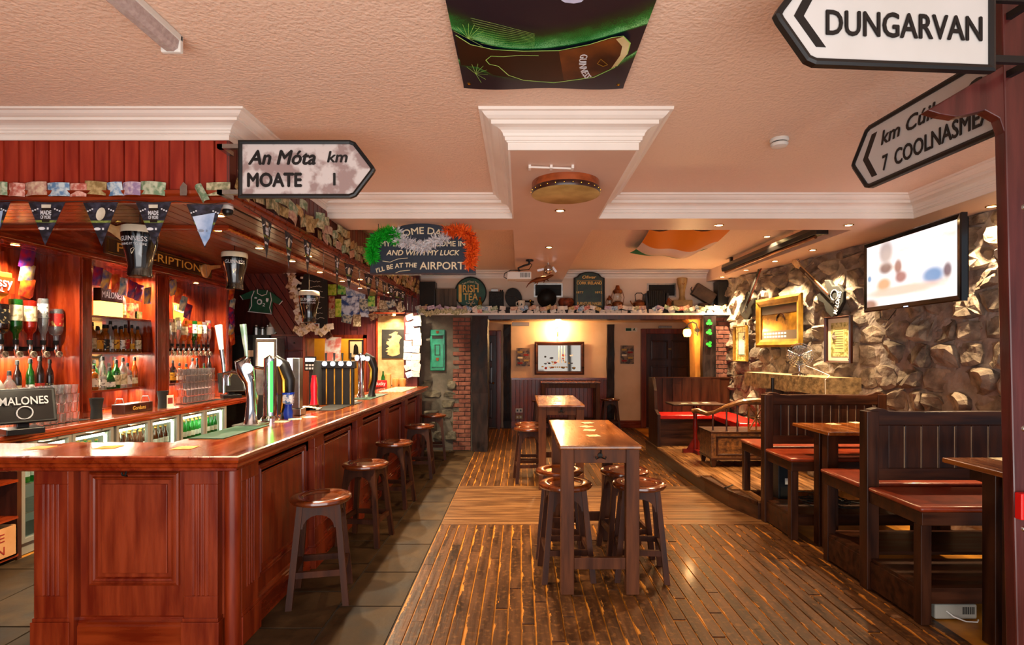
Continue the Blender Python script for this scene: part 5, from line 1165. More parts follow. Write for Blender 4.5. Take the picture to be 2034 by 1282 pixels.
cbd = TH('chalkboard', 'tall black chalkboard with a rounded left side and chalk writing', 'chalkboard', pY(622, 600, 8.62))
k_ = 8.62 / K
out = [(28, 52), (28, -52), (-4, -55), (-18, -42), (-26, -20), (-29, 5), (-26, 30), (-18, 55)]
PT('board', MB().prism([(a * k_, b * k_) for a, b in out], 0, .02, 'xz'), M['blackmatt'], cbd)
M['chalk'] = mat('chalk', 'c8c4b8', rough=.9)
for i in range(8):
    n_c = 9 + i % 4; PT('chalk_writing', MB().tube([(-.05 + .02 * j + .004 * (i % 2), -.003, .32 - i * .082 + R.uniform(-.014, .014)) for j in range(n_c)], .0028, 4), M['chalk'], cbd)
for i in range(9):
    px = 597 - 8 * math.sin(i / 8 * PI); PT('chalk_mark', MB().box((px - 622) * k_, (px - 622 + 5) * k_, -.002, 0, (46 - i * 11) * k_, (50 - i * 11) * k_), M['chalk'], cbd)
pk_ = TH('gift_pack', 'small red brown boxed plaque at the foot of the chalkboard', 'plaque', pY(622, 648, 8.58)); PT('board', MB().box(-.09, .09, 0, .02, -.04, .04), M['printwhite'], pk_); PT('inner', MB().box(-.08, .08, -.003, 0, -.03, .03), M['red_x'], pk_)
for i in range(20):
    t_ = i / 19; px = 572 + 12 * math.sin(t_ * 2.4) + 22 * t_ * t_ + R.uniform(-6, 8); py = 536 + t_ * 122
    paper('banknote', px, py, R.uniform(11, 16), R.uniform(11, 16), 8.68 - .003 * i, R.uniform(-70, 70), [PM['cream'], M['note_w'], PM['brown']][i % 3], 'crumpled banknote pinned on the slope left of the chalkboard', 'banknote', 'banknotes beside the chalkboard')
for i in range(12): paper('banknote', 590 + i * 6, 655 + 6 * math.sin(i), 14, 12, 8.56 - .003 * i, R.uniform(-60, 60), [PM['cream'], M['note_w']][i % 2], 'curling banknote hanging along the foot of the chalkboard', 'banknote', 'banknotes below the chalkboard')
# cabinets behind the bar
dc = TH('drawer_cabinet', 'dark plum cabinet with small square drawers below the sloping boards', 'cabinet', (-3.91, 8.66, 0))
PT('body', MB().box(0, .5, .02, .5, 0, 1.93), M['plank_dk'], dc)
for r_ in range(3):
    for c_ in range(2):
        d_ = PT('drawer', MB().box(.01 + c_ * .245, .245 + c_ * .245, 0, .03, 1.92 - .24 * (r_ + 1), 1.91 - .24 * r_ - .01), mat('plum drawer front', '38141c', '4a1c26', rough=.4) if (r_ + c_) == 0 else bpy.data.materials['plum drawer front'], dc, bev=.006)
        PT('knob', MB().sph((.128 + c_ * .245, -.014, 1.915 - .24 * (r_ + .5)), .014, 8, 6), M['iron'], d_, smooth=True)
kb = TH('black_cabinet', 'black cabinet with a top shelf left of the plum drawers', 'cabinet', (-4.3, 8.62, 0))
PT('body', MB().box(-.3, .385, 0, .5, 0, 1.92), M['blackmatt'], kb, bev=.006); PT('notice', MB().box(-.0, .14, -.003, 0, 1.58, 1.68), M['cream'], kb)
for i, (dx, r_, h_) in enumerate(((-.0, .05, .16), (.1, .045, .13), (.18, .03, .16))): lathe_thing('spice_jar', [(.001, 0), (r_, 0), (r_, h_ * .75), (r_ * .6, h_ * .85), (r_ * .7, h_), (.001, h_)], (-4.2 + dx, 8.8, 1.92), M['steel'], 'small grey jar on the black cabinet, %s from the left' % ORD[i], 'jar', 12)
mg = TH('mug', 'white mug with a dark print on the black cabinet', 'mug', (-3.96, 8.78, 1.92)); PT('cup', MB().lathe([(.001, 0), (.055, 0), (.058, .13), (.05, .13), (.045, .01), (.001, .01)], 16, closed=False), M['white'], mg, smooth=True); PT('handle', MB().tube([(.055, 0, .03), (.09, 0, .045), (.09, 0, .09), (.055, 0, .11)], .008, 6), M['white'], mg, smooth=True)
TM('rugby_ball', MB().sph((-4.0, 8.95, 2.05), .13, 14, 10, (.5, .5, 1)), M['paper_c'], 'striped oval ball leaning behind the white mug', 'ball', smooth=True)
cf2 = TH('lit_cooler', 'small glass fronted cooler glowing white behind the beer taps', 'cooler', (-3.98, 8.30, 1.0))
PT('cabinet', MB().box(0, .32, .02, .3, 0, .86), M['steel'], cf2, bev=.008); PT('lit_pane', MB().box(.03, .29, .012, .02, .42, .8), emit('lit cooler glass', 'f0d8a8', 1.6), cf2); PT('door_frame', MB().sweep([(.01, .02, .4), (.31, .02, .4), (.31, .02, .84), (.01, .02, .84)], (0, -1, 0), [(0, 0), (0, .02), (-.025, .02), (-.03, 0)], True), M['steel'], cf2)
PT('stand', MB().box(0.0, .32, .0, .3, -1.0, 0), M['blackmatt'], cf2)
# tills
def till(p, rz, lab, w=.34, txt=None):
    t = TH('till_screen', lab, 'till', p, (0, 0, rz))
    PT('base', MB().box(-.12, .12, -.1, .1, 0, .05).box(-.04, .04, -.03, .05, .05, .16), M['black'], t, bev=.006)
    hx = MB().box(-w / 2, w / 2, -.02, .02, -.13, .15); hx.rot(Matrix.Translation((0, -.02, .21)) @ Matrix.Rotation(-.25, 4, 'X'))
    o = PT('screen_housing', hx, M['black'], t, bev=.01)
    f2 = MB().box(-w / 2 + .025, w / 2 - .025, -.024, -.02, -.11, .13); f2.rot(Matrix.Translation((0, -.02, .21)) @ Matrix.Rotation(-.25, 4, 'X')); PT('screen', f2, mat('till screen', '1c1a1a', '2a2624', rough=.15, ns=2), t)
    if txt:
        r_ = (PI / 2 - .25, 0, 0); TXT(txt, .09, M['printwhite'], t, (0, -.056, .262), r_, w=w * .72, bold=.001)
        PT('round_emblem', MB().tube([(.05 * math.cos(a), -.052 - .012, .17 + .05 * math.sin(a)) for a in [i * PI / 8 for i in range(17)]], .005, 5, caps=False), M['printwhite'], t)
    return t
till((-3.98, 4.42, 1.0), 1.0, 'black till screen showing white lettering on the near end of the back counter', .42, 'MALONES')
till((-4.12, 7.88, 1.0), .7, 'black till screen at the far end of the back counter')
# bar caddy, menu holders, metal cups on the back counter by the middle bay
cd = TH('napkin_caddy', 'dark wooden napkin caddy with gold print and two hoop handles', 'caddy', (-4.2, 6.0, 1.0), (0, 0, PI / 2))
PT('box', MB().box(-.22, .22, -.07, .07, 0, .1), M['oak_dk'], cd, bev=.004); TXT('Gordons', .06, M['goldtext'], cd, (0, -.072, .05), w=.2)
for s_ in (-1, 1): PT('hoop_handle', MB().tube([(s_ * .2 + .0, -.05, .1), (s_ * .2, -.03, .16), (s_ * .2, .03, .16), (s_ * .2, .05, .1)], .004, 5), M['steel'], cd, smooth=True)
for i, (y_, lab) in enumerate(((5.42, 'black mixing jug nearest the near pier on the back counter'), (6.42, 'dark straw holder on the back counter beside the far pier'))):
    lathe_thing('bar_jug', [(.001, 0), (.05, 0), (.045, .1), (.06, .2), (.055, .2), (.04, .1), (.001, .02)], (-4.15, y_, 1.0), M['blackmatt'], lab, 'jug')
mc = TH('menu_card', 'small white and red menu card standing by the far pier of the middle bay', 'card', (-4.08, 6.45, 1.0), (0, 0, 1.2)); PT('card', MB().box(-.04, .04, 0, .004, 0, .15), M['paper_c'], mc); PT('printed_panel', MB().box(-.03, .03, -.002, 0, .05, .12), M['printred'], mc); PT('foot', MB().box(-.04, .04, -.02, .02, 0, .01), M['white'], mc)
TM('glass_rail_tray', MB().box(-4.3, -4.1, 6.9, 7.7, 1.0, 1.002), M['blackmatt'], 'flat black tray under the far stack of tumblers', 'tray')
# snacks hanging over the bays and lit box
M['crisp'] = [mat('crisp foil %d' % i, a, b, rough=.25, metal=.3, ns=14) for i, (a, b) in enumerate((('b01828', '2a2a80'), ('2a4aa0', 'd8b040'), ('d8701c', 'b01820'), ('1a70a0', 'e0d8c0'), ('c02020', '18307a')))]
crm = [mesh('packet', MB().grid(lambda u, v: ((u - .5) * .15, -.02 * math.sin(u * PI) * math.sin(v * PI), (v - .5) * .19), 6, 6).grid(lambda u, v: ((u - .5) * .15, .02 * math.sin(u * PI) * math.sin(v * PI), (v - .5) * .19), 6, 6), m_, True) for m_ in M['crisp']]
for i in range(7):
    TG(PT('crisp_packet', crm[i % 5], None, loc=(GX + .01 - .012 * (i % 2), 5.62 + i * .125, 2.42 - .02 * i), rot=(.1, R.uniform(-.2, .2), PI / 2 + .1)), 'foil crisp packet hanging over the middle bay, %s from the left' % ORD[i], 'crisps', 'crisp packets over the middle bay')
for i in range(6):
    TG(PT('crisp_packet', crm[(i + 2) % 5], None, loc=(GX + .04, 8.16 + .03 * (i % 2), 2.5 - i * .13), rot=(0, R.uniform(-.3, .3), PI / 2)), 'foil crisp packet clipped down the far pier, %s from the top' % ORD[i], 'crisps', 'crisp packets down the far pier')
for i in range(4):
    TG(PT('crisp_packet', crm[(i + 1) % 5], None, loc=(GX + .0, 6.86 + i * .1, 2.45 - i * .09), rot=(.1, R.uniform(-.3, .3), PI / 2)), 'foil crisp packet at the left of the far bay, %s from the top' % ORD[i], 'crisps', 'crisp packets at the far bay')
for i in range(3):
    TG(PT('crisp_packet', crm[i], None, loc=(GX - .2, 5.05, 2.5 - i * .13), rot=(0, .2, PI / 2)), 'foil crisp packet in the near bay, %s from the top' % ORD[i], 'crisps', 'crisp packets in the near bay')
lb = TH('lit_sign_box', 'glowing yellow box sign with dark lettering on the top shelf', 'lit sign', (GX - .14, 5.98, 2.03))
PT('box', MB().box(-.05, .03, -.16, .16, 0, .16), emit('lit yellow sign', 'ffdc60', 2.2), lb); PT('top_plate', MB().box(-.05, .03, -.16, .16, .16, .3), M['oak_dk'], lb); TXT('MALONES', .1, M['printwhite'], lb, (.033, 0, .23), (PI / 2, 0, PI / 2), w=.29)
for i, (c_, y_, z_) in enumerate((('red', 6.33, 2.03), ('green', 6.42, 2.03), ('red', 6.36, 2.12))): TM('snack_box', MB().box(GX - .2, GX - .12, y_ - .07, y_ + .05, z_, z_ + .09), mat('snack carton ' + c_ + str(i), 'a01c1c' if c_ == 'red' else '3c8a2a', 'd8c890', rough=.5, ns=20), '%s snack carton %s on the top shelf by the far pier' % (c_, ('lower left', 'lower right', 'upper')[i]), 'carton')
sh = TH('shield_sign', 'gold and orange shield shaped sign with white lettering over the near bay', 'sign', (GX - .16, 4.60, 2.1), (0, 0, PI / 2))
PT('shield', MB().prism([(-.2, .24), (.24, .24), (.25, .08), (.14, -.0), (.08, -.14), (-.02, -.2), (-.1, -.12), (-.14, 0), (-.22, .08)], -.015, .015, 'xz'), mat('gold orange shield', 'c05a10', 'e8a028', rough=.3, ns=3), sh, bev=.004)
PT('name_band', MB().box(-.22, .26, -.02, -.015, .06, .2), mat('orange red band', 'b0340c', rough=.3), sh); TXT('Hennessy', .12, M['printwhite'], sh, (.02, -.022, .15), w=.44, bold=.001); TXT('SPECIAL', .05, M['printwhite'], sh, (.06, -.022, .085), w=.2)
yr = TH('gold_year_plate', 'gold crest and the year 1765 on the panel of the near bay', 'emblem', (GB + .022, 5.15, 2.02), (0, 0, PI / 2)); TXT('1765', .07, M['goldtext'], yr, (0, -.002, -.12), w=.12); PT('crest', MB().tube([(-.08, -.006, 0), (-.04, -.006, -.03), (.04, -.006, -.03), (.08, -.006, 0), (.04, -.006, .02), (-.04, -.006, .02), (-.08, -.006, 0)], .006, 5).tube([(-.05, -.006, .06), (0, -.006, .04), (.05, -.006, .06)], .006, 5), M['gold'], yr)
gs = TH('hanging_card', 'green and gold card with lettering over the far optics', 'card', (GB + .12, 7.3, 2.13), (0, .15, PI / 2)); PT('card', MB().prism([(-.16, .14), (.1, .16), (.12, .0), (.04, -.14), (-.1, -.16)], 0, .006, 'xz'), mat('green gold card', '7a7a28', 'c0a040', rough=.5, ns=6), gs); TXT('ILLS', .1, M['printwhite'], gs, (-.02, -.002, .08), w=.2)
# ================================================================ TAPS ON THE BAR
def tap_handle(t, p, mt, h=.16, tilt=(0, 0)):
    PT('tap_handle', MB().tube([p, (p[0] + tilt[0] * .5, p[1] + tilt[1] * .5, p[2] + h * .5), (p[0] + tilt[0], p[1] + tilt[1], p[2] + h)], [.01, .02, .026], 10, flat=.6), mt, t, smooth=True)
def lens_at(t, p, col='dfe6ff', r=.035, s=5): PT('lit_badge', MB().sph(p, r, 12, 8, (1, .5, 1)), emit('lit tap badge ' + col, col, s) if ('lit tap badge ' + col) not in bpy.data.materials else bpy.data.materials['lit tap badge ' + col], t, smooth=True)
t1 = TH('beer_tap', 'tall curved chrome tap with a blue lit badge, nearest on the bar', 'beer tap', (-2.03, 4.17, 1.1))
PT('column', MB().tube([(0, 0, 0), (0, 0, .04), (0, 0, .2), (-.01, 0, .32), (-.045, 0, .42), (-.06, 0, .47), (-.02, 0, .51)], [.06, .045, .03, .04, .065, .06, .02], 16), M['chrome'], t1, smooth=True)
PT('spout', MB().tube([(-.08, 0, .40), (-.14, 0, .41), (-.17, 0, .36), (-.17, 0, .30)], .013, 10), M['chrome'], t1, smooth=True)
lens_at(t1, (.0, -.055, .43), 'c8d4ff', .04, 2.5); tap_handle(t1, (-.03, 0, .5), mat('green chrome handle', '1d5c3c', 'b0c0b8', rough=.15, metal=.6, ns=6), .26, (-.03, 0)); PT('base_plate', MB().box(-.1, .1, -.09, .09, 0, .012), M['steel'], t1, bev=.004)
PT('side_arm', MB().tube([(-.04, 0, .39), (-.14, 0, .40), (-.20, 0, .39), (-.205, 0, .33), (-.205, 0, .24)], [.016, .014, .016, .012, .01], 10), M['chrome'], t1, smooth=True)
PT('pouring_handle', MB().hexa([(-.235, -.012, .56), (-.208, -.012, .56), (-.208, .012, .56), (-.235, .012, .56)], [(-.268, -.016, .75), (-.222, -.016, .76), (-.222, .016, .76), (-.268, .016, .75)]), M['white'], t1, bev=.006); PT('handle_stem', MB().tube([(-.203, 0, .39), (-.21, 0, .48), (-.222, 0, .57)], [.012, .014, .017], 10), M['chrome'], t1, smooth=True)
t2 = TH('beer_tap', 'chrome cylinder beer tap with a glowing green strip', 'beer tap', (-1.98, 4.38, 1.1))
PT('column', MB().lathe([(.001, 0), (.07, 0), (.07, .03), (.052, .05), (.048, .5), (.001, .53)], 20), M['chrome'], t2, smooth=True)
PT('green_strip', MB().box(.02, .036, -.052, -.036, .08, .48), emit('green neon strip', '20ff30', 3.5), t2)
PT('pipe', MB().tube([(-.04, 0, .42), (-.12, 0, .43), (-.15, 0, .38), (-.14, 0, .3)], .014, 10).tube([(-.13, .03, .02), (-.12, .03, .2), (-.15, .03, .3)], .012, 8), M['chrome'], t2, smooth=True)
PT('coil', MB().tube([(-.13 + .03 * math.cos(a), -.03, .16 + .05 * math.sin(a)) for a in [i * .4 for i in range(17)]], .006, 6), M['brass'], t2, smooth=True)
t3 = TH('beer_tap', 'black and brass horn shaped tap right of the green lit tap', 'beer tap', (-1.955, 4.62, 1.1))
PT('column', MB().tube([(0, 0, 0), (.0, 0, .05), (.03, 0, .2), (.03, 0, .32), (-.02, 0, .44), (-.09, 0, .5)], [.05, .035, .035, .045, .05, .03], 14), M['black'], t3, smooth=True)
PT('brass_band', MB().tube([(-.03, -.03, .05), (-.005, -.035, .2), (-.005, -.04, .32), (-.05, -.04, .44)], [.01, .02, .02, .008], 8), M['brass'], t3, smooth=True); lens_at(t3, (-.045, -.04, .46), 'e8e4ff', .03, 2.5)
t4 = TH('beer_tap', 'square white illuminated column tap with vertical lettering', 'beer tap', (-1.985, 4.86, 1.1))
PT('base', MB().box(-.08, .08, -.06, .06, 0, .06), M['steel'], t4, bev=.006); PT('column', MB().box(-.04, .06, -.04, .04, .06, .5), M['steel'], t4, bev=.004); PT('lit_panel', MB().box(-.045, .0, -.045, -.04, .09, .5), emit('lit white column', 'e8ddf4', 1.6), t4); TXT('KOPPARBERG', .04, M['printred'], t4, (-.022, -.047, .28), (PI / 2, -PI / 2, 0), w=.3)
t5 = TH('beer_tap', 'wide black stout tap bank with gold stripes and four lit badges', 'beer tap', (-1.90, 5.78, 1.1))
PT('side_column', MB().tube([(-.22, 0, 0), (-.2, 0, .1), (-.21, 0, .3), (-.2, 0, .46)], [.07, .05, .06, .05], 14), M['blackmatt'], t5, smooth=True)
PT('panel_body', MB().box(-.16, .16, -.03, .03, .0, .4).box(-.2, .18, -.04, .04, .38, .46), M['black'], t5, bev=.006)
for i in range(4):
    PT('gold_stripe', MB().box(-.12 + i * .083, -.108 + i * .083, -.036, -.03, .01, .38), M['gold'], t5); lens_at(t5, (-.13 + i * .085, -.045, .43), 'dfe6ff', .026, 3)
    PT('tap_handle', MB().tube([(-.13 + i * .085, .0, .46), (-.13 + i * .085, 0, .54)], [.008, .012], 8), M['black'], t5, smooth=True)
M['redgloss'] = mat('glossy red handle', 'b80c20', rough=.2, coat=.6)
for i, (x_, y_) in enumerate(((-2.05, 5.5), (-1.96, 6.2))):
    t = TH('beer_tap', 'red and gold bottle shaped tap %s the black stout tap bank' % ('left of', 'right of')[i], 'beer tap', (x_, y_, 1.1)); PT('column', MB().tube([(0, 0, 0), (0, 0, .1), (0, 0, .22), (0, 0, .32)], [.045, .03, .035, .022], 12), M['redgloss'], t, smooth=True); PT('foot', MB().cyl((0, 0, 0), (0, 0, .03), .05), M['copper'], t, smooth=True); PT('gold_edge', MB().tube([(.036, 0, .03), (.026, 0, .12), (.03, 0, .22), (.02, 0, .3)], .008, 6), M['gold'], t, smooth=True)
t6 = TH('beer_tap', 'tall chrome tap tower near the far end of the bar', 'beer tap', (-1.93, 6.7, 1.1)); PT('column', MB().lathe([(.001, 0), (.05, 0), (.045, .04), (.035, .06), (.04, .4), (.055, .46), (.05, .52), (.001, .54)], 16), M['chrome'], t6, smooth=True); lens_at(t6, (-.03, -.04, .48), 'dfe6ff', .035, 3); lens_at(t6, (.035, -.04, .48), 'dfe6ff', .03, 3)
PT('tap_handle', MB().cyl((.02, 0, .54), (.02, 0, .7), .01), M['black'], t6, smooth=True)
t7 = TH('beer_tap', 'curved black and brass tap, farthest of the bar taps', 'beer tap', (-1.84, 6.85, 1.1)); PT('column', MB().tube([(0, 0, 0), (.0, 0, .06), (.03, 0, .2), (.035, 0, .34), (0, 0, .46), (-.08, 0, .52)], [.055, .035, .035, .045, .05, .03], 14), M['black'], t7, smooth=True); PT('brass_band', MB().tube([(-.03, -.03, .1), (-.005, -.035, .2), (0, -.04, .34), (-.04, -.04, .44)], [.008, .018, .018, .008], 8), M['brass'], t7, smooth=True); lens_at(t7, (-.04, -.04, .47), 'dfe6ff', .03, 3)
bcup = TH('blue_holder', 'blue and white cup shaped holder standing between the taps', 'holder', (-1.93, 4.6, 1.1)); PT('foot', MB().lathe([(.001, 0), (.035, 0), (.04, .05), (.028, .09), (.03, .12), (.001, .12)], 14), mat('bright blue plastic', '1038b0', rough=.3), bcup, smooth=True); PT('cup', MB().lathe([(.03, .12), (.045, .13), (.048, .2), (.001, .2)], 14), mat('white blue print', 'd8e0e8', '3c6aa8', rough=.4, ns=26, lo=.5, hi=.56), bcup, smooth=True); PT('rim', MB().lathe([(.046, .2), (.05, .2), (.05, .215), (.001, .215)], 14), bpy.data.materials['bright blue plastic'], bcup)
M['barmat'] = mat('green rubber bar mat', '0a2a18', '12402a', rough=.6, ns=30)
TM('bar_mat', MB().box(-2.10, -1.88, 3.5, 4.15, 1.1, 1.106), M['barmat'], 'green and black rubber drip mat near the corner of the bar', 'bar mat', bev=.002)
TM('bar_mat', MB().box(-1.98, -1.74, 5.2, 6.1, 1.1, 1.105), M['blackmatt'], 'grey bar runner before the black stout taps', 'bar mat')
TM('bar_mat', MB().box(-1.98, -1.74, 6.4, 7.3, 1.1, 1.105), M['barmat'], 'green bar runner before the farthest taps', 'bar mat')
TM('bar_towel', MB().box(-1.96, -1.62, 7.6, 8.7, 1.1, 1.106), mat('cream striped towel', 'c8b890', '6a5a3a', rough=.9, ns=30), 'cream printed bar towel at the far end of the bar', 'bar towel')
for i in range(5): TM('beer_mat_pile', MB().box(-2.1 + .03 * i, -2.02 + .03 * i, 5.22, 5.3, 1.1 + .0 * i, 1.135 - .004 * i).rot(Matrix.Identity(4)), M['paper_c'], 'card leaning in the folded pile beside the stout taps, %s from the left' % ORD[i], 'beer mat')
cr2 = TH('card_terminal', 'black card terminal with a pale screen in front of the yellow hatch', 'card terminal', pY(616, 724, 8.62)); PT('case', MB().box(-.09, .09, 0, .03, -.1, .12), M['black'], cr2, bev=.006); PT('screen', MB().box(-.075, .075, -.004, 0, .04, .1), emit('terminal screen', 'c8d4e0', .9), cr2); 
for i in range(6): PT('key', MB().box(-.07 + (i % 3) * .05, -.035 + (i % 3) * .05, -.005, 0, -.03 - (i // 3) * .05, .0 - (i // 3) * .05), M['printwhite'], cr2)
PT('stand', MB().box(-.03, .03, .03, .06, -pY(616, 724, 8.62).z, .05), M['black'], cr2)
# ================================================================ INFLATABLE PINTS
M['stout'] = mat('shiny black vinyl', '060505', '120e0c', rough=.12, ns=4, coat=.8)
M['foam'] = mat('cream vinyl', 'cfc4aa', 'ddd3bb', rough=.3, coat=.4)
def pint(p, h, top_z, lab, txt2, rz=0):
    t = TH('inflatable_pint', lab, 'inflatable', p, (0, 0, rz)); s = h
    pr = [(.001, 0), (.20, .0), (.215, .02), (.205, .08), (.2, .2), (.235, .42), (.29, .62), (.315, .8), (.315, .84)]
    PT('glass_body', MB().lathe([(r * s, z * s) for r, z in pr] + [(.001, .84 * s)], 24), M['stout'], t, smooth=True)
    PT('foam_head', MB().lathe([(.318 * s, .84 * s), (.322 * s, .9 * s), (.31 * s, .97 * s), (.25 * s, 1.0 * s), (.001, 1.0 * s), (.001, .84 * s)][::-1], 24), M['foam'], t, smooth=True)
    PT('hanging_cord', MB().cyl((0, 0, s), (0, 0, top_z - p[2]), .003, n=5), M['string'], t)
    o = TXT('GUINNESS', .13 * s, M['printwhite'], t, (0, -.31 * s, .70 * s), w=.46 * s)
    me = o.data
    for v in me.vertices: v.co.z -= (.31 * s - math.sqrt(max(0, (.31 * s) ** 2 - v.co.x ** 2)))  # bend round the body
    if txt2:
        o = TXT(txt2, .06 * s, M['printwhite'], t, (0, -.30 * s, .60 * s), w=.44 * s)
        for v in o.data.vertices: v.co.z -= (.30 * s - math.sqrt(max(0, (.30 * s) ** 2 - v.co.x ** 2)))
    PT('harp_emblem', MB().tube([(-.03 * s, -.245 * s, .42 * s), (-.045 * s, -.25 * s, .50 * s), (.0, -.26 * s, .53 * s), (.03 * s, -.255 * s, .52 * s), (-.03 * s, -.245 * s, .42 * s)], .006 * s, 5), M['foam'], t)
    return t
q = pY(278, 551, 3.78); pint((q.x, 3.78, q.z), .35, ZB, 'largest black and cream inflatable pint glass, behind the front pennants', 'BRING IT TO LIFE', .15)
q = pY(466, 576, 5.05); pint((q.x, 5.05, q.z), .345, 2.89, 'middle black and cream inflatable pint glass, above the nearest tap', '', .5)
q = pY(614, 641, 6.4); pint((q.x, 6.4, q.z), .365, ZB, 'farthest black and cream inflatable pint glass, before the chalkboard', 'BRING IT TO LIFE', .2)
# cctv domes
def dome(p, lab):
    t = TH('camera_dome', lab, 'security camera', p); PT('mount', MB().lathe([(.001, .05), (.03, .05), (.034, 0), (.001, 0)], 14), M['white'], t, smooth=True); PT('dome', MB().sph((0, 0, -.01), .032, 14, 8), M['black'], t, smooth=True)
dome((pY(449, 415, 3.4).x, 3.42, 2.53), 'small dark security dome under the canopy corner')
# ================================================================ BUNTING
M['bunt'] = mat('dark stadium print cloth', '120e18', '3c3a4c', rough=.6, ns=18, st=(1, 1, 2), lo=.45, hi=.7)
M['turf'] = mat('grass strip print', '5c6a2a', '8c9a4a', rough=.7, ns=50)
M['ball'] = mat('pale ball print', '9a8a6a', 'dcd4c0', rough=.5, ns=6)
M['sky'] = mat('blue spray print', '4a7ab0', 'c0d0e8', rough=.5, ns=6)
fb_ = TH('bunting', 'string of dark triangular sports pennants across the front of the canopy', 'bunting', (0, 3.30, 0))
def pennant(par, c, w, h, kind, ax='x'):
    # c = top centre, ax axis the pennant spreads along
    mb = MB().prism([(-w / 2, 0), (w / 2, 0), (0, -h)], -.001, .001, 'xz'); rz = 0 if ax == 'x' else PI / 2
    o = PT('pennant', mb, M['bunt'], par, loc=c, rot=(R.uniform(-.05, .05), 0, rz + R.uniform(-.1, .1)))
    w_ = lambda z: w * (1 + z / h) / 2
    PT('turf_print', MB().prism([(-w_(-h * .42), -h * .42), (w_(-h * .42), -h * .42), (w_(-h * .47), -h * .47), (-w_(-h * .47), -h * .47)], -.0025, -.001, 'xz'), M['turf'], o)
    if kind == 0:
        PT('glass_print', MB().prism([(-.028, -.02), (.028, -.02), (.022, -.12), (-.022, -.12)], -.003, -.001, 'xz'), M['stout'], o)
        PT('foam_print', MB().prism([(-.028, -.015), (.028, -.015), (.027, -.035), (-.027, -.035)], -.004, -.003, 'xz'), M['ball'], o)
        TXT('MADE', .035, M['printwhite'], o, (0, -.004, -.065), w=.062, bold=.0005); TXT('OF MORE', .03, M['printwhite'], o, (0, -.004, -.092), w=.06)
    elif kind == 1:
        PT('ball_print', MB().prism([(.0 + .026 * math.cos(a) * math.cos(.4) + .04 * math.sin(a) * math.sin(.4), -.07 - .026 * math.cos(a) * math.sin(.4) + .04 * math.sin(a) * math.cos(.4)) for a in [i * PI / 8 for i in range(16)]], -.003, -.001, 'xz'), M['ball'], o)
    else:
        PT('spray_print', MB().prism([(-.07, -.075), (.06, -.05), (.03, -.2), (0, -.25), (-.03, -.18)], -.003, -.001, 'xz'), M['sky'], o)
    PT('logo_print', MB().prism([(-.022 + .02 * math.cos(a), -h * .61 + .009 * math.sin(a)) for a in [i * PI / 6 for i in range(12)]], -.003, -.001, 'xz').box(.008, .018, -.003, -.001, -h * .635, -h * .585), M['printwhite'], o)
    for s_ in (-1, 1):
        for k in range(3): PT('floodlight_print', MB().box(s_ * (.05 + k * .014) - .004, s_ * (.05 + k * .014) + .004, -.003, -.001, -.045 - k * .006, -.037 - k * .006), M['printwhite'], o)
    return o
for i, (px, kd) in enumerate(((-12, 2), (93, 0), (200, 1), (305, 0), (407, 2))):
    q = pY(px, 402 + (4 if i == 4 else 0), 3.30); pennant(fb_, (q.x, 0, q.z), .215, .26, kd)
PT('string', MB().tube([(pY(px, py, 3.3).x, 0, pY(px, py, 3.3).z) for px, py in ((-60, 402), (35, 398), (93, 403), (140, 401), (245, 398), (305, 403), (350, 400), (407, 407), (452, 402))], .0025, 5), M['string'], fb_)
sbun = TH('bunting', 'string of dark pennants receding along the side edge of the canopy', 'bunting', (CX + .04, 0, 0))
pts = []
y = 3.75; i = 0
while y < 9.3:
    pennant(sbun, (0, y, 2.545 - .012 * (i % 2)), .215, .26, i % 2, 'y').rotation_euler = (0, 0, PI / 2 + R.uniform(-.35, .35)); pts.append((0, y, 2.548 - .012 * (i % 2))); y += .36; i += 1
PT('string', MB().tube([(0, 3.45, 2.56)] + pts, .0025, 5), M['string'], sbun)
# ================================================================ BANKNOTES
NM = [mat('banknote print %d' % i, a, b, rough=.6, ns=38, lo=.42, hi=.6, rnd=.1) for i, (a, b) in enumerate((('a87868', 'c8ac90'), ('b05a4c', 'd8a898'), ('7c7c58', 'c0b490'), ('5a7ca0', 'b8c4c8'), ('8c7494', 'c4b0b8'), ('8c7040', 'c0a470'), ('6a8464', 'b8bca0')))]
def notemesh(w, h, c, m): return mesh('banknote', MB().grid(lambda u, v: ((u - .5) * w, -c * math.sin(u * PI) * .02 - c * .012 * (u - .5) - .002, (v - .5) * h), 5, 2), m)
NT = [[notemesh(.15, .072, c, m) for c in (1, -.6, .3)] for m in NM]
fr = [(8, 376, 18, 0, 6, 'green-edged'), (34, 378, 36, 2, 1, 'rose and white'), (72, 376, 46, -3, 0, 'pinkish fifteen-type'), (117, 377, 46, 0, 3, 'bright blue'), (156, 378, 34, 1, 1, 'pale orange'), (190, 374, 45, 5, 5, 'ochre'), (229, 376, 32, -3, 3, 'pale blue and yellow'), (262, 376, 38, 0, 4, 'mauve'), (304, 375, 52, 4, 6, 'large pale green'), (434, 376, 48, -1, 2, 'cream portrait')]
for px, py, w, rz, m_, lab in fr:
    q = pY(px, py, 3.325); TG(PT('banknote', notemesh(w * 3.32 / K, .08, R.uniform(.2, 1), NM[m_]), None, None, loc=(q.x, 3.325, q.z), rot=(R.uniform(-.05, .1), math.radians(rz), 0)), '%s banknote in the front row on the canopy rail' % lab.replace(' fifteen-type', ' purple'), 'banknote', 'banknotes along the front of the canopy')
q = pY(402, 385, 3.31); TG(PT('banknote', notemesh(.05, .11, 1, NM[6]), None, None, loc=(q.x, 3.31, q.z), rot=(0, -.5, 0)), 'folded green banknote hanging at the right end of the canopy rail', 'banknote')
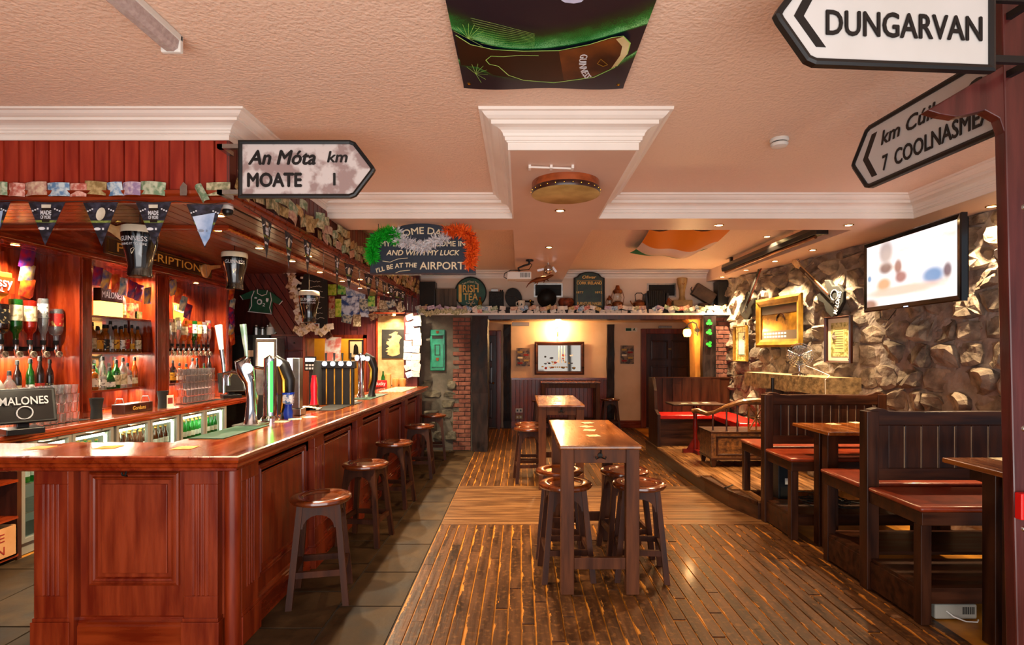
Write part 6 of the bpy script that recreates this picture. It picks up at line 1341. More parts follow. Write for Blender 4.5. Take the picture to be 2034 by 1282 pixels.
q = pY(366, 376, 3.31); TM('tag', MB().prism([(q.x - .02, q.z - .04), (q.x + .02, q.z - .04), (q.x + .022, q.z + .02), (q.x, q.z + .04), (q.x - .02, q.z + .01)], 3.3, 3.306, 'xz'), M['steel'], 'small grey rounded tag standing on the canopy rail', 'tag')
WN_ = [notemesh(.12, .07, c, m) for c in (1, -.5) for m in (M['note_w'], M['paper'])]
n_ = 0; y = 3.42
while y < 9.4:
    for r_ in range(2 + (R.random() < .3)):
        if R.random() < .06: continue
        m_ = R.choice((0, 2, 5, 6, 5, 2)) if y < 5.8 else R.choice((0, 5, 5, 5, 2)); o = PT('banknote', NT[m_][R.randrange(3)], None, None, loc=(CX + .035 + .004 * r_ + R.uniform(0, .012), y + R.uniform(-.02, .02), 2.66 + r_ * .07 + R.uniform(-.01, .015)), rot=(R.uniform(-.1, .1), R.uniform(-.45, .45), PI / 2 + R.uniform(-.12, .12)))
        TG(o, 'banknote pinned along the side of the canopy above the pennants', 'banknote', 'banknotes along the side of the canopy'); n_ += 1
    y += R.uniform(.105, .14)
x = -1.68
while x < 3.5:
    for r_ in range(2):
        if R.random() < .12: continue
        m_ = R.randrange(7); use = NT[m_][R.randrange(3)]
        if R.random() < (.8 if r_ == 0 else .2): use = WN_[R.randrange(4)]
        o = PT('banknote', use, None, None, loc=(x + R.uniform(-.03, .03), 9.225 - .006 * r_, 2.325 + r_ * .06 + R.uniform(-.012, .012)), rot=(R.uniform(-.1, .15), R.uniform(-.5, .5), 0)); o.scale = (.82, 1, .9)
        TG(o, 'banknote or white slip pinned along the shelf edge over the opening', 'banknote', 'notes along the shelf over the opening')
    x += R.uniform(.07, .11)
for i in range(14):
    x = -1.65 + i * .055; PT_ = PT('pinned_note', NT[2][0], None, None, loc=(x, 9.19, 2.315 + R.uniform(-.03, .03)), rot=(0, R.uniform(-.8, .8), 0)); PT_.scale = (.7, 1, .9); TG(PT_, 'white slip overhanging the left corner of the shelf over the opening', 'note', 'slips on the left shelf corner')
# ================================================================ HANGING CHALK SIGN AND FEATHER BOA
ab = TH('hanging_sign', 'dark arched hanging sign with cream lettering ending in AIRPORT', 'sign', (pY(840, 545, 5.25).x, 5.25, pY(840, 545, 5.25).z))
u_ = 5.25 / K
out = [(-105, 0), (105, 0), (105, 66), (78, 66)] + [(78 * math.cos(a), 66 + 34 * math.sin(a)) for a in [PI * i / 14 for i in range(1, 14)]] + [(-78, 66), (-105, 66)]
out = [(-105, 0), (105, 0), (105, 82), (60, 84)] + [(60 * math.cos(a) - 3, 82 + 19 * math.sin(a)) for a in [PI * i / 14 for i in range(1, 14)]] + [(-66, 84), (-105, 82)]
PT('board', MB().prism([(a * u_, b * u_) for a, b in out], 0, .02, 'xz'), mat('slate blue board', '1a2230', '252d3c', rough=.6, ns=6), ab, bev=.003)
PT('bottom_trim', MB().box(-105 * u_, 105 * u_, -.006, .024, -.006, .012), M['oak_dk'], ab)
M['cream_p'] = mat('cream sign paint', 'dcc9a0', 'e6d6b4', rough=.6)
for s_, sz, x_, z_, w_, kw in (('SOME DAY', .09, 0, 86, 100, dict(arc=.55)), ('MY BOAT WILL COME IN', .07, 0, 60, 168, {}), ('AND WITH MY LUCK', .07, 0, 42, 145, dict(shear=.2)), ("I'LL BE AT THE", .06, -53, 16, 82, dict(shear=.1, arc=.9)), ('AIRPORT!', .1, 40, 16, 92, {})):
    o = TXT(s_, sz, M['cream_p'], ab, (x_ * u_, -.002, z_ * u_), w=w_ * u_, fat=.0014, **kw)
    if 'BE AT' in s_: o.rotation_euler = (PI / 2, -.14, 0)
for sx, z_ in ((-50, 28), (-45, 4)): PT('flourish', MB().tube([((sx - 30) * u_, -.003, (z_ - 2) * u_), ((sx - 15) * u_, -.003, (z_ - 4) * u_), (sx * u_, -.003, (z_ + 2) * u_), ((sx + 20) * u_, -.003, (z_ + 4) * u_)], .003, 5), M['cream_p'], ab)
for px in (-89, 82): PT('hook_chain', MB().tube([(px * u_, .01, 80 * u_), (px * u_, .01, ZS - ab.location.z)], .003, 5), M['iron'], ab)
ba = TH('feather_boa', 'green white and orange feather boa draped over the arched hanging sign', 'feather boa', (ab.location.x, 5.22, ab.location.z))
def feathers(name, path, rad, n, mt, lab, ln=.06):
    mb = MB(); pth = [Vector((a * u_, 0, b * u_)) for a, b in path]
    for k in range(n):
        t_ = R.random() * (len(pth) - 1); i = int(t_); c = pth[i].lerp(pth[min(i + 1, len(pth) - 1)], t_ - i)
        d = Vector((R.gauss(0, 1), R.gauss(0, .8), R.gauss(0, 1) - .25)).normalized(); c = c + d * rad * R.uniform(0, .55) * u_
        L = ln * R.uniform(.6, 1.3); s_ = d.cross(Vector((R.random(), R.random(), R.random()))).normalized() * .005
        if c.y > .02: c.y = .0
        e = c + d * L
        e.y = min(e.y, .02)
        mb.add([c - s_, c + s_, c + (e - c) * .6 + s_ * .8, e, c + (e - c) * .6 - s_ * .8], [(0, 1, 2, 3, 4)])
    return PT(name, mb, mt, ba, label=lab)
feathers('feathers', [(-97, 28), (-100, 45), (-94, 66), (-78, 80), (-62, 82), (-52, 68)], 13, 1500, mat('bright green feathers', '059a14', '0fc024', rough=.7, ns=30), 'bright green section')
feathers('feathers', [(-50, 84), (-45, 66), (-25, 62), (0, 52), (25, 66), (48, 72)], 12, 1000, mat('white feathers', 'd0ccd0', 'e4e0e0', rough=.7), 'white section', .055)
feathers('feathers', [(48, 84), (70, 86), (92, 80), (100, 55), (98, 35), (92, 18)], 13, 1400, mat('orange feathers', 'e04a08', 'f46a14', rough=.7, ns=30), 'orange section')
# ================================================================ SHELF ORNAMENTS
YO, ZO, s_ = 9.42, 2.40, 9.42 / K
def sx(px): return (px - VX) * s_
def item(name, lab, cat, px, y=YO): return TH(name, lab, cat, (sx(px), y, ZO))
def spkr(px, w, h, lab):
    t = item('loudspeaker', lab, 'speaker', px); PT('cabinet', MB().box(-w / 2, w / 2, -.1, .12, 0, h), M['black'], t, bev=.006); PT('grille', MB().box(-w / 2 + .015, w / 2 - .015, -.108, -.1, .015, h - .015), M['blackmatt'], t); PT('badge', MB().box(-.02, .02, -.11, -.108, .04, .055), M['gold'], t)
spkr(849, .29, .44, 'tall black loudspeaker at the left end of the high shelf')
spkr(1437, .26, .45, 'black loudspeaker at the right end of the high shelf')
t = item('crate_panel', 'grey brown boarded panel beside the left loudspeaker', 'panel', 886)
for i in range(5): PT('board', MB().box(-.17 + i * .07, -.102 + i * .07, 0, .03, 0, .33), mat('weathered boards', '3a3028', '5c4c3c', rough=.7, st=(1, 1, .1), ns=20) if i == 0 else bpy.data.materials['weathered boards'], t)
t = item('round_sign', 'round green sign with gold lettering Irish Tea', 'sign', 934, 9.52)
PT('disc', MB().lathe([(.001, 0), (.27, 0), (.275, .01), (.27, .02), (.001, .02)], 36, c=(0, 0, 0), axis='y'), mat('dark green sign paint', '0c3626', '14503a', rough=.5, ns=6), t, bev=0).location = (0, -.02, .27)
PT('rim', MB().tube([(.265 * math.cos(a), -.03, .27 + .265 * math.sin(a)) for a in [i * PI / 18 for i in range(37)]], .01, 6, caps=False), M['iron'], t)
TXT('I', .3, M['goldtext'], t, (-.18, -.024, .26), h=.3, w=.05); TXT('RISH', .15, M['goldtext'], t, (.0, -.024, .34), w=.27, h=.13, bold=.002); TXT('TEA', .15, M['goldtext'], t, (.0, -.024, .2), w=.25, h=.12, bold=.002); TXT('Taste of Good Times', .05, M['cream_p'], t, (0, -.024, .46), w=.3, arc=.22); TXT('Trade Mark', .04, M['cream_p'], t, (0, -.024, .09), w=.16)
t = item('clown_figure', 'small gold and brown bottle shaped figure before the round green sign', 'figurine', 954, 9.36); PT('body', MB().lathe([(.001, 0), (.035, 0), (.035, .09), (.02, .12), (.018, .14), (.001, .15)], 10), M['gold'], t, smooth=True); PT('head', MB().sph((0, 0, .165), .022, 8, 6), M['leather'], t, smooth=True)
t = item('crossed_sticks', 'two pale crossed sticks leaning before the round green sign', 'sticks', 936, 9.38); PT('stick', MB().cyl((-.04, 0, 0), (.04, 0, .12), .005), M['ash'], t); PT('stick', MB().cyl((.04, .012, 0), (-.04, .012, .12), .005), M['ash'], t)
t = item('vintage_radio', 'small dark boxed radio with knobs on its top', 'radio', 986); PT('case', MB().box(-.125, .125, -.05, .06, 0, .28), M['blackmatt'], t, bev=.006); PT('top_panel', MB().box(-.09, .03, -.02, .03, .28, .32), M['steel'], t); PT('front_cloth', MB().box(-.1, .1, -.054, -.05, .03, .25), mat('dark grille cloth', '14181a', '2a3030', rough=.9, ns=60), t)
for x_ in (.07, .1): PT('knob', MB().cyl((x_, 0, .28), (x_, 0, .31), .012), M['iron'], t)
t = item('oval_pan', 'large black oval pan standing on edge behind the white mug', 'pan', 1020, 9.5); PT('pan_body', MB().prism([(.145 * math.cos(a) + .03 * math.sin(a) * .3, .18 + .17 * math.sin(a) - .03 * math.cos(a)) for a in [i * PI / 14 for i in range(28)]], -.02, .02, 'xz'), M['iron'], t, bev=.006); PT('handle', MB().tube([(.1, -.03, .14), (.2, -.03, .12), (.35, -.03, .11)], .015, 8), M['iron'], t, smooth=True); PT('seam', MB().tube([(-.11, -.022, .22), (.1, -.022, .17)], .003, 4), M['steel'], t)
t = item('mug', 'cream tankard with a dark harp like mark on the high shelf', 'mug', 1036, 9.33); PT('cup', MB().lathe([(.001, 0), (.055, 0), (.06, .11), (.055, .12), (.001, .12)], 16), M['paper_c'], t, smooth=True); PT('handle', MB().tube([(-.055, 0, .03), (-.09, 0, .04), (-.09, 0, .09), (-.055, 0, .1)], .009, 6), M['paper_c'], t, smooth=True); PT('mark', MB().prism([(-.02, .03), (.02, .03), (0, .08)], -.062, -.058, 'xz'), M['black'], t)
t = item('brass_horn', 'small gold trumpet like fitting beside the tankard', 'horn', 1051, 9.36); PT('bell', MB().lathe([(.012, 0), (.014, .04), (.03, .08), (.045, .09), (.001, .09)], 12), M['brass'], t, smooth=True).rotation_euler = (0, .5, 0); PT('knob', MB().sph((.02, 0, .12), .025, 10, 6), M['brass'], t, smooth=True)
def vent(px, lab, py=577):
    p = pY(px, py, 9.6); t = TH('wall_vent', lab, 'vent', (p.x, 9.6, p.z)); PT('frame', MB().sweep([(-.25, 0, -.12), (.25, 0, -.12), (.25, 0, .12), (-.25, 0, .12)], (0, -1, 0), [(0, 0), (0, .012), (-.025, .012), (-.03, 0)], True), M['steel'], t); PT('backing', MB().box(-.23, .23, -.002, 0, -.1, .1), M['blackmatt'], t)
    PT('grille_bars', MB().box(-.23, .23, -.006, -.003, -.001, .001), M['iron'], t)
    for k in range(9): PT('slat', MB().box(-.23, .23, -.008, -.004, -.09 + k * .022, -.084 + k * .022), M['iron'], t)
vent(1089, 'metal wall vent behind the dark bowl on the high shelf'); vent(1314, 'metal wall vent behind the accordion on the high shelf')
t = item('metal_bowl', 'large dark metal bowl tipped on its side on the high shelf', 'bowl', 1086, 9.38); PT('bowl', MB().lathe([(.001, .1), (.08, .085), (.13, .03), (.155, 0), (.165, .005), (.14, .045), (.085, .1), (.001, .115)], 26, axis='y'), M['iron'], t, smooth=True).location = (0, -.02, .16)
t = item('knitted_basket', 'lumpy red brown leather cap shaped basket on the high shelf', 'basket', 1124, 9.38)
PT('basket', MB().lathe([(.001, 0), (.09, 0), (.12, .04), (.14, .1), (.11, .16), (.05, .175), (.001, .175)], 18), mat('woven red brown', '3c140c', '84381e', rough=.4, ns=16, bump=.8, coat=.4), t, smooth=True)
t = item('arched_sign', 'dark arched board with gold lettering CORK IRELAND', 'sign', 1171, 9.46)
o_ = [(-.265, 0), (.265, 0), (.265, .52), (.21, .54)] + [(.2 * math.cos(a), .54 + .085 * math.sin(a)) for a in [i * PI / 10 for i in range(1, 10)]] + [(-.21, .54), (-.265, .52)]
PT('frame', MB().prism(o_, 0, .03, 'xz'), M['blackmatt'], t, bev=.006); PT('panel', MB().prism([(a * .88, .025 + b * .93) for a, b in o_], -.004, 0, 'xz'), mat('green black panel', '0c1c10', '16301c', rough=.4), t)
for s1_, z1_, w1_, kw in (('Oliver', .53, .24, dict(shear=.2)), ('CORK IRELAND', .43, .43, {}), ('FURNITURE MAKER', .08, .4, {})): TXT(s1_, .07, M['goldtext'], t, (0, -.006, z1_), w=w1_, bold=.001, **kw)
TXT('1877', .05, M['goldtext'], t, (-.16, -.006, .27), w=.12); TXT('1892', .05, M['goldtext'], t, (.16, -.006, .27), w=.12)
PT('gold_line', MB().sweep([(-.21, -.004, .05), (.21, -.004, .05), (.21, -.004, .48), (-.21, -.004, .48)], (0, -1, 0), [(0, 0), (0, .002), (-.006, .002), (-.006, 0)], True), M['gold'], t)
def lantern(px, s2, lab, m_):
    t = item('oil_lantern', lab, 'lantern', px, 9.38); k = s2
    PT('fount', MB().lathe([(.001, 0), (.09 * k, 0), (.1 * k, .03 * k), (.09 * k, .09 * k), (.04 * k, .12 * k), (.001, .12 * k)], 16), m_, t, smooth=True)
    PT('chimney_glass', MB().lathe([(.05 * k, .12 * k), (.07 * k, .17 * k), (.05 * k, .24 * k)], 14, closed=False), M['glass'], t, smooth=True)
    PT('hood', MB().lathe([(.001, .38 * k), (.03 * k, .38 * k), (.04 * k, .33 * k), (.085 * k, .29 * k), (.07 * k, .24 * k), (.001, .24 * k)], 16), m_, t, smooth=True)
    PT('guard', MB().tube([(-.09 * k, 0, .06 * k), (-.11 * k, 0, .18 * k), (-.08 * k, 0, .28 * k)], .006, 6).tube([(.09 * k, 0, .06 * k), (.11 * k, 0, .18 * k), (.08 * k, 0, .28 * k)], .006, 6), m_, t, smooth=True)
lantern(1210, .55, 'small brown lantern right of the arched board', M['copper']); lantern(1226, 1.0, 'tall copper oil lantern on the high shelf', M['copper'])
t = item('copper_kettle', 'old copper kettle with an arched handle on the high shelf', 'kettle', 1268, 9.36); PT('body', MB().lathe([(.001, 0), (.08, 0), (.105, .03), (.1, .08), (.06, .12), (.03, .13), (.001, .145)], 18), M['copper'], t, smooth=True); PT('spout', MB().tube([(-.09, 0, .05), (-.13, 0, .08), (-.15, 0, .12)], [.018, .012, .009], 8), M['copper'], t, smooth=True); PT('handle', MB().tube([(-.06, 0, .12), (-.07, 0, .22), (-.04, 0, .25), (.04, 0, .25), (.07, 0, .22), (.06, 0, .12)], .007, 6), M['iron'], t, smooth=True)
t = item('accordion', 'black accordion resting on the high shelf', 'accordion', 1303, 9.38)
PT('end_case', MB().box(-.19, -.15, -.08, .1, 0, .26), M['black'], t, bev=.006, rot=(0, -.1, 0)); PT('end_case', MB().box(.13, .17, -.08, .1, 0, .26), M['black'], t, bev=.006, rot=(0, .08, 0))
for k in range(8): PT('bellows_fold', MB().hexa([(-.15 + k * .035, -.07, .01), (-.118 + k * .035, -.07, .01), (-.118 + k * .035, .09, .01), (-.15 + k * .035, .09, .01)], [(-.15 + k * .035, -.07, .29), (-.118 + k * .035, -.07, .29), (-.118 + k * .035, .09, .29), (-.15 + k * .035, .09, .29)]), M['blackmatt'], t, bev=.008)
t = item('stone_jug', 'brown stoneware jug beside the accordion', 'jug', 1324, 9.32); PT('body', MB().lathe([(.001, 0), (.04, 0), (.05, .06), (.04, .11), (.025, .14), (.03, .16), (.001, .16)], 14), M['copper'], t, smooth=True); PT('handle', MB().tube([(.03, 0, .14), (.065, 0, .12), (.048, 0, .06)], .007, 6), M['copper'], t, smooth=True)
t = item('kitchen_scale', 'tan antique scale with a tall vase shaped head', 'scale', 1354, 9.4); M['tan'] = mat('tan enamel', '7c6238', 'a08250', rough=.5, ns=8)
PT('base', MB().box(-.16, .16, -.07, .08, .02, .13), M['tan'], t, bev=.01); PT('foot', MB().box(-.18, .18, -.08, .09, 0, .025), M['copper'], t); PT('head', MB().lathe([(.001, .13), (.06, .13), (.045, .2), (.05, .3), (.085, .44), (.09, .5), (.08, .51), (.001, .51)], 18), M['tan'], t, smooth=True); PT('dial', MB().cyl((0, -.075, .42), (0, -.07, .42), .03), M['copper'], t)
t = item('tilted_case', 'brown leather case leaning against the right loudspeaker', 'case', 1398, 9.42); PT('case_body', MB().box(-.19, .19, -.05, .07, -.11, .11), mat('brown leather case', '2e2018', '4a362a', rough=.5, ns=10), t, bev=.012, loc=(0, 0, .235), rot=(0, .55, 0)); PT('prop_block', MB().box(-.08, .06, -.04, .06, 0, .08), M['oak_dk'], t); PT('case_handle', MB().tube([(-.2, 0, .36), (-.22, 0, .33), (-.18, 0, .2)], .008, 6), M['iron'], t)
t = TH('security_camera', 'small dark camera on the corner of the upper wall with a hanging cable', 'security camera', pY(1416, 534, 9.5)); PT('mount', MB().box(-.03, .03, .0, .1, -.01, .04), M['white'], t); PT('lens_dome', MB().sph((0, -.02, 0), .035, 10, 8), M['black'], t, smooth=True); PT('cable', MB().tube([(.03, .05, 0), (.08, .06, -.1), (.1, .05, -.22)], .004, 5), M['black'], t)
# ================================================================ LETTERBOX
lb_ = TH('wall_letterbox', 'green cast iron wall letterbox set in grey stone beside the brick', 'letterbox', (pY(869, 737, 9.27).x, 9.27, pY(869, 737, 9.27).z))
M['lgreen'] = mat('sea green gloss paint', '0f5a44', '1f8064', rough=.3, ns=8, coat=.5)
PT('body', MB().box(-.125, .125, 0, .05, 0, .69), M['lgreen'], lb_, bev=.012); PT('slot', MB().box(-.09, .09, -.006, 0, .54, .59), M['blackmatt'], lb_); PT('slot_hood', MB().box(-.1, .1, -.02, 0, .59, .615), M['lgreen'], lb_, bev=.004)
PT('door', MB().box(-.1, .1, -.01, 0, .06, .45), M['lgreen'], lb_, bev=.006); PT('door_panel', MB().sweep([(-.045, -.01, .26), (.045, -.01, .26), (.045, -.01, .44), (-.045, -.01, .44)], (0, -1, 0), [(0, 0), (0, .006), (-.01, .006), (-.01, 0)], True), M['blackmatt'], lb_)
PT('crest', MB().prism([(-.025, .67), (.025, .67), (.022, .635), (0, .62), (-.022, .635)], -.006, 0, 'xz'), M['copper'], lb_); PT('crest', MB().prism([(-.025, .22), (.025, .22), (.022, .18), (0, .16), (-.022, .18)], -.016, -.01, 'xz'), M['copper'], lb_)
# ================================================================ SHAMROCKS
M['sham'] = mat('shiny green foil', '0a8a20', '3cc84a', rough=.2, ns=14, coat=.6)
for i, py in enumerate((641, 660, 684)):
    p = pY(1409, py, 9.15); t = TH('shamrock', 'shiny green shamrock on the dark oak post, %s' % ('top', 'middle', 'bottom')[i], 'shamrock', (p.x, 9.16, p.z), (0, i * .3, 0))
    for k in range(3): a = PI / 2 + k * 2 * PI / 3; PT('leaf', MB().prism([(.028 * math.cos(a) + .026 * math.cos(b), .028 * math.sin(a) + .026 * math.sin(b)) for b in [j * PI / 5 for j in range(10)]], -.008 - k * .001, 0, 'xz'), M['sham'], t)
    PT('stalk', MB().tube([(0, -.004, 0), (.01, -.004, -.05)], .004, 5), M['sham'], t)
# ================================================================ FAR ROOM
M['darkframe'] = wood('dark picture frame', '2a120a', '4a2214', 'x', .35)
p = pY(1111, 712, 12.07); pm1 = frame('pub_mirror', p.x, p.z, 1.08, .72, 12.07, M['darkframe'], mat('smoky mirror glass', '6a6660', rough=.04, metal=1), 'dark framed printed pub mirror on the far cream wall', 'mirror', fw=.08)
for i in range(26):
    x_ = -.38 + R.random() * .76; z_ = -.22 + R.random() ** 1.4 * .3; r_ = R.uniform(.02, .05); PT('printed_motif', MB().prism([(x_ + r_ * math.cos(a) * R.uniform(.5, 1.2), z_ + r_ * .6 * math.sin(a) * R.uniform(.5, 1.2)) for a in [j * PI / 4 for j in range(8)]], -.007 - .0002 * i, -.004, 'xz'), [M['printred'], M['iron'], M['gold'], M['printwhite'], M['pdark']][i % 5], pm1)
for i in range(9): PT('printed_scroll', MB().box(-.17 + i * .04, -.145 + i * .04, -.013, -.004, -.21, -.18), M['gold'], pm1)
for i in range(3): PT('printed_motif', MB().box(-.02 + i * .06, .0 + i * .06, -.012, -.004, -.1, .27), M['printwhite'], pm1)
wl_ = TH('wall_lamp', 'small glowing wall lamp with a thin stem above the pub mirror', 'wall lamp', (pY(1108, 665, 12.0).x, 12.06, pY(1108, 665, 12.0).z)); PT('stem', MB().tube([(0, 0, -.04), (0, -.04, -.03), (0, -.06, .06)], .01, 6), M['brass'], wl_, smooth=True); PT('bulb', MB().sph((0, -.06, .11), .04, 12, 8, (1, 1, .8)), emit('warm bulb', 'ffc060', 12), wl_, smooth=True); lamp('POINT', (0, -.14, .1), 42, (1, .66, .3), (0, 0, 0), wl_, shadow_soft_size=.05)
for i, (px, py) in enumerate(((1039, 710), (1246, 705))):
    p = pY(px, py, 12.07); t = TH('menu_poster', 'brown printed menu poster on the far cream wall, %s of the pub mirror' % ('left', 'right')[i], 'poster', (p.x, 12.08, p.z)); PT('sheet', MB().box(-.145, .145, -.004, 0, -.2, .2), printmat('brown menu print', '2c1a12', '7a5a3c', s=14) if i == 0 else bpy.data.materials['brown menu print'], t)
    for k in range(5): PT('print_patch', MB().box(-.12 + (k % 2) * .13, -.01 + (k % 2) * .13, -.006, -.004, -.15 + k * .06, -.11 + k * .06), [M['printred'], M['gold'], M['cream_p']][k % 3], t)
for i, (px, py) in enumerate(((1031, 816), (1031, 829))):
    p = pY(px, py, 12.03); t = TH('wall_socket', 'double socket plate on the far wainscot, %s one' % ('upper white', 'lower beige')[i], 'socket', (p.x, 12.05, p.z)); PT('plate', MB().box(-.075, .075, -.012, 0, -.045, .045), M['white'] if i == 0 else M['tan'], t, bev=.003)
    for x_ in (-.035, .035): PT('outlet', MB().box(x_ - .018, x_ + .018, -.014, -.011, -.02, .02), M['black'] if i == 0 else M['white'], t)
TM('tube_light', MB().box(pY(1017, 0, 11.9).x, pY(1051, 0, 11.9).x, 11.6, 11.7, 2.2, 2.28), M['white'], 'short white light fitting under the ceiling of the far room', 'ceiling light', bev=.01)
p = pY(1254, 655, 12.07); t = TH('exit_sign', 'small green and cream running man exit sign left of the far door', 'sign', (p.x, 12.08, p.z)); PT('plate', MB().box(-.13, .13, -.006, 0, -.04, .04), M['paper_c'], t); PT('green_field', MB().box(-.12, -.0, -.008, -.006, -.03, .03), M['jgreen'], t); PT('running_figure', MB().prism([(.03, -.03), (.045, -.03), (.06, -.005), (.075, -.03), (.09, -.025), (.075, .01), (.085, .02), (.07, .03), (.05, .015)], -.008, -.006, 'xz'), M['jgreen'], t)
TM('door_closer', MB().box(3.0, 3.28, 12.0, 12.06, 2.17, 2.22), M['steel'], 'grey door closer above the far door', 'door closer', bev=.005)
ll = TH('bracket_lantern', 'glowing amber glass wall lantern on a curled iron bracket', 'wall lamp', (pY(1386, 660, 9.2).x, 9.22, pY(1386, 660, 9.2).z))
PT('bracket', MB().tube([(0, 0, -.06), (.0, 0, .06), (-.02, 0, .14), (-.08, 0, .17), (-.15, 0, .14), (-.17, 0, .1)], .011, 8).tube([(0, 0, -.04), (-.04, 0, -.02), (-.05, 0, .04), (-.02, 0, .08), (-.05, 0, .1)], .006, 6), M['iron'], ll, smooth=True); PT('wall_plate', MB().cyl((.0, .02, .03), (.0, -.01, .03), .035), M['iron'], ll)
PT('cap', MB().lathe([(.001, .1), (.03, .09), (.06, .05), (.02, .05), (.001, .05)], 14, c=(-.17, 0, 0)), M['iron'], ll, smooth=True); PT('glass_globe', MB().lathe([(.001, -.08), (.05, -.075), (.068, -.02), (.06, .04), (.03, .05), (.001, .05)], 14, c=(-.17, 0, 0)), emit('amber lantern glass', 'ffa83c', 11), ll, smooth=True)
lamp('POINT', (-.17, -.12, -.02), 24, (1, .6, .25), (0, 0, 0), ll, shadow_soft_size=.06)
# ================================================================ RIGHT STONE WALL
def wframe(px, py): p = wp(px, py); return p
RZ = math.atan2(WD.y, WD.x)      # wall direction; local +x along the wall, local -y must face the room
RZ = RZ if True else 0
def onwall(name, lab, cat, px, py, off=.05):
    p = wp(px, py) + WN * off; t = TH(name, lab, cat, p, (0, 0, math.atan2(-WN.x, WN.y) + PI)); return t
# local frame: -y = into room
def wrect(t, w, h, fm_, sheet, fw, mat2=None, mw=0):
    path = [(-w / 2, 0, -h / 2), (w / 2, 0, -h / 2), (w / 2, 0, h / 2), (-w / 2, 0, h / 2)]
    PT('frame', MB().sweep(path, (0, -1, 0), [(0, .0), (0, .03), (-fw * .3, .045), (-fw * .7, .02), (-fw, .016), (-fw, .0)], True), fm_, t)
    PT('sheet', MB().box(-w / 2 + fw * .6, w / 2 - fw * .6, .0, .01, -h / 2 + fw * .6, h / 2 - fw * .6), sheet, t)
    if mat2: PT('inner_print', MB().box(-w / 2 + fw + mw, w / 2 - fw - mw, -.003, .0, -h / 2 + fw + mw, h / 2 - fw - mw), mat2, t)
cert = printmat('green gold certificate', '8a8440', 'd0c48a', s=20)
t = onwall('framed_certificate', 'framed green and gold certificate on the stone wall left of the television', 'picture', 1683, 675, .1); wrect(t, .44, .55, M['oak_dk'], M['paper_c'], .025, cert, .05)
PT('plain_centre', MB().box(-.09, .09, -.005, -.003, -.15, .15), mat('pale certificate centre', 'c0b070', 'd0c080', rough=.6), t)
for k in range(9): PT('text_line', MB().box(-.07, .07, -.006, -.005, .12 - k * .028, .124 - k * .028), M['iron'], t)
t = onwall('framed_certificate', 'narrow gilt framed certificate at the far end of the stone wall', 'picture', 1485, 683, .1); wrect(t, .4, .56, M['gold'], cert, .02, M['paper_c'], .08)
PT('ink_border', MB().sweep([(-.1, -.003, -.18), (.1, -.003, -.18), (.1, -.003, .18), (-.1, -.003, .18)], (0, -1, 0), [(0, 0), (0, .002), (-.008, .002), (-.008, 0)], True), M['iron'], t)
t = onwall('gilt_mirror', 'large square gilt framed printed mirror on the stone wall above the fan', 'mirror', 1563, 640, .12)
wrect(t, 1.08, .70, M['gold'], mat('mirror with amber glow painted in', '5c3a10', 'b07a20', rough=.15, metal=.6, ns=3, lo=.42, hi=.6), .11)  # amber lamp reflection is painted into the mirror colour
PT('mirror_print', MB().box(-.42, .42, -.004, 0, .12, .24), M['pdark'], t, label='dark scroll print at the top'); PT('mirror_print', MB().box(-.42, .42, -.004, 0, -.24, -.12), M['pdark'], t)
for k in range(16): PT('printed_scroll', MB().box(-.36 + k % 8 * .07, -.31 + k % 8 * .07, -.006, -.004, -.17 - k // 8 * .045, -.145 - k // 8 * .045), M['printwhite'], t)
PT('printed_lamp', MB().tube([(.05 + .1 * math.cos(a), -.006, .02 + .1 * math.sin(a)) for a in [i * PI / 10 for i in range(11)]], .008, 5), M['pdark'], t)
# guitars
def guitar(t, body, ang, s=1.0, wht=True, txt=None, neckmat='ash'):
    # body centre at the origin, neck along +z, then rotated by the caller
    o = [(-.16, -.16), (-.08, -.2), (.06, -.2), (.15, -.14), (.16, -.04), (.11, .04), (.13, .12), (.09, .19), (.045, .13), (.03, .1), (-.03, .1), (-.05, .16), (-.1, .2), (-.14, .14), (-.115, .04), (-.16, -.04)]
    PT('guitar_body', MB().prism([(a * s, b * s) for a, b in o], -.02, .025, 'xz'), body, t, bev=.012, smooth=False)
    PT('neck', MB().beam((0, -.02, .05 * s), (0, -.03, .62 * s), .045, .02), M[neckmat], t); PT('fretboard', MB().beam((0, -.034, .02 * s), (0, -.044, .6 * s), .04, .008), M['oak_dk'] if neckmat == 'ash' else M['iron'], t)
    h_ = PT('headstock', MB().prism([(-.025, .62 * s), (.025, .62 * s), (.045, .68 * s), (.035, .78 * s), (-.035, .78 * s), (-.045, .68 * s)], -.04, -.02, 'xz'), M[neckmat], t)
    for k in range(3):
        for sg_ in (-1, 1): PT('tuning_peg', MB().cyl((sg_ * .035, -.03, (.67 + k * .035) * s), (sg_ * .065, -.03, (.67 + k * .035) * s), .006), M['chrome'], h_)
    PT('pickup', MB().box(-.04, .04, -.03, -.02, -.02 * s, .01 * s), M['chrome'], t); PT('pickup', MB().box(-.04, .04, -.03, -.02, -.1 * s, -.07 * s), M['chrome'], t); PT('strings', MB().box(-.012, .012, -.046, -.045, -.12 * s, .62 * s), M['steel'], t)
t = onwall('electric_guitar', 'black electric guitar with white lettering hung by the television, neck up left', 'guitar', 1670, 590, .12); t.rotation_euler[1] = math.radians(-52)
guitar(t, M['blackmatt'], 0, 1.15)
TXT('MALONES', .09, M['printwhite'], t, (.02, -.024, -.16), (PI / 2, math.radians(-20), 0), w=.27, bold=.001); PT('round_emblem', MB().tube([(.06 + .06 * math.cos(a), -.026, -.06 + .06 * math.sin(a)) for a in [i * PI / 10 for i in range(21)]], .006, 5, caps=False), M['printwhite'], t)
t = onwall('electric_guitar', 'dark grey electric guitar with a red neck at the far end of the stone wall', 'guitar', 1500, 608, .12); t.rotation_euler[1] = math.radians(38)
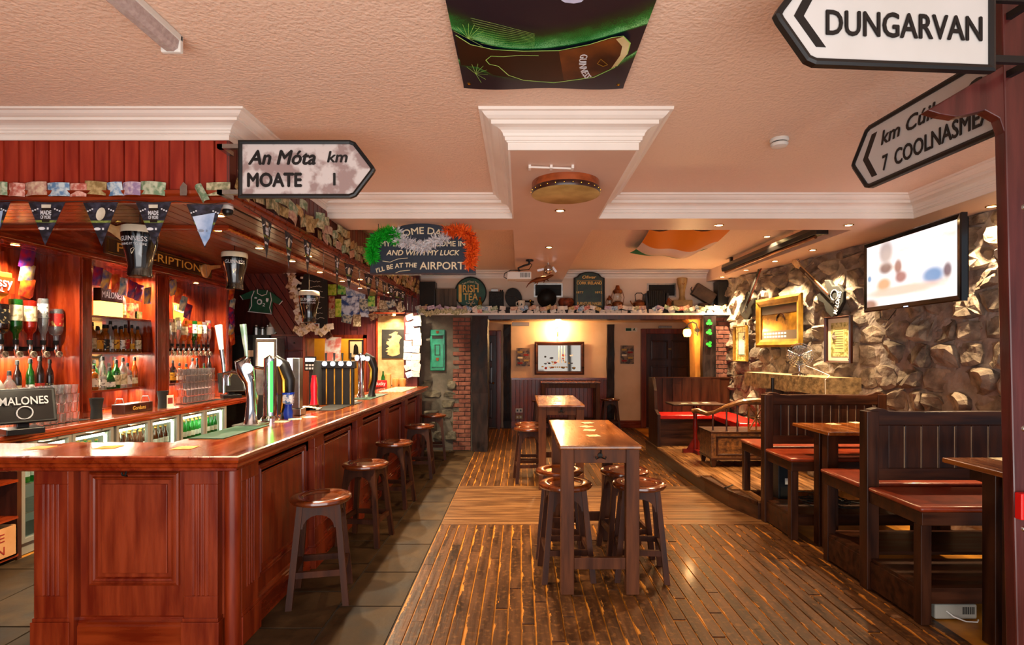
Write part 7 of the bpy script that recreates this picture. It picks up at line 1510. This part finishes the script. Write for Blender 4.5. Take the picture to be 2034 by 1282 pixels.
guitar(t, M['iron'], 0, 1.05, neckmat='leather')
# mantel, fan
mt = TH('stone_mantel', 'thick rough stone mantel slab on the stone wall under the gilt mirror', 'mantel', (0, 0, 0))
mA, mB_ = Vector((3.28, 8.1, 0)), Vector((3.42, 6.25, 0))
mbb = MB(); nseg = 12
for i in range(nseg + 1):
    p = mA.lerp(mB_, i / nseg); j = R.uniform(-.012, .012); xb = 3.5 + (9.4 - p.y) * .12 - .03
    mbb.v += [(p.x + j, p.y, 1.16 + R.uniform(-.01, .01)), (xb, p.y, 1.16), (xb, p.y, 1.36), (p.x + j * .5, p.y, 1.36)]
    if i: b = (i - 1) * 4; mbb.f += [(b + k, b + (k + 1) % 4, b + 4 + (k + 1) % 4, b + 4 + k) for k in range(4)]
mbb.f += [(3, 2, 1, 0), tuple(nseg * 4 + k for k in range(4))]
PT('slab', mbb, mat('rough sandstone', '5c4a30', '9a8058', rough=.8, ns=16, bump=1, bs=24), mt)
for y_ in (6.5, 7.85): PT('stone_pier', MB().box(3.42, 3.66, y_ - .12, y_ + .12, .18, 1.16), M['stone'], mt, bev=.02)
fn = TH('desk_fan', 'chrome desk fan standing on the stone mantel', 'fan', (3.50, 6.95, 1.36), (0, 0, math.radians(-22)))
PT('base', MB().lathe([(.001, 0), (.09, 0), (.085, .015), (.03, .03), (.02, .05), (.001, .05)], 20), M['chrome'], fn, smooth=True); PT('stem', MB().cyl((0, .03, .03), (0, .03, .12), .014), M['chrome'], fn, smooth=True); PT('motor', MB().lathe([(.001, -.02), (.045, -.01), (.05, .05), (.03, .1), (.001, .11)], 16, axis='y', c=(0, 0, .25)), M['chrome'], fn, smooth=True)
cg = MB()
for r_ in (.03, .06, .09, .12, .15): 
    cg.tube([(r_ * math.cos(a), -.075 + .03 * (r_ / .15) ** 2, .25 + r_ * math.sin(a)) for a in [i * PI / 12 for i in range(25)]], .0034, 4, caps=False)
for k in range(28): a = k * 2 * PI / 28; cg.tube([(.02 * math.cos(a), -.078, .25 + .02 * math.sin(a)), (.15 * math.cos(a), -.045, .25 + .15 * math.sin(a)), (.155 * math.cos(a), -.01, .25 + .155 * math.sin(a))], .0026, 4)
PT('cage', cg, M['chrome'], fn)
for k in range(4):
    a0 = k * PI / 2; PT('blade', MB().grid(lambda u, v: ((.03 + u * .1) * math.cos(a0 + (v - .5) * 1.1), -.03 + (v - .5) * .03, .25 + (.03 + u * .1) * math.sin(a0 + (v - .5) * 1.1)), 3, 4), M['steel'], fn)
TM('fan_cable', MB().tube([(3.52, 6.93, 1.5), (3.6, 6.75, 1.44), (3.6, 6.45, 1.38), (3.41, 6.2, 1.34), (3.42, 6.2, .9)], .004, 5), M['white'], 'thin pale fan cable trailing over the end of the mantel', 'cable')
# television
tvA, tvB = Vector((3.48, 5.6, 0)), Vector((3.43, 4.3, 0)); tl = (tvB - tvA).length; ta = math.atan2((tvB - tvA).y, (tvB - tvA).x)
tv = TH('television', 'large flat television showing a bright picture on the stone wall', 'television', ((tvA.x + tvB.x) / 2, 4.95, 2.395), (0, 0, ta))
hw = tl / 2
PT('bezel', MB().sweep([(-hw, 0, -.345), (hw, 0, -.345), (hw, 0, .345), (-hw, 0, .345)], (0, -1, 0), [(0, -.04), (0, .005), (-.01, .012), (-.045, .006), (-.05, -.0), (-.05, -.04)], True), M['stout'], tv)
PT('back_shell', MB().box(-hw + .02, hw - .02, .02, .07, -.32, .32), M['black'], tv, bev=.01)
tm, tt, tb_ = newmat('television picture lit'); L_ = tt.links
tc = nd(tt, 'ShaderNodeTexCoord'); mp = nd(tt, 'ShaderNodeMapping'); mp.inputs['Scale'].default_value = (1.1, 1, 3.0); L_.new(tc.outputs['Object'], mp.inputs[0])
nz = nd(tt, 'ShaderNodeTexNoise'); nz.inputs['Scale'].default_value = 2.6; nz.inputs['Detail'].default_value = 4; L_.new(mp.outputs[0], nz.inputs['Vector'])
cr = nd(tt, 'ShaderNodeValToRGB'); e = cr.color_ramp.elements; e[0].position = .3; e[0].color = (.35, .12, .08, 1); e[1].position = .5; e[1].color = (1, .93, .93, 1); n_e = e.new(.4); n_e.color = (.9, .62, .45, 1)
L_.new(nz.outputs['Fac'], cr.inputs[0]); out_ = cr.outputs[0]; e[0].color = (.8, .6, .5, 1); e[0].position = .25; n_e.color = (1, .85, .78, 1)
for bx, bz, rx, rz, c_ in ((-.30, .05, .13, .07, '5a1812'), (-.12, .04, .07, .09, '7a2a1c'), (-.08, -.06, .11, .07, '8a2a20'), (-.33, -.1, .14, .08, 'd89050'), (.33, -.1, .17, .09, '3c7ab0'), (.5, -.08, .06, .08, '5a2430'), (-.1, -.18, .7, .06, 'ecb8a0'), (-.3, .2, .14, .15, 'a89088'), (-.56, -.28, .16, .07, '8a4a20'), (-.56, -.02, .04, .04, '4a8ab8')):
    m3 = nd(tt, 'ShaderNodeMapping'); m3.vector_type = 'POINT'; m3.inputs['Location'].default_value = (-bx / rx, 0, -bz / rz); m3.inputs['Scale'].default_value = (1 / rx, 0, 1 / rz); L_.new(tc.outputs['Object'], m3.inputs[0])
    ln = nd(tt, 'ShaderNodeVectorMath', operation='LENGTH'); L_.new(m3.outputs[0], ln.inputs[0])
    w3 = nd(tt, 'ShaderNodeMapRange'); w3.interpolation_type = 'SMOOTHSTEP'; w3.inputs['From Min'].default_value = 1.1; w3.inputs['From Max'].default_value = .4; w3.inputs['To Max'].default_value = .85; L_.new(ln.outputs['Value'], w3.inputs[0])
    x3 = nd(tt, 'ShaderNodeMix', data_type='RGBA'); L_.new(w3.outputs[0], x3.inputs['Factor']); L_.new(out_, x3.inputs['A']); x3.inputs['B'].default_value = lin(c_); out_ = x3.outputs['Result']
tb_.inputs['Base Color'].default_value = (0, 0, 0, 1); L_.new(out_, tb_.inputs['Emission Color']); tb_.inputs['Emission Strength'].default_value = .8
PT('screen', MB().box(-hw + .045, hw - .045, -.004, .02, -.3, .3), tm, tv)
PT('status_light', MB().box(-.03, .03, -.012, -.006, -.338, -.332), emit('blue led', 'a0c0ff', 3), tv)
PT('wall_bracket', MB().box(-.25, .25, .07, .09, -.2, .2).beam((-.1, .08, 0), (.0, .52, 0), .05, .05).beam((.1, .08, 0), (.0, .52, 0), .05, .05), M['iron'], tv)
PT('cable', MB().tube([(-.45, .03, -.33), (-.42, .02, -.42), (-.3, .02, -.44), (-.2, .03, -.35)], .004, 5), M['black'], tv)
